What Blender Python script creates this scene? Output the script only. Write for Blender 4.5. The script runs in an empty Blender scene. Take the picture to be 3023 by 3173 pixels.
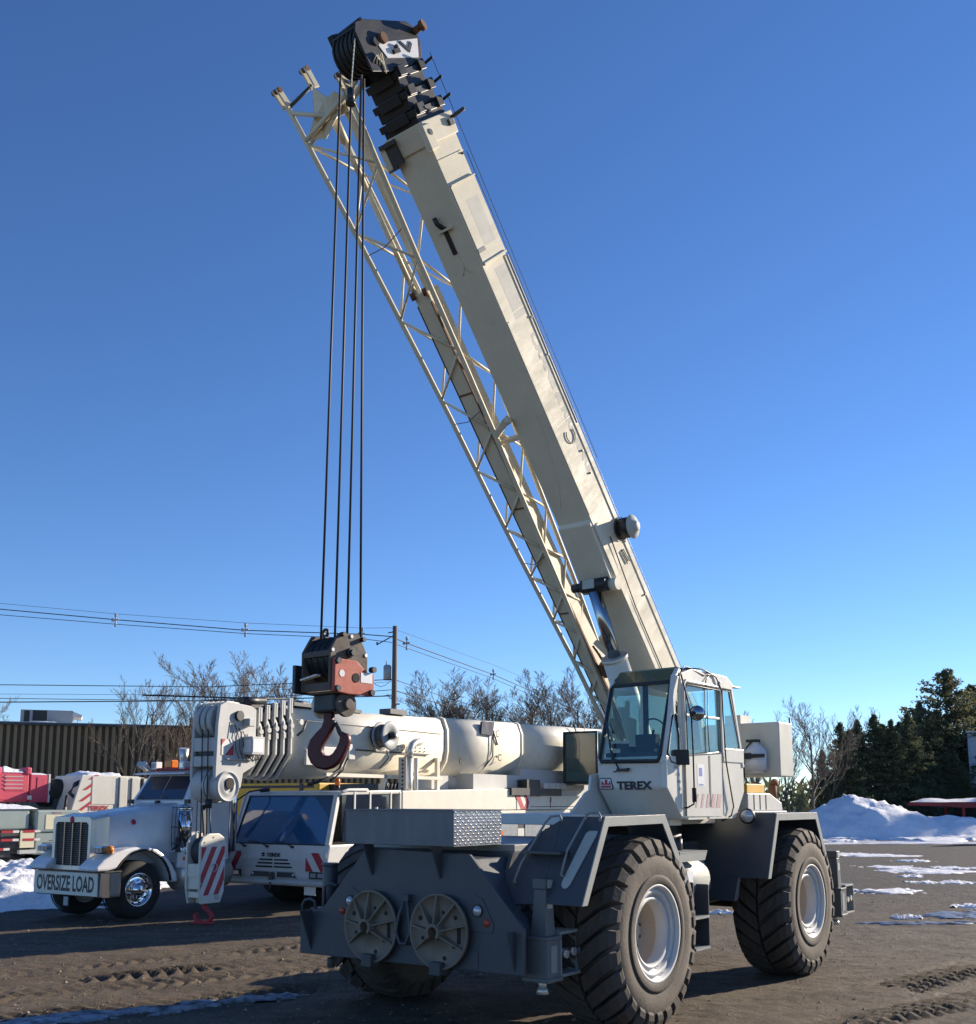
import bpy, bmesh, math, random
from mathutils import Vector, Matrix, noise
R = math.radians
random.seed(7)
scene = bpy.context.scene
COL = scene.collection

# ------------------------------------------------------------------ camera, sky, sun, exposure
F = 3250.0; CX = 1511.5; CY = 2016.0; EYE = 2.05
PITCH = math.atan((2485 - CY) / F)
cam_d = bpy.data.cameras.new('camera'); cam = bpy.data.objects.new('camera', cam_d); COL.objects.link(cam)
cam.location = (0, 0, EYE); cam.rotation_euler = (math.pi / 2 + PITCH, 0, 0)
cam_d.sensor_fit = 'HORIZONTAL'; cam_d.sensor_width = 36; cam_d.lens = 36 * F / 3023
cam_d.shift_y = (CY - 3173 / 2) / 3023
cam_d.clip_start = 0.1; cam_d.clip_end = 3000
scene.camera = cam
SUN_AZ, SUN_EL = 57.0, 20.5
world = bpy.data.worlds.new('World'); scene.world = world; world.use_nodes = True
wn = world.node_tree; bg = wn.nodes['Background']
sky = wn.nodes.new('ShaderNodeTexSky'); sky.sky_type = 'NISHITA'; sky.sun_disc = False
sky.sun_elevation = R(SUN_EL); sky.sun_rotation = R(SUN_AZ)
sky.air_density = 0.8; sky.dust_density = 0.0; sky.ozone_density = 4.5; sky.altitude = 50
hs = wn.nodes.new('ShaderNodeHueSaturation'); hs.inputs['Saturation'].default_value = 1.09; hs.inputs['Hue'].default_value = 0.5065
wn.links.new(sky.outputs[0], hs.inputs['Color']); wn.links.new(hs.outputs[0], bg.inputs['Color'])
bg.inputs['Strength'].default_value = 0.107
sun_d = bpy.data.lights.new('sun', 'SUN'); sun = bpy.data.objects.new('sun', sun_d); COL.objects.link(sun)
sun_d.energy = 5.0; sun_d.angle = R(0.55); sun_d.color = (1.0, 0.87, 0.70)
sv = Vector((math.sin(R(SUN_AZ)) * math.cos(R(SUN_EL)), math.cos(R(SUN_AZ)) * math.cos(R(SUN_EL)), math.sin(R(SUN_EL))))
sun.rotation_euler = (-sv).to_track_quat('-Z', 'Y').to_euler()
scene.view_settings.view_transform = 'Standard'; scene.view_settings.look = 'None'
scene.view_settings.exposure = 0.72; scene.view_settings.gamma = 1.0
scene.view_settings.use_curve_mapping = False

_c, _s = math.cos(PITCH), math.sin(PITCH)
def at(u, v, Y):
    """point of the place seen at native pixel (u, v), Y metres in front of the camera"""
    dx = (u - CX) / F; dy = (CY - v) / F
    d = Vector((dx, _c - dy * _s, _s + dy * _c)); k = Y / d.y
    return Vector((0, 0, EYE)) + d * k
def gnd(u, v, z=0.0):
    dx = (u - CX) / F; dy = (CY - v) / F
    d = Vector((dx, _c - dy * _s, _s + dy * _c)); k = (z - EYE) / d.z
    return Vector((0, 0, EYE)) + d * k

# ------------------------------------------------------------------ materials
M = {}
def nodes_of(name):
    m = bpy.data.materials.new(name); m.use_nodes = True; nt = m.node_tree
    return m, nt, nt.nodes['Principled BSDF'], nt.nodes, nt.links
def mix(nt, fac, a, b, mode='MIX'):
    n = nt.nodes.new('ShaderNodeMix'); n.data_type = 'RGBA'; n.blend_type = mode
    for inp, v in ((n.inputs[0], fac), (n.inputs[6], a), (n.inputs[7], b)):
        if hasattr(v, 'is_linked') or hasattr(v, 'links'): nt.links.new(v, inp)
        else: inp.default_value = v if not isinstance(v, tuple) else (*v, 1) if len(v) == 3 else v
    return n.outputs[2]
def ramp(nt, src, p0, p1, c0=(0, 0, 0), c1=(1, 1, 1)):
    n = nt.nodes.new('ShaderNodeValToRGB'); nt.links.new(src, n.inputs[0])
    n.color_ramp.elements[0].position = p0; n.color_ramp.elements[1].position = p1
    n.color_ramp.elements[0].color = (*c0, 1); n.color_ramp.elements[1].color = (*c1, 1)
    return n.outputs[0]
def noise_t(nt, scale, detail=4, vec=None, rough=.6, stretch=None):
    n = nt.nodes.new('ShaderNodeTexNoise'); n.inputs['Scale'].default_value = scale
    n.inputs['Detail'].default_value = detail; n.inputs['Roughness'].default_value = rough
    tc = nt.nodes.new('ShaderNodeTexCoord')
    src = tc.outputs['Object']
    if stretch:
        mp = nt.nodes.new('ShaderNodeMapping'); mp.inputs['Scale'].default_value = stretch
        nt.links.new(src, mp.inputs[0]); src = mp.outputs[0]
    nt.links.new(src, n.inputs['Vector'])
    return n.outputs[0]
def bump(nt, src, p, strength=.3, dist=.01):
    b = nt.nodes.new('ShaderNodeBump'); b.inputs['Strength'].default_value = strength; b.inputs['Distance'].default_value = dist
    nt.links.new(src, b.inputs['Height']); nt.links.new(b.outputs[0], p.inputs['Normal'])
def paint(name, col, rough=.42, metal=0., dirt=.35, dirtcol=(.16, .13, .10), scale=2.5, bmp=.12, streak=True, spec=.5):
    m, nt, p, N, L = nodes_of(name)
    n1 = noise_t(nt, scale, 6, rough=.65)
    c = mix(nt, ramp(nt, n1, .35, .75), (*col, 1), tuple(x * .86 for x in col))
    if dirt:
        n2 = noise_t(nt, scale * 2.2, 8, rough=.75, stretch=(1, 1, .25) if streak else None)
        f = ramp(nt, n2, .58, .82, (0, 0, 0), (dirt, dirt, dirt))
        c = mix(nt, f, c, (*dirtcol, 1))
        n3 = noise_t(nt, 38, 3)
        f3 = ramp(nt, n3, .66, .74, (0, 0, 0), (dirt * .8,) * 3)
        c = mix(nt, f3, c, tuple(x * .55 for x in dirtcol))
        r = ramp(nt, n2, .3, .8, (rough * .85,) * 3, (min(1, rough * 1.5),) * 3); L.new(r, p.inputs['Roughness'])
    else: p.inputs['Roughness'].default_value = rough
    L.new(c, p.inputs['Base Color'])
    p.inputs['Metallic'].default_value = metal; p.inputs['Specular IOR Level'].default_value = spec
    if bmp: bump(nt, noise_t(nt, 4, 4), p, bmp, .015)
    M[name] = m; return m
paint('cream', (.70, .66, .56), .38, dirt=.22)
paint('boom_cream', (.69, .635, .50), .6, spec=.3, dirt=.26, bmp=.1)
paint('jib_cream', (.68, .62, .47), .5, dirt=.35, dirtcol=(.2, .12, .06))
paint('cab_cream', (.72, .69, .61), .35, dirt=.16, bmp=.05)
paint('slate', (.060, .068, .078), .42, dirt=.50, dirtcol=(.13, .105, .08), bmp=.16)
paint('slate_light', (.26, .275, .265), .5, dirt=.35, dirtcol=(.12, .1, .08))
paint('strip_grey', (.44, .46, .42), .75, dirt=.2)
paint('jack_grey', (.115, .125, .125), .45, dirt=.4, dirtcol=(.1, .08, .06))
paint('black', (.018, .020, .024), .42, dirt=.2, dirtcol=(.06, .05, .04))
paint('black_rough', (.022, .021, .02), .85, dirt=.3, dirtcol=(.07, .055, .04))
paint('rope', (.035, .032, .03), .6, dirt=0, bmp=0)
paint('dark_steel', (.075, .08, .085), .45, metal=.3, dirt=.5, dirtcol=(.09, .05, .03))
paint('rod_steel', (.32, .34, .36), .16, metal=1, dirt=0, bmp=0)
paint('chrome', (.82, .83, .85), .09, metal=1, dirt=0, bmp=0)
paint('chrome_dull', (.70, .68, .62), .32, metal=.55, dirt=.15, bmp=0)
paint('pad_metal', (.235, .195, .145), .7, metal=.15, dirt=.6, dirtcol=(.09, .045, .025), streak=False)
paint('stone', (.26, .215, .16), .9, dirt=.5)
paint('rust', (.14, .065, .035), .85, dirt=.5, dirtcol=(.05, .02, .015), streak=False)
paint('hook_red', (.085, .012, .014), .45, dirt=.4, dirtcol=(.03, .012, .01), streak=False)
paint('bright_red', (.42, .022, .035), .5, dirt=.2)
paint('faded_red', (.50, .115, .075), .6, dirt=.55, dirtcol=(.16, .09, .07), streak=False, scale=4)
paint('block_brown', (.115, .095, .08), .7, dirt=.5, dirtcol=(.04, .03, .025), streak=False)
paint('rt_rim_white', (.60, .59, .57), .5, dirt=.25)
paint('disc_tan', (.52, .42, .33), .7, dirt=.4, dirtcol=(.22, .15, .1), streak=False)
paint('truck_white', (.74, .74, .75), .22, dirt=.08, bmp=.03)
paint('at_white', (.66, .65, .61), .36, dirt=.2)
paint('at_cream', (.74, .69, .57), .4, dirt=.3, dirtcol=(.2, .12, .06), bmp=.25)
paint('grey_white', (.50, .50, .485), .5, dirt=.35)
paint('cover_cream', (.74, .71, .60), .5, dirt=.04, bmp=0)
paint('pink', (.62, .075, .12), .5, dirt=.25, dirtcol=(.5, .25, .25))
paint('pale_green', (.30, .36, .33), .5, dirt=.3)
paint('panel_cream', (.72, .66, .45), .5, dirt=.2)
paint('yellow', (.62, .36, .03), .5, dirt=.25)
paint('amber', (.75, .20, .02), .25, dirt=0, bmp=0)
paint('lamp_red', (.42, .06, .03), .3, dirt=0, bmp=0)
paint('lens', (.55, .57, .6), .12, metal=.4, dirt=0, bmp=0)
paint('sign_cream', (.78, .76, .66), .6, dirt=.12)
paint('letter_black', (.02, .022, .028), .5, dirt=0, bmp=0)
paint('decal_pink', (.55, .36, .35), .5, dirt=.1)
paint('decal_white', (.78, .78, .80), .5, dirt=.05)
paint('decal_blue', (.12, .2, .5), .5, dirt=.05)
paint('decal_red', (.45, .03, .045), .5, dirt=.08)
paint('faded_lettering', (.60, .575, .50), .8, dirt=.1)
paint('brown_rib_lit', (.40, .25, .125), .6, dirt=.4, dirtcol=(.12, .09, .06))  # lighter copy of the wall metal, lit look painted into the ribs
paint('brown_groove_shade', (.11, .066, .033), .6, dirt=.4, dirtcol=(.05, .04, .03))  # darker copy of the same metal, shade painted into the grooves
paint('roof_white', (.6, .6, .6), .6, dirt=.2)
paint('pole_wood', (.16, .115, .085), .9, dirt=.5)
paint('wire', (.03, .03, .035), .7, dirt=0, bmp=0)
paint('xfmr', (.35, .37, .38), .5, dirt=.2)
paint('skin_tarp', (.05, .06, .10), .7, dirt=.2)
paint('pale_siding', (.42, .50, .58), .6, dirt=.2)
paint('trailer_red', (.28, .035, .03), .6, dirt=.4)
paint('bark', (.135, .11, .09), .95, dirt=.3, dirtcol=(.05, .04, .03))
paint('twig', (.20, .155, .115), .95, dirt=.2, dirtcol=(.07, .05, .04))
paint('stripe_white', (.70, .69, .64), .5, dirt=.25)
paint('label_white', (.75, .75, .76), .4, dirt=.05)
paint('seat_dark', (.02, .026, .035), .8, dirt=0)
paint('cab_interior', (.05, .06, .06), .8, dirt=.1)

def tyre_mat(name, col, dust, amt):
    m, nt, p, N, L = nodes_of(name)
    n1 = noise_t(nt, 3.5, 8, rough=.7); n2 = noise_t(nt, 30, 4)
    f = ramp(nt, n1, .32, .68, (amt * .25,) * 3, (amt,) * 3)
    c = mix(nt, f, (*col, 1), (*dust, 1)); c = mix(nt, ramp(nt, n2, .5, .75, (0, 0, 0), (.5, .5, .5)), c, tuple(x * .55 for x in dust))
    L.new(c, p.inputs['Base Color']); p.inputs['Roughness'].default_value = .82
    bump(nt, n2, p, .35, .01); M[name] = m
tyre_mat('crane_tyre', (.032, .028, .025), (.13, .105, .082), .6)
tyre_mat('tyre_side', (.050, .042, .036), (.19, .155, .12), .80)
tyre_mat('truck_tyre', (.014, .015, .017), (.05, .045, .04), .4)

def glass(name, tint, refl=.06, rough=.02):
    m, nt, p, N, L = nodes_of(name); N.remove(p)
    out = [n for n in N if n.type == 'OUTPUT_MATERIAL'][0]
    tr = N.new('ShaderNodeBsdfTransparent'); tr.inputs[0].default_value = (*tint, 1)
    gl = N.new('ShaderNodeBsdfGlossy'); gl.inputs['Roughness'].default_value = rough; gl.inputs[0].default_value = (.9, .95, 1, 1)
    fr = N.new('ShaderNodeLayerWeight'); fr.inputs[0].default_value = .5
    pw = N.new('ShaderNodeMath'); pw.operation = 'POWER'; pw.inputs[1].default_value = 4.0; L.new(fr.outputs['Facing'], pw.inputs[0])
    ad = N.new('ShaderNodeMath'); ad.operation = 'ADD'; ad.inputs[1].default_value = refl; ad.use_clamp = True; L.new(pw.outputs[0], ad.inputs[0])
    mx = N.new('ShaderNodeMixShader'); L.new(ad.outputs[0], mx.inputs[0]); L.new(tr.outputs[0], mx.inputs[1]); L.new(gl.outputs[0], mx.inputs[2])
    L.new(mx.outputs[0], out.inputs[0]); M[name] = m
glass('cab_glass', (.84, .93, .91), .05)

def dark_glass(name, col, rough=.06):
    m, nt, p, N, L = nodes_of(name)
    p.inputs['Base Color'].default_value = (*col, 1); p.inputs['Roughness'].default_value = rough
    p.inputs['Specular IOR Level'].default_value = .9; p.inputs['Coat Weight'].default_value = .6; M[name] = m
dark_glass('roof_glass', (.025, .075, .05), .18)
dark_glass('truck_glass', (.006, .012, .03))
dark_glass('at_glass', (.025, .09, .20), .05)
dark_glass('mirror_glass', (.3, .34, .4), .03); M['mirror_glass'].node_tree.nodes['Principled BSDF'].inputs['Metallic'].default_value = 1
dark_glass('green_glass', (.03, .07, .06), .08)

def tread_plate():
    m, nt, p, N, L = nodes_of('tread_plate')
    p.inputs['Base Color'].default_value = (.40, .41, .43, 1); p.inputs['Metallic'].default_value = .85; p.inputs['Roughness'].default_value = .36
    n2 = noise_t(nt, 9, 5); c = mix(nt, ramp(nt, n2, .4, .7), (.36, .37, .39), (.26, .27, .29)); L.new(c, p.inputs['Base Color'])
    M['tread_plate'] = m
tread_plate()
paint('lozenge', (.85, .85, .86), .22, metal=.7, dirt=0, bmp=0)
paint('plate_shade', (.17, .175, .19), .5, metal=.4, dirt=.2)

def snow_mat():
    m, nt, p, N, L = nodes_of('snow')
    n1 = noise_t(nt, 1.2, 6); n2 = noise_t(nt, 9, 6, rough=.7)
    c = mix(nt, ramp(nt, n1, .45, .75), (.86, .88, .92), (.74, .75, .78))
    c = mix(nt, ramp(nt, n2, .56, .74, (0, 0, 0), (.7,) * 3), c, (.30, .26, .22))
    L.new(c, p.inputs['Base Color']); p.inputs['Roughness'].default_value = .7
    bump(nt, n2, p, .55, .12); M['snow'] = m
    m, nt, p, N, L = nodes_of('ice')
    n1 = noise_t(nt, 6, 6, rough=.7)
    c = mix(nt, ramp(nt, n1, .4, .62), (.30, .32, .36), (.07, .065, .06))
    L.new(c, p.inputs['Base Color']); p.inputs['Roughness'].default_value = .35
    bump(nt, n1, p, .4, .02); M['ice'] = m
snow_mat()

def ground_mat():
    m, nt, p, N, L = nodes_of('gravel_dirt')
    tc = N.new('ShaderNodeTexCoord'); sep = N.new('ShaderNodeSeparateXYZ'); L.new(tc.outputs['Object'], sep.inputs[0])
    big = noise_t(nt, .35, 5); mid = noise_t(nt, 1.6, 8, rough=.75); fine = noise_t(nt, 26, 10, rough=.85)
    trk = noise_t(nt, 1.0, 6, rough=.65, stretch=(.5, 3.2, 1))
    c = mix(nt, ramp(nt, mid, .35, .68), (.155, .110, .064), (.056, .040, .024))
    c = mix(nt, ramp(nt, trk, .45, .7, (0, 0, 0), (.7,) * 3), c, (.185, .135, .082))
    c = mix(nt, ramp(nt, fine, .51, .60, (0, 0, 0), (.85,) * 3), c, (.040, .032, .024))
    c = mix(nt, ramp(nt, fine, .34, .44, (.6,) * 3, (0, 0, 0)), c, (.31, .24, .155))
    # compacted wet asphalt further back
    ad = N.new('ShaderNodeMath'); ad.operation = 'MULTIPLY_ADD'; L.new(big, ad.inputs[0]); ad.inputs[1].default_value = 16; L.new(sep.outputs[1], ad.inputs[2])
    mr = N.new('ShaderNodeMapRange'); mr.inputs[1].default_value = 23; mr.inputs[2].default_value = 34; L.new(ad.outputs[0], mr.inputs[0])
    asp = mix(nt, ramp(nt, mid, .4, .65), (.034, .031, .030), (.060, .052, .045))
    c = mix(nt, mr.outputs[0], c, asp)
    L.new(c, p.inputs['Base Color'])
    L.new(ramp(nt, mid, .3, .7, (.72,) * 3, (.95,) * 3), p.inputs['Roughness'])
    mg = N.new('ShaderNodeMath'); mg.operation = 'MULTIPLY_ADD'; L.new(fine, mg.inputs[0]); mg.inputs[1].default_value = .6; L.new(mid, mg.inputs[2])
    bump(nt, mg.outputs[0], p, 1.0, .06); M['gravel_dirt'] = m
ground_mat()

def leaf_mat(name, c1, c2):
    m, nt, p, N, L = nodes_of(name)
    n = noise_t(nt, 1.3, 4); c = mix(nt, ramp(nt, n, .35, .7), c1, c2); L.new(c, p.inputs['Base Color'])
    p.inputs['Roughness'].default_value = .8
    tl = N.new('ShaderNodeBsdfTranslucent'); L.new(c, tl.inputs[0]); mx = N.new('ShaderNodeMixShader'); mx.inputs[0].default_value = .4
    L.new(p.outputs[0], mx.inputs[1]); L.new(tl.outputs[0], mx.inputs[2]); L.new(mx.outputs[0], [q for q in N if q.type == 'OUTPUT_MATERIAL'][0].inputs[0]); M[name] = m
leaf_mat('needles', (.085, .112, .060), (.16, .165, .085))
leaf_mat('needles_brown', (.11, .125, .065), (.19, .175, .09))

def snow_speck(name, base):
    pass

# ------------------------------------------------------------------ mesh builder
SPLIT = set('door_gap keeper lamp_bracket pillar bolt gusset pad_bracket collar_lug washer wheel_nut hand_hole hole landing_leg wear_pad rubbing_strip side_plate decal grab_rail sill box_label fork_pin catch lifting_ear recess_shadow_panel badge chevron_ground tread_plate_panel wiper louvre hand_rail fender_step hydraulic_hose boom_mark underside_mark skid_plate side_fitting head_fitting tie_wire scribble top_cylinder roof_window bracket mirror tow_loop seam trim siding grille_vent rope_socket spacer control_box head_pin front_bracket beam_pin tank_fitting stowing_bracket latch rope_guide hose turret seat dashboard carrier_frame axle chassis sheave_bore red_stripe cleaner_guard safety_latch hood_seam cable platform_box platform_rail slewing_platform interior_frame exhaust_stack'.split())
class MB:
    def __init__(s): s.v = []; s.f = []; s.sm = []
    def add(s, vs, fs, sm=False):
        o = len(s.v); s.v += [Vector(v) for v in vs]; s.f += [tuple(i + o for i in f) for f in fs]; s.sm += [sm] * len(fs); return s
    def box(s, x0, x1, y0, y1, z0, z1):
        return s.add([(x, y, z) for z in (z0, z1) for y in (y0, y1) for x in (x0, x1)],
                     [(0, 2, 3, 1), (4, 5, 7, 6), (0, 1, 5, 4), (2, 6, 7, 3), (0, 4, 6, 2), (1, 3, 7, 5)])
    def hexa(s, pts):   # 4 bottom + 4 top
        return s.add(pts, [(3, 2, 1, 0), (4, 5, 6, 7), (0, 1, 5, 4), (1, 2, 6, 5), (2, 3, 7, 6), (3, 0, 4, 7)])
    def prism(s, pts, ax, a, b, sm=False):
        n = len(pts)
        def P(p, h):
            return {'x': (h, p[0], p[1]), 'y': (p[0], h, p[1]), 'z': (p[0], p[1], h)}[ax]
        vs = [P(p, a) for p in pts] + [P(p, b) for p in pts]
        o = len(s.v); s.v += [Vector(v) for v in vs]
        s.f += [tuple(o + i for i in range(n)), tuple(o + n + i for i in reversed(range(n)))]; s.sm += [False, False]
        for i in range(n): s.f.append((o + i, o + (i + 1) % n, o + n + (i + 1) % n, o + n + i)); s.sm.append(sm)
        return s
    def bar(s, p0, p1, w, h=None, up=(0, 0, 1)):
        p0, p1 = Vector(p0), Vector(p1); h = h or w; d = (p1 - p0).normalized(); u = Vector(up)
        if abs(d.dot(u)) > .98: u = Vector((1, 0, 0))
        x = d.cross(u).normalized() * w / 2; y = x.cross(d).normalized() * h / 2
        return s.hexa([p0 - x - y, p0 + x - y, p0 + x + y, p0 - x + y, p1 - x - y, p1 + x - y, p1 + x + y, p1 - x + y])
    def cyl(s, p0, p1, r, r2=None, n=14, sm=True):
        p0, p1 = Vector(p0), Vector(p1); r2 = r if r2 is None else r2; d = (p1 - p0).normalized()
        u = Vector((0, 0, 1)) if abs(d.z) < .9 else Vector((1, 0, 0)); x = d.cross(u).normalized(); y = d.cross(x)
        vs = []
        for p, q in ((p0, r), (p1, r2)):
            for i in range(n):
                a = 2 * math.pi * i / n; vs.append(p + x * q * math.cos(a) + y * q * math.sin(a))
        o = len(s.v); s.v += vs
        for i in range(n): s.f.append((o + i, o + (i + 1) % n, o + n + (i + 1) % n, o + n + i)); s.sm.append(sm)
        s.f += [tuple(o + i for i in range(n)), tuple(o + n + i for i in reversed(range(n)))]; s.sm += [False, False]
        return s
    def tube(s, pts, r, n=8, closed=False):
        pts = [Vector(p) for p in pts]; m = len(pts); o = len(s.v); prev = None
        for k, p in enumerate(pts):
            if closed: d = pts[(k + 1) % m] - pts[k - 1]
            else: d = pts[min(k + 1, m - 1)] - pts[max(k - 1, 0)]
            d.normalize()
            if prev is None: u = Vector((0, 0, 1)) if abs(d.z) < .9 else Vector((1, 0, 0)); x = d.cross(u).normalized()
            else: x = (prev - d * prev.dot(d)).normalized()
            prev = x; y = d.cross(x); rr = r(k / (m - 1)) if callable(r) else r
            for i in range(n):
                a = 2 * math.pi * i / n; s.v.append(p + x * rr * math.cos(a) + y * rr * math.sin(a))
        for k in range(m if closed else m - 1):
            k2 = (k + 1) % m
            for i in range(n): s.f.append((o + k * n + i, o + k * n + (i + 1) % n, o + k2 * n + (i + 1) % n, o + k2 * n + i)); s.sm.append(True)
        if not closed: s.f += [tuple(o + i for i in range(n)), tuple(o + (m - 1) * n + i for i in reversed(range(n)))]; s.sm += [False, False]
        return s
    def lathe(s, prof, o, d, n=40, sm=True, closed=False):
        """prof: (radius, height along d)"""
        o0 = Vector(o); d = Vector(d).normalized(); u = Vector((0, 0, 1)) if abs(d.z) < .9 else Vector((1, 0, 0))
        x = d.cross(u).normalized(); y = d.cross(x); b = len(s.v); m = len(prof)
        for r, h in prof:
            for i in range(n):
                a = 2 * math.pi * i / n; s.v.append(o0 + d * h + x * r * math.cos(a) + y * r * math.sin(a))
        for k in range(m if closed else m - 1):
            k2 = (k + 1) % m
            for i in range(n): s.f.append((b + k * n + i, b + k * n + (i + 1) % n, b + k2 * n + (i + 1) % n, b + k2 * n + i)); s.sm.append(sm)
        return s
    def loft(s, secs, cap=True, sm=True):
        m = len(secs[0]); b = len(s.v)
        for sec in secs: s.v += [Vector(p) for p in sec]
        for k in range(len(secs) - 1):
            for i in range(m): s.f.append((b + k * m + i, b + k * m + (i + 1) % m, b + (k + 1) * m + (i + 1) % m, b + (k + 1) * m + i)); s.sm.append(sm)
        if cap: s.f += [tuple(b + i for i in range(m)), tuple(b + (len(secs) - 1) * m + i for i in reversed(range(m)))]; s.sm += [False, False]
        return s
    def pieces(s):
        par = list(range(len(s.v)))
        def root(a):
            while par[a] != a: par[a] = par[par[a]]; a = par[a]
            return a
        for f in s.f:
            r = root(f[0])
            for i in f[1:]: par[root(i)] = r
        g = {}
        for k, f in enumerate(s.f): g.setdefault(root(f[0]), []).append(k)
        out = []
        for ks in g.values():
            m = MB(); mp = {}
            for k in ks:
                fl = []
                for i in s.f[k]:
                    if i not in mp: mp[i] = len(m.v); m.v.append(s.v[i])
                    fl.append(mp[i])
                m.f.append(tuple(fl)); m.sm.append(s.sm[k])
            out.append(m)
        return out
    def build(s, name, mat, parent=None, mtx=None, bevel=0, kind=None, label=None, recalc=True, autosm=None):
        if name in SPLIT and not kind:
            ps = s.pieces()
            if len(ps) > 1:
                o = [p.build1(name, mat, parent, mtx, bevel, kind, label, recalc) for p in ps]
                return o[0]
        return s.build1(name, mat, parent, mtx, bevel, kind, label, recalc)
    def build1(s, name, mat, parent=None, mtx=None, bevel=0, kind=None, label=None, recalc=True):
        me = bpy.data.meshes.new(name); me.from_pydata([tuple(v) for v in s.v], [], s.f)
        for i, p in enumerate(me.polygons): p.use_smooth = s.sm[i]
        if recalc and len(s.f) < 40000:
            bm = bmesh.new(); bm.from_mesh(me); bmesh.ops.recalc_face_normals(bm, faces=bm.faces); bm.to_mesh(me); bm.free()
        mats = mat if isinstance(mat, list) else [mat]
        for q in mats: me.materials.append(M[q] if isinstance(q, str) else q)
        o = bpy.data.objects.new(name, me); COL.objects.link(o)
        if parent is not None: o.parent = parent
        if mtx is not None: o.matrix_basis = mtx
        if bevel:
            b = o.modifiers.new('bevel', 'BEVEL'); b.width = bevel; b.segments = 2; b.limit_method = 'ANGLE'; b.angle_limit = R(35)
        if kind: o['kind'] = kind
        if label: o['label'] = label
        return o

def thing(name, label, cat, loc=(0, 0, 0), rz=0., group=None, mtx=None):
    o = bpy.data.objects.new(name, None); COL.objects.link(o); o.empty_display_size = .3
    if mtx is not None: o.matrix_basis = mtx
    else: o.location = loc; o.rotation_euler = (0, 0, rz)
    o['label'] = label; o['category'] = cat
    if group: o['group'] = group
    return o
def tag(o, label, cat, group=None):
    o['label'] = label; o['category'] = cat
    if group: o['group'] = group
    return o
def text(body, size, mat, name, parent, o, right, up, sx=1., bold=0., depth=.004, align='LEFT', mtx=None):
    c = bpy.data.curves.new(name, 'FONT'); c.body = body; c.size = size; c.extrude = depth; c.offset = bold; c.align_x = align
    c.resolution_u = 3
    tmp = bpy.data.objects.new('tmp', c); COL.objects.link(tmp); bpy.context.view_layer.update()
    me = bpy.data.meshes.new_from_object(tmp.evaluated_get(bpy.context.evaluated_depsgraph_get()))
    bpy.data.objects.remove(tmp); bpy.data.curves.remove(c)
    r = Vector(right).normalized(); u = Vector(up); u = (u - r * u.dot(r)).normalized(); n = r.cross(u)
    mt = Matrix(((r.x * sx, u.x, n.x, o[0]), (r.y * sx, u.y, n.y, o[1]), (r.z * sx, u.z, n.z, o[2]), (0, 0, 0, 1)))
    me.transform(mt); me.name = name
    me.materials.clear(); me.materials.append(M[mat])
    ob = bpy.data.objects.new(name, me); COL.objects.link(ob); ob.parent = parent
    if mtx is not None: ob.matrix_basis = mtx
    return ob
def frame(o, az): # x = right of the away direction, y = away, z = up
    return Matrix.Translation((o[0], o[1], o[2] if len(o) > 2 else 0)) @ Matrix.Rotation(-R(az), 4, 'Z')
def arc(cx, cy, r, a0, a1, n): return [(cx + r * math.cos(R(a0 + (a1 - a0) * i / n)), cy + r * math.sin(R(a0 + (a1 - a0) * i / n))) for i in range(n + 1)]

# ================================================================== THE SETTING
SN = Vector((3.1, 1.7, 9.3))
def fbm(x, y, o=4, s=1.): return noise.fractal(Vector((x * s, y * s, .3)) + SN, 1.0, 2.0, o)
def seg_d(px, py, a, b):
    ax, ay = a; bx, by = b; dx, dy = bx - ax, by - ay; L = math.hypot(dx, dy); t = ((px - ax) * dx + (py - ay) * dy) / (L * L)
    t = max(0, min(1, t)); ex, ey = px - ax - dx * t, py - ay - dy * t
    side = (dx * ey - dy * ex) / L
    return math.hypot(ex, ey), t * L, side
TRK = [((-8.0, 9.7), (0.5, 15.2)), ((-7.6, 8.4), (1.2, 14.2)), ((-7, 12.2), (-1.5, 16.6)), ((2.5, 7.8), (9, 11.6)), ((2.6, 9.6), (10.5, 15.5)), ((4.5, 12.0), (12, 19.5)), ((-6.9, 11.0), (0.2, 16.4)), ((3.4, 8.2), (8, 14)), ((-7.8, 10.6), (-.6, 15.4)), ((2.8, 8.6), (11, 13.4))]
def gz(x, y):
    e = min((x + 13) / 2, (13 - x) / 2, (y - 5) / 2, (32 - y) / 3, 1)
    if e <= 0: return 0.
    h = .014 * fbm(x, y, 4, .9) + .011 * fbm(x, y, 4, 7.)
    for a, b in TRK:
        d, l, sd = seg_d(x, y, a, b)
        if d < .34 and 0 < l:
            k = (1 - (d / .34) ** 4)
            lug = math.sin((l + abs(sd) * .5) * 2 * math.pi / .20)
            h += k * (-.010 + .026 * (1 if lug > .1 else -.7) * max(.12, min(1, .6 + 1.3 * noise.noise(Vector((x * .6, y * .6, 4))))))
        elif d < .45: h += .008
    return h * e
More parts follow.
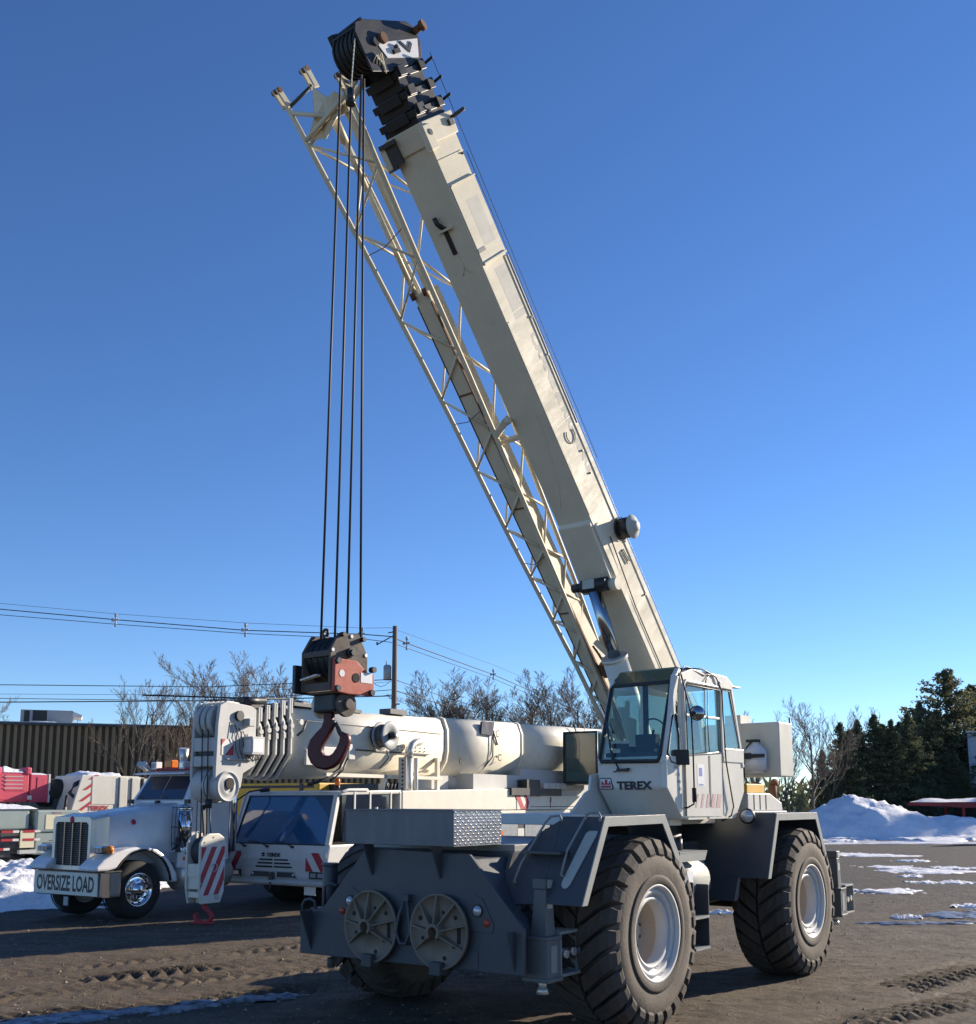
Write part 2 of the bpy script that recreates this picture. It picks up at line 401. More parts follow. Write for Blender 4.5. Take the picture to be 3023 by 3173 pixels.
def make_ground():
    st = .042; x0, x1, y0, y1 = -13., 13., 5., 32.
    nx = int((x1 - x0) / st); ys = [y0]; 
    while ys[-1] < y1: ys.append(min(y1, ys[-1] + st * max(1, ys[-1] / 11)))
    mb = MB(); xs = [x0 + (x1 - x0) * i / nx for i in range(nx + 1)]
    for y in ys:
        for x in xs: mb.v.append(Vector((x, y, gz(x, y))))
    w = nx + 1
    for j in range(len(ys) - 1):
        for i in range(nx): mb.f.append((j * w + i, j * w + i + 1, (j + 1) * w + i + 1, (j + 1) * w + i))
    o = len(mb.v); B = 1500
    mb.v += [Vector(p) for p in [(-B, -60, 0), (B, -60, 0), (B, B, 0), (-B, B, 0), (x0, y0, 0), (x1, y0, 0), (x1, y1, 0), (x0, y1, 0)]]
    mb.f += [(o, o + 1, o + 5, o + 4), (o + 1, o + 2, o + 6, o + 5), (o + 2, o + 3, o + 7, o + 6), (o + 3, o, o + 4, o + 7)]
    mb.sm = [True] * len(mb.f)
    g = mb.build('ground', 'gravel_dirt', kind='structure', recalc=False); return g
make_ground()

def snow_patch(name, cx, cy, rx, ry, hgt, ang=0., seed=0, n=26, mat='snow', lump=.35):
    mb = MB(); ca, sa = math.cos(ang), math.sin(ang); V = []
    for j in range(n + 1):
        for i in range(n + 1):
            u = (i / n * 2 - 1) * 1.15; v = (j / n * 2 - 1) * 1.15
            r = math.hypot(u, v) + .85 * fbm(u * 2.2 + seed * 7.1, v * 1.3 + seed * 3.3, 5, 1.)
            k = max(0, 1 - r); h = hgt * (k ** .55) * (1 + lump * fbm(u * 5 + seed, v * 5, 4, 1.))
            x = u * rx; y = v * ry
            V.append((k > 0, Vector((cx + x * ca - y * sa, cy + x * sa + y * ca, (h if k > 0 else -.05) + .002))))
    w = n + 1; keep = {}
    for j in range(n):
        for i in range(n):
            q = [j * w + i, j * w + i + 1, (j + 1) * w + i + 1, (j + 1) * w + i]
            if any(V[a][0] for a in q):
                f = []
                for a in q:
                    if a not in keep: keep[a] = len(mb.v); mb.v.append(V[a][1])
                    f.append(keep[a])
                mb.f.append(tuple(f)); mb.sm.append(True)
    if not mb.f: return
    return mb.build(name, mat, kind='structure')
# snow bank beside the truck, left
def snow_field(name, x0, x1, y0, y1, fn, nx, ny):
    mb = MB(); w = nx + 1
    for j in range(ny + 1):
        for i in range(nx + 1):
            x = x0 + (x1 - x0) * i / nx; y = y0 + (y1 - y0) * j / ny; mb.v.append(Vector((x, y, fn(x, y))))
    for j in range(ny):
        for i in range(nx):
            q = (j * w + i, j * w + i + 1, (j + 1) * w + i + 1, (j + 1) * w + i)
            if max(mb.v[a].z for a in q) > -.02: mb.f.append(q); mb.sm.append(True)
    return mb.build(name, 'snow', kind='structure', recalc=False)
def sm(a, b, x): t = max(0, min(1, (x - a) / (b - a))); return t * t * (3 - 2 * t)
def left_snow(x, y):
    edge = 20.0 + 1.2 * fbm(x, y, 3, .5) + .35 * (x + 8.6) * (1 if x > -8.6 else .1)
    k = sm(0, 1.6, y - edge) * sm(-7.5, -8.9, x + .7 * fbm(x, y, 3, .8))
    h = k * (.34 + .30 * fbm(x, y, 5, 1.2) + .10 * fbm(x, y, 4, 4.))
    return h if k > .02 else -.1
snow_field('snow_bank', -22, -4.5, 17, 34, left_snow, 170, 170)
def right_snow(x, y):
    edge = 53.5 + 2.6 * fbm(x, y, 4, .16)
    k = sm(0, 2.4, y - edge)
    # gravel showing through in front of the mound
    b = sm(.05, .35, fbm(x * .7, y * .5, 4, .6) + .10 - .22 * sm(57, 60, y) * 2 + .5 * sm(24, 20, x) * sm(60, 56, y) - .35 * sm(27, 30, x))
    base = .10 + .62 * sm(55, 74, y) * sm(17, 24, x) + .20 * sm(28, 34, x)
    r = math.hypot((x - 21.9) / 5.6, (y - 62.5) / 4.2); m = 2.05 * max(0, 1 - r ** 1.5) * (1 + .20 * fbm(x, y, 6, .8) + .07 * fbm(x, y, 4, 3.)) if r < 1 else 0
    r2 = math.hypot((x - 27.0) / 5.5, (y - 62.5) / 3.0); m = max(m, 1.0 * max(0, 1 - r2) ** .8 if r2 < 1 else 0)
    r3 = math.hypot((x - 33.0) / 7, (y - 57.8) / 2.6); m = max(m, .75 * max(0, 1 - r3) ** .7 if r3 < 1 else 0)
    h = base + .09 * fbm(x, y, 5, 1.4) + m
    return (h * k if k > .03 and (b < .5 or m > .25) else -.1)
snow_field('snow_field', 12, 60, 50, 92, right_snow, 220, 200)
# thin leftovers of snow and ice on the yard
random.seed(11)
for i, (u, v, wx, wy, mt) in enumerate([(2560, 2608, 9, .35, 's'), (2760, 2612, 12, .4, 's'), (2940, 2614, 11, .4, 's'), (2640, 2648, 2.6, .5, 's'), (2700, 2652, 4, .35, 's'), (2830, 2668, 1.6, .3, 's'),
        (2780, 2688, 2.6, .42, 's'), (2870, 2700, 3.0, .5, 's'), (2960, 2690, 1.5, .3, 's'),  (2815, 2716, .9, .18, 's'), 
        (2745, 2762, 1.9, .32, 's'), (2860, 2735, .9, .2, 's'), (2960, 2736, 1.3, .22, 's'), (2690, 2764, .9, .2, 'i'), (3010, 2810, .9, .2, 's'), (2975, 2834, 1.7, .3, 'i'), (2840, 2862, 1.0, .2, 'i'), (2820, 2842, .35, .1, 's'), (2778, 2844, .2, .08, 's'),
        (250, 3150, .8, .20, 'i'), (520, 3128, .6, .10, 'i'), (90, 3168, .6, .22, 'i'), (760, 3100, .6, .12, 'i'),
        (2000, 2830, .5, .12, 's'), (2230, 2830, .35, .09, 's'), (300, 2798, .5, .25, 's'), (900, 2736, .4, .2, 's')]):
    p = gnd(u, v); 
    if 2625 < v < 2850 and u > 2500: wx *= .42; wy *= 2.0
    if 2600 < v < 2620 and u > 2500: wx *= .6
    snow_patch('snow_patch' if mt == 's' else 'ice_patch', p.x, p.y, wx, wy, .045 if mt == 's' else .03, R(random.uniform(-4, 4)) if u > 1500 else R(25), i, 24, 'snow' if mt == 's' else 'ice', .9)
# (each stone a few triangles)
# loose stones and crumbs of ice
mb = MB()
for i in range(5200):
    if i % 3: x, y = random.uniform(-8, 1), random.uniform(8.6, 19)
    else: x, y = random.uniform(1.5, 11), random.uniform(8, 24)
    r = random.uniform(.005, .017) * (2.0 if random.random() < .04 else 1); z = gz(x, y) + r * .3
    p = [(x + r * math.cos(a + i) * random.uniform(.7, 1.2), y + r * math.sin(a + i) * random.uniform(.7, 1.2), z) for a in (0, 1.57, 3.14, 4.71)]
    mb.add(p + [(x, y, z + r * .7), (x, y, z - r)], [(0, 1, 4), (1, 2, 4), (2, 3, 4), (3, 0, 4)])
mb.build('gravel', 'stone', kind='stuff', recalc=False)

# ================================================================== ROUGH TERRAIN CRANE
RTm = frame((1.54, 9.856), 37.0)
RTC = thing('rough_terrain_crane', 'large cream rough terrain crane on slate grey carrier with tall raised boom and huge tyres', 'crane', mtx=RTm)
def rel(mw): return RTm.inverted() @ mw
SFm = rel(frame((1.3839, 12.4404), 39.5))
a_, e_ = R(219.5), R(49.6)
hd = Vector((math.sin(a_), math.cos(a_), 0)); bd = hd * math.cos(e_) + Vector((0, 0, math.sin(e_)))
bL = -hd.cross(Vector((0, 0, 1))); bU = bd.cross(bL)
BMw = Matrix(((bd.x, bL.x, bU.x, 1.3839), (bd.y, bL.y, bU.y, 12.4404), (bd.z, bL.z, bU.z, 4.62), (0, 0, 0, 1)))
BMm = rel(BMw)
def bw(x, y, z): return BMw @ Vector((x, y, z))

# ---- wheels
def otr_tyre():
    mb = MB()  # axis along x, outer face at x=0, inner at -.66, centre z=0
    prof = [(.42, -.02), (.50, .005), (.60, .02), (.70, .012), (.75, -.02), (.78, -.07), (.79, -.20), (.795, -.33), (.79, -.46), (.78, -.59), (.75, -.64), (.70, -.672), (.60, -.68), (.50, -.665), (.42, -.64)]
    mb.lathe(prof, (0, 0, 0), (1, 0, 0), 72)
    return mb
def otr_lugs():
    mb = MB(); n = 27
    for side in (0, 1):
        for k in range(n):
            a0 = 2 * math.pi * (k + .5 * side) / n
            path = [(.0, -.315, .878, .0), (.10, -.20, .880, .05), (.20, -.09, .874, .10), (.27, -.018, .845, .125), (.30, .020, .765, .135), (.33, .026, .715, .145)]
            secs = []
            for (_, x, r, sh) in path:
                wd = (.172 if r > .84 else .155) * (1 if x < 0 else .92); a = a0 + sh * 2.1
                xx = x if not side else -.66 - x
                inn = r - .10 if r > .84 else r - .05; xi = xx if x < -.0 else (xx - .03 if not side else xx + .03)
                secs.append([(xx, r * math.sin(a), r * math.cos(a)), (xx, r * math.sin(a + wd), r * math.cos(a + wd)),
                             (xi, inn * math.sin(a + wd + .01), inn * math.cos(a + wd + .01)), (xi, inn * math.sin(a - .01), inn * math.cos(a - .01))])
            mb.loft(secs, sm=False)
    return mb
def otr_wheel(loc, flip=False, src=None):
    mt = Matrix.Translation(loc) @ (Matrix.Rotation(math.pi, 4, 'Z') if flip else Matrix.Identity(4)) @ Matrix.Rotation(random.uniform(0, 1), 4, 'X')
    if src:
        w = src.copy(); COL.objects.link(w); w.matrix_basis = mt
        for ch in list(src.children):
            c = ch.copy(); COL.objects.link(c); c.parent = w
        return w
    mb = MB(); mb.lathe([(.0, -.30), (.10, -.295), (.26, -.295), (.285, -.27), (.285, -.14)], (0, 0, 0), (1, 0, 0), 48)
    mb.cyl((-.30, 0, 0), (-.23, 0, 0), .10, n=20)
    w = mb.build('wheel', 'disc_tan', RTC, mt)
    mb = MB(); mb.lathe([(.283, -.16), (.286, -.055), (.315, -.04), (.325, -.075), (.345, -.075), (.352, -.03), (.385, -.02), (.392, -.045), (.405, -.045), (.415, .012), (.437, .02), (.442, .0), (.425, -.05), (.40, -.2), (.40, -.6), (.42, -.66), (.30, -.66), (.29, -.3)], (0, 0, 0), (1, 0, 0), 64)
    mb.build('rim', 'rt_rim_white', w)
    otr_tyre().build('tyre', 'tyre_side', w)
    mb = MB(); mb.lathe([(.425, .0), (.44, .022), (.50, .022), (.525, .019), (.525, .0)], (0, 0, 0), (1, 0, 0), 64); mb.build('bead_ring', 'crane_tyre', w)
    otr_lugs().build('tread_lugs', 'crane_tyre', w, bevel=.006)
    mb = MB()
    for k in range(12):
        a = 2 * math.pi * k / 12; mb.cyl((-.298, .2 * math.sin(a), .2 * math.cos(a)), (-.275, .2 * math.sin(a), .2 * math.cos(a)), .016, n=6)
    mb.build('wheel_nut', 'rust', w)
    return w
w0 = otr_wheel((0, 0, .865)); 
# raised lettering on the sidewall of the near tyre
for k, ch in enumerate('GENERAL  GRIP  L-2'):
    if ch != ' ':
        a = R(20 - k * 8.6); r0 = .64
        o = (.022, -r0 * math.sin(a) , r0 * math.cos(a))
        pass
otr_wheel((0, 3.94, .865), src=w0); otr_wheel((-3.46, 0, .865), True, w0); otr_wheel((-3.46, 3.94, .865), True, w0)

# ---- carrier
mb = MB(); mb.box(-2.35, -1.1, -1.35, 5.3, .82, 1.42); mb.box(-2.55, -.9, 1.0, 3.0, 1.35, 1.60); mb.box(-2.7, -.75, 4.6, 5.3, 1.2, 1.9)
mb.build('carrier_frame', 'slate', RTC, bevel=.02)
mb = MB()
for y in (0, 3.94):
    mb.cyl((-3.1, y, .865), (-.35, y, .865), .13); mb.lathe([(.0, -.32), (.2, -.28), (.3, -.12), (.32, 0), (.3, .12), (.2, .28), (0, .32)], (-1.73, y, .865), (0, 1, 0), 20)
    mb.cyl((-.66, y, .865), (-.38, y, .865), .25, n=24)
    mb.box(-2.1, -1.3, y - .25, y + .25, 1.0, 1.45)
mb.cyl((-1.73, .3, .9), (-1.73, 3.6, .9), .07)
mb.build('axle', 'black_rough', RTC)
plate = [(-3.09, .60), (-3.09, .95), (-2.79, 1.04), (-2.22, 1.63), (-1.00, 1.60), (-.43, 1.01), (-.43, .63)]
mb = MB(); mb.prism(plate, 'y', -1.5, -1.465); mb.build('bumper_plate', 'slate', RTC, bevel=.006)
mb = MB(); hp = [(-3.02, .68), (-3.02, .93), (-2.74, 1.01), (-2.19, 1.58), (-.98, 1.56), (-.50, 1.0), (-.50, .68)]
mb.prism(hp, 'y', -1.465, -.92); mb.box(-2.62, -.86, -.98, -.55, 1.50, 1.60); mb.build('outrigger_housing', 'slate', RTC, bevel=.01)
# folded ribs on the plate, gussets under the tool box
mb = MB()
for x in (-2.14, -1.32): mb.prism([(-1.64, 1.665), (-1.5, 1.665), (-1.5, 1.40), (-1.51, 1.38)], 'x', x - .008, x + .008)
mb.prism([(-1.66, 1.02), (-1.5, 1.02), (-1.5, .64)], 'x', -2.94, -2.925)
mb.prism([(-1.60, .98), (-1.5, .98), (-1.5, .66)], 'x', -.53, -.515)
mb.build('gusset', 'slate', RTC)
mb = MB(); mb.box(-1.32, -1.16, -1.51, -1.497, .64, .86); mb.box(-1.2, -.9, -1.507, -1.499, .64, .80)
mb.build('skid_plate', 'slate', RTC, bevel=.004)
# lamp recess panels
for sx, cx_ in ((1, -.92), (-1, -2.40)):
    tri = [(cx_ - .09 * sx, 1.22), (cx_, 1.26), (cx_ + .07 * sx, 1.23), (cx_ + .19 * sx, 1.02), (cx_ + .17 * sx, .95), (cx_ - .08 * sx, .96)]
    mb = MB(); mb.prism(tri, 'y', -1.508, -1.499); p = mb.build('lamp_panel', 'slate', RTC, bevel=.003)
    mb = MB(); c = (cx_ + .015 * sx, -1.508, 1.13); mb.cyl(c, (c[0], -1.52, c[2]), .056, n=20); mb.build('lamp_ring', 'black', p)
    mb = MB(); mb.lathe([(0, -.03), (.025, -.027), (.042, -.014), (.046, 0)], (c[0] + .006, -1.515, c[2]), (0, 1, 0), 20); mb.build('headlight', 'lens', p)
    mb = MB(); c = (cx_ + .115 * sx, -1.508, 1.035); mb.lathe([(0, -.022), (.02, -.02), (.034, -.008), (.036, .0)], c, (0, 1, 0), 20); mb.build('marker_lamp', 'lamp_red', p)
# tow rope loop between the pads, hooks and stops
mb = MB(); mb.tube([(-1.70, -1.53, 1.20), (-1.76, -1.55, 1.05), (-1.79, -1.56, .90), (-1.74, -1.56, .80), (-1.67, -1.56, .80), (-1.62, -1.56, .90), (-1.645, -1.55, 1.05), (-1.68, -1.54, 1.19)], .017, 8)
mb.box(-1.73, -1.65, -1.56, -1.5, 1.17, 1.23); mb.build('tow_loop', 'slate', RTC)
mb = MB()
for x in (-2.10, -1.29): mb.box(x - .06, x + .06, -1.62, -1.5, .57, .68)
mb.build('pad_bracket', 'slate', RTC, bevel=.006)
# tool box with tread-plate end
mb = MB(); mb.box(-2.38, -1.09, -1.62, -.92, 1.665, 1.975); tb = mb.build('tool_box', 'plate_shade', RTC, bevel=.006)
mb = MB(); mb.box(-1.088, -1.080, -1.615, -.925, 1.668, 1.972); mb.build('tread_plate_end', 'tread_plate', tb)
mb = MB()
for j in range(11):
    for i in range(19):
        y = -1.598 + .0370 * i; z = 1.686 + .0272 * j; s_ = 1 if (i + j) % 2 else -1; d = Vector((0, .0135, .0100 * s_)); q = Vector((0, -.0045, .0060 * s_))
        c = Vector((-1.080, y, z)); t_ = Vector((.006, 0, 0)); mb.add([c - d, c + q, c + d, c - q, c + t_ - d * .5, c + t_ + d * .5], [(0, 1, 5, 4), (1, 2, 5), (2, 3, 4, 5), (3, 0, 4)])
mb.build('tread_plate_lozenges', 'lozenge', tb, kind='stuff', recalc=False)
mb = MB(); mb.box(-2.38, -1.09, -1.623, -1.618, 1.955, 1.985); mb.box(-2.4, -1.07, -1.64, -.90, 1.977, 1.985); mb.build('tool_box_lid', 'plate_shade', tb)
# platform between tool box and turntable
mb = MB(); mb.box(-2.7, -.95, -.9, 1.2, 1.60, 1.665); mb.build('deck', 'slate_light', RTC, bevel=.006)
# fenders
def fender(y0, prof, inner):
    off = .035
    mb = MB(); ins = [(y * 1., z) for y, z in prof]
    a = prof; b = [(prof[0][0] + off, prof[0][1]), (prof[1][0] + off * .8, prof[1][1] - off), (prof[2][0] - off * .8, prof[2][1] - off), (prof[3][0] - off, prof[3][1])]
    mb.prism(a + b[::-1], 'x', inner, -.002); f = mb.build('fender', 'slate', RTC, bevel=.004)
    w = .085; c = [(prof[0][0] + w, prof[0][1]), (prof[1][0] + w * .62, prof[1][1] - w), (prof[2][0] - w * .62, prof[2][1] - w), (prof[3][0] - w, prof[3][1])]
    mb = MB(); mb.prism(a + c[::-1], 'x', -.001, .012); mb.build('fender_flange', 'slate_light', f, bevel=.003)
    return f
f1 = fender(0, [(-1.29, 1.20), (-.90, 1.925), (.20, 1.935), (.72, 1.20)], -.42)
f2 = fender(0, [(2.62, 1.20), (2.94, 1.925), (4.24, 1.925), (4.62, 1.22)], -1.15)
# sloped face of the near fender: flap strip, hand loops, side panel
def slope(x, z, lift=0.): # on the front slope of the near fender
    t = (z - 1.20) / .725; y = -1.29 + .39 * t; n = Vector((0, -.881, .474)); return Vector((x, y, z)) + n * lift
fp = [(-.42, 1.20), (-.86, 1.17), (-.84, 1.45), (-.76, 1.62), (-.62, 1.78), (-.42, 1.90)]
mb = MB(); n_ = len(fp); vs = [slope(x, z, -.03) for x, z in fp] + [slope(x, z, .0) for x, z in fp]
mb.add(vs, [tuple(range(n_)), tuple(range(2 * n_ - 1, n_ - 1, -1))] + [(i, (i + 1) % n_, n_ + (i + 1) % n_, n_ + i) for i in range(n_)]); mb.build('fender_wing', 'slate', f1)
st = []
for x, z in [(-.10, 1.80), (-.02, 1.80), (-.02, 1.77), (-.155, 1.36), (-.175, 1.335), (-.205, 1.325), (-.235, 1.345), (-.24, 1.38), (-.13, 1.78)]: st.append((x, z))
mb = MB(); vs = [slope(x, z, .004) for x, z in st] + [slope(x, z, .012) for x, z in st]; n_ = len(st)
mb.add(vs, [tuple(range(n_)), tuple(range(2 * n_ - 1, n_ - 1, -1))] + [(i, (i + 1) % n_, n_ + (i + 1) % n_, n_ + i) for i in range(n_)])
mb.build('rubber_strip', 'strip_grey', f1)
for pts in ([(-.24, 1.42), (-.245, 1.62), (-.15, 1.90), (-.12, 1.935), (-.03, 1.935), (0, 1.90), (-.0, 1.86)], [(-.70, 1.35), (-.68, 1.50), (-.55, 1.84), (-.51, 1.90), (-.42, 1.91), (-.38, 1.86)]):
    mb = MB(); mb.tube([slope(x, z, .05) for x, z in pts], .011, 8); mb.cyl(slope(*pts[0], .05), slope(*pts[0], 0), .011, n=8); mb.build('hand_rail', 'slate_light', f1)
mb = MB()
for z in (1.62,): mb.box(-.66, -.26, slope(0, z).y - .14, slope(0, z).y, z - .012, z + .012)
mb.build('fender_step', 'slate', f1)
mb = MB(); mb.prism([(-1.31, 1.14), (-1.07, 1.60), (-.4, 1.62), (.3, 1.62), (.6, 1.20), (.4, 1.2), (-.9, 1.1)], 'x', -.875, -.84)
mb.build('fender_side', 'slate', f1)
mb = MB(); mb.prism([(2.58, 1.1), (2.94, 1.925), (2.2, 1.925), (1.9, 1.7), (1.9, 1.1)], 'x', -1.18, -1.15); mb.prism([(2.5, .95), (2.62, 1.2), (2.70, 1.2), (2.60, .95)], 'x', -1.15, -.35)
mb.build('fender_side', 'slate', f2)
mb = MB(); mb.box(-2.45, -.98, 1.95, 2.4, .98, 1.86); mb.box(-.99, -.66, 1.9, 2.2, .78, 1.46); mb.build('side_box', 'slate', RTC, bevel=.012)
mb = MB(); mb.box(-.90, -.74, 1.893, 1.90, 1.12, 1.42); mb.build('side_box_vent', 'black', RTC)
# hydraulic tank
mb = MB(); mb.cyl((-.62, 1.08, 1.22), (-.62, 1.86, 1.22), .29, n=40); mb.lathe([(.29, 0), (.22, -.045), (0, -.06)], (-.62, 1.08, 1.22), (0, 1, 0), 40)
tk = mb.build('hydraulic_tank', 'slate_light', RTC)
mb = MB(); mb.box(-.72, -.30, 1.10, 1.74, 1.525, 1.54); mb.prism([(1.10, 1.53), (1.74, 1.53), (1.68, 1.44), (1.10, 1.44)], 'x', -.33, -.30); mb.box(-.9, -.6, 1.0, 1.9, 1.0, 1.5)
mb.build('tank_bracket', 'slate_light', tk)
mb = MB(); mb.cyl((-.55, 1.55, 1.54), (-.55, 1.55, 1.66), .05); mb.cyl((-.50, 1.22, 1.56), (-.62, 1.40, 1.60), .04); mb.tube([(-.7, 1.2, 1.58), (-.55, 1.3, 1.66), (-.5, 1.5, 1.70), (-.62, 1.7, 1.6)], .02)
mb.build('tank_fitting', 'dark_steel', tk)
mb = MB(); mb.box(-.327, -.325, 1.30, 1.44, 1.20, 1.34); mb.build('decal', 'decal_white', tk)
# steps
mb = MB(); mb.box(-.50, -.20, 1.17, 1.19, .56, 1.24); mb.box(-.50, -.20, 1.52, 1.54, .56, 1.20); mb.box(-.52, -.50, 1.17, 1.54, .56, 1.3)
sp = mb.build('step_ladder', 'slate', RTC, bevel=.004)
for z in (.57, .88): mb = MB(); mb.box(-.50, -.19, 1.19, 1.52, z - .015, z + .01); mb.build('step', 'slate_light', sp)
# round lamp on the far fender
mb = MB(); mb.lathe([(0, -.04), (.06, -.035), (.09, 0), (.085, .05), (.04, .09), (0, .1)], (-.28, 2.78, 1.89), (-.3, 1, 0), 24); lp = mb.build('work_lamp', 'black', RTC)
mb = MB(); mb.lathe([(0, -.05), (.045, -.047), (.07, -.028)], (-.28, 2.78, 1.89), (-.3, 1, 0), 24); mb.build('lamp_lens', 'lens', lp)
# outrigger jacks
def jack(y, x, sgn=1, s=1.):
    mb = MB(); mb.hexa([(x - .10, y - .06, .93), (x + .06, y - .06, .93), (x + .06, y + .08, .93), (x - .10, y + .08, .93), (x - .07, y - .05, 1.32), (x + .05, y - .05, 1.32), (x + .05, y + .06, 1.32), (x - .07, y + .06, 1.32)])
    mb.box(x - .08, x + .055, y - .06, y + .075, 1.32, 1.41)
    j = mb.build('outrigger_jack', 'jack_grey', RTC, bevel=.008)
    mb = MB(); mb.box(x - .14, x + .10, y - .10, y + .10, .58, .93); mb.box(x - .155, x + .115, y - .115, y + .115, .565, .60); mb.box(x - .15, x + .11, y - .11, y + .11, .905, .935); mb.build('jack_housing', 'jack_grey', j, bevel=.006)
    mb = MB(); mb.cyl((x - .02, y, .565), (x - .02, y, .51), .035, n=16); mb.cyl((x - .02, y, .51), (x - .02, y, .46), .04, .055, n=16); mb.build('jack_foot', 'chrome_dull', j)
    mb = MB(); x2 = x + .10
    for z in (.60, .95): mb.box(x2 - .22, x2, y + .10, y + .42, z - .012, z + .012)
    for yy in (y + .11, y + .41): mb.box(x2 - .22, x2, yy - .01, yy + .01, .60, .95)
    mb.box(x2 - .24, x2 - .2, y + .1, y + .42, .6, .95); mb.build('beam_end', 'slate_light', j, bevel=.003)
    mb = MB(); mb.cyl((x2 - .10, y + .12, .775), (x2 - .10, y + .40, .775), .03, n=12); mb.cyl((x2 - .03, y + .20, .77), (x2 - .0, y + .20, .77), .035); mb.cyl((x2 - .03, y + .32, .78), (x2, y + .32, .78), .035); mb.build('beam_pin', 'chrome_dull', j)
    mb = MB(); mb.box(x + .10, x + .104, y - .05, y + .04, .64, .86); mb.build('cover_plate', 'slate_light', j)
    mb = MB(); mb.box(x + .052, x + .056, y - .03, y + .045, 1.16, 1.25); mb.box(x + .056, x + .06, y - .03, y + .05, 1.33, 1.40); mb.build('decal', 'strip_grey', j)
    return j
jack(-1.24, -.40); jack(5.28, -.16)
mb = MB(); mb.cyl((-2.98, -1.22, 1.0), (-2.98, -1.22, 1.42), .075, n=16); mb.cyl((-2.98, -1.22, 1.42), (-2.98, -1.22, 1.45), .09, n=16); mb.box(-3.1, -2.86, -1.36, -1.1, .6, 1.02); mb.cyl((-2.86, -1.3, .55), (-2.86, -1.3, .46), .04); mb.build('outrigger_jack', 'slate', RTC, bevel=.006)
mb = MB(); mb.tube([(-3.05, -1.49, .96), (-3.07, -1.5, 1.05), (-3.04, -1.5, 1.10), (-2.96, -1.5, 1.12), (-2.90, -1.5, 1.10), (-2.88, -1.5, 1.03)], .014); mb.tube([(-2.86, -1.4, 1.05), (-2.87, -1.4, 1.24), (-2.80, -1.4, 1.27), (-2.70, -1.4, 1.25)], .014); mb.build('hand_rail', 'slate', RTC)
# hoses and valves by the near jack
mb = MB(); rr = random.Random(3)
for k in range(9):
    x = -.62 + .025 * k; mb.tube([(x, -1.16, 1.22 - .04 * (k % 4)), (x + .03, -1.22, 1.12), (x + .05, -1.2, 1.0), (x + .02, -1.12, .9)], .011)
mb.cyl((-.60, -1.25, 1.12), (-.60, -1.25, 1.24), .018); mb.box(-.62, -.52, -1.22, -1.1, .93, 1.02)
mb.build('hydraulic_hose', 'black', RTC)
# tail hood and exhaust
mb = MB(); mb.prism([(4.25, 1.93), (4.25, 2.17), (5.0, 2.17), (5.42, 2.04), (5.45, 1.93)], 'x', -2.5, -.9); mb.box(-2.6, -.86, 4.2, 5.5, 1.78, 1.932)
mb.build('engine_hood', 'grey_white', RTC, bevel=.015)
mb = MB()
for k in range(3): mb.box(-.899, -.893, 4.45 + .2 * k, 4.46 + .2 * k, 1.95, 2.15)
mb.build('hood_seam', 'dark_steel', RTC)
mb = MB(); mb.cyl((-.99, 5.3, 2.05), (-.99, 5.35, 2.27), .055); mb.cyl((-.99, 5.35, 2.27), (-.99, 5.43, 2.33), .055); mb.build('exhaust_pipe', 'rust', RTC)

mb = MB(); mb.box(-1.5, -.95, 4.35, 4.95, 2.17, 2.29); mb.build('yellow_box', 'yellow', RTC, bevel=.01)
# ---- turntable and superstructure (frame SF: x right, y back, z up; cab looks to -y)
mb = MB(); mb.cyl((0, 0, 1.60), (0, 0, 1.80), .66, n=48); mb.cyl((0, 0, 1.68), (0, 0, 1.74), .72, n=48); mb.build('turntable_ring', 'black_rough', RTC, SFm)
mb = MB()
mb.prism([(-1.27, 1.93), (-.99, 2.15), (-.91, 2.18), (-.885, 2.34), (-.45, 2.40), (.6, 2.45), (1.5, 2.75), (2.3, 2.75), (2.3, 2.0), (1.4, 1.85)], 'x', .36, .395); mb.prism([(.2, 1.93), (.5, 2.2), (1.5, 2.75), (2.3, 2.75), (2.3, 2.0)], 'x', -.40, -.365)
mb.box(-.9, .9, -1.0, 2.2, 1.80, 1.92); mb.box(-.4, .36, .6, .8, 1.9, 2.5)
tur = mb.build('turret', 'at_white', RTC, SFm, bevel=.01)
mb = MB(); mb.box(-.8, 1.26, 2.06, 2.46, 2.37, 3.055); cw = mb.build('counterweight', 'cream', RTC, SFm, bevel=.012)
mb = MB(); mb.box(.50, .72, 2.1, 2.4, 3.055, 3.17); mb.build('lifting_lug', 'cream', cw)
mb = MB(); mb.cyl((.985, 1.95, 2.44), (.985, 1.95, 2.66), .135, n=28); mb.lathe([(.135, 0), (.12, .05), (.08, .09), (.045, .11), (.045, .16), (0, .16)], (.985, 1.95, 2.66), (0, 0, 1), 28)
mb.cyl((.985, 1.95, 2.41), (.985, 1.95, 2.44), .10, n=28); gb = mb.build('gas_cylinder', 'label_white', cw)
mb = MB(); mb.box(.80, 1.18, 1.795, 1.82, 2.60, 2.645); mb.box(.88, .99, 1.79, 1.83, 2.585, 2.66); mb.tube([(.80, 2.0, 2.35), (.84, 1.9, 2.5), (.9, 1.88, 2.74), (.96, 1.93, 2.82)], .01); mb.box(.88, 1.03, 1.9, 2.0, 2.80, 2.835)
mb.build('strap', 'black', cw)
mb = MB(); mb.cyl((1.24, 2.44, 2.95), (1.24, 2.44, 3.13), .012, n=6); mb.build('antenna', 'black', cw)
mb = MB(); mb.cyl((-.3, 1.85, 2.42), (.3, 1.85, 2.42), .16, n=24); mb.build('winch_drum', 'dark_steel', RTC, SFm)

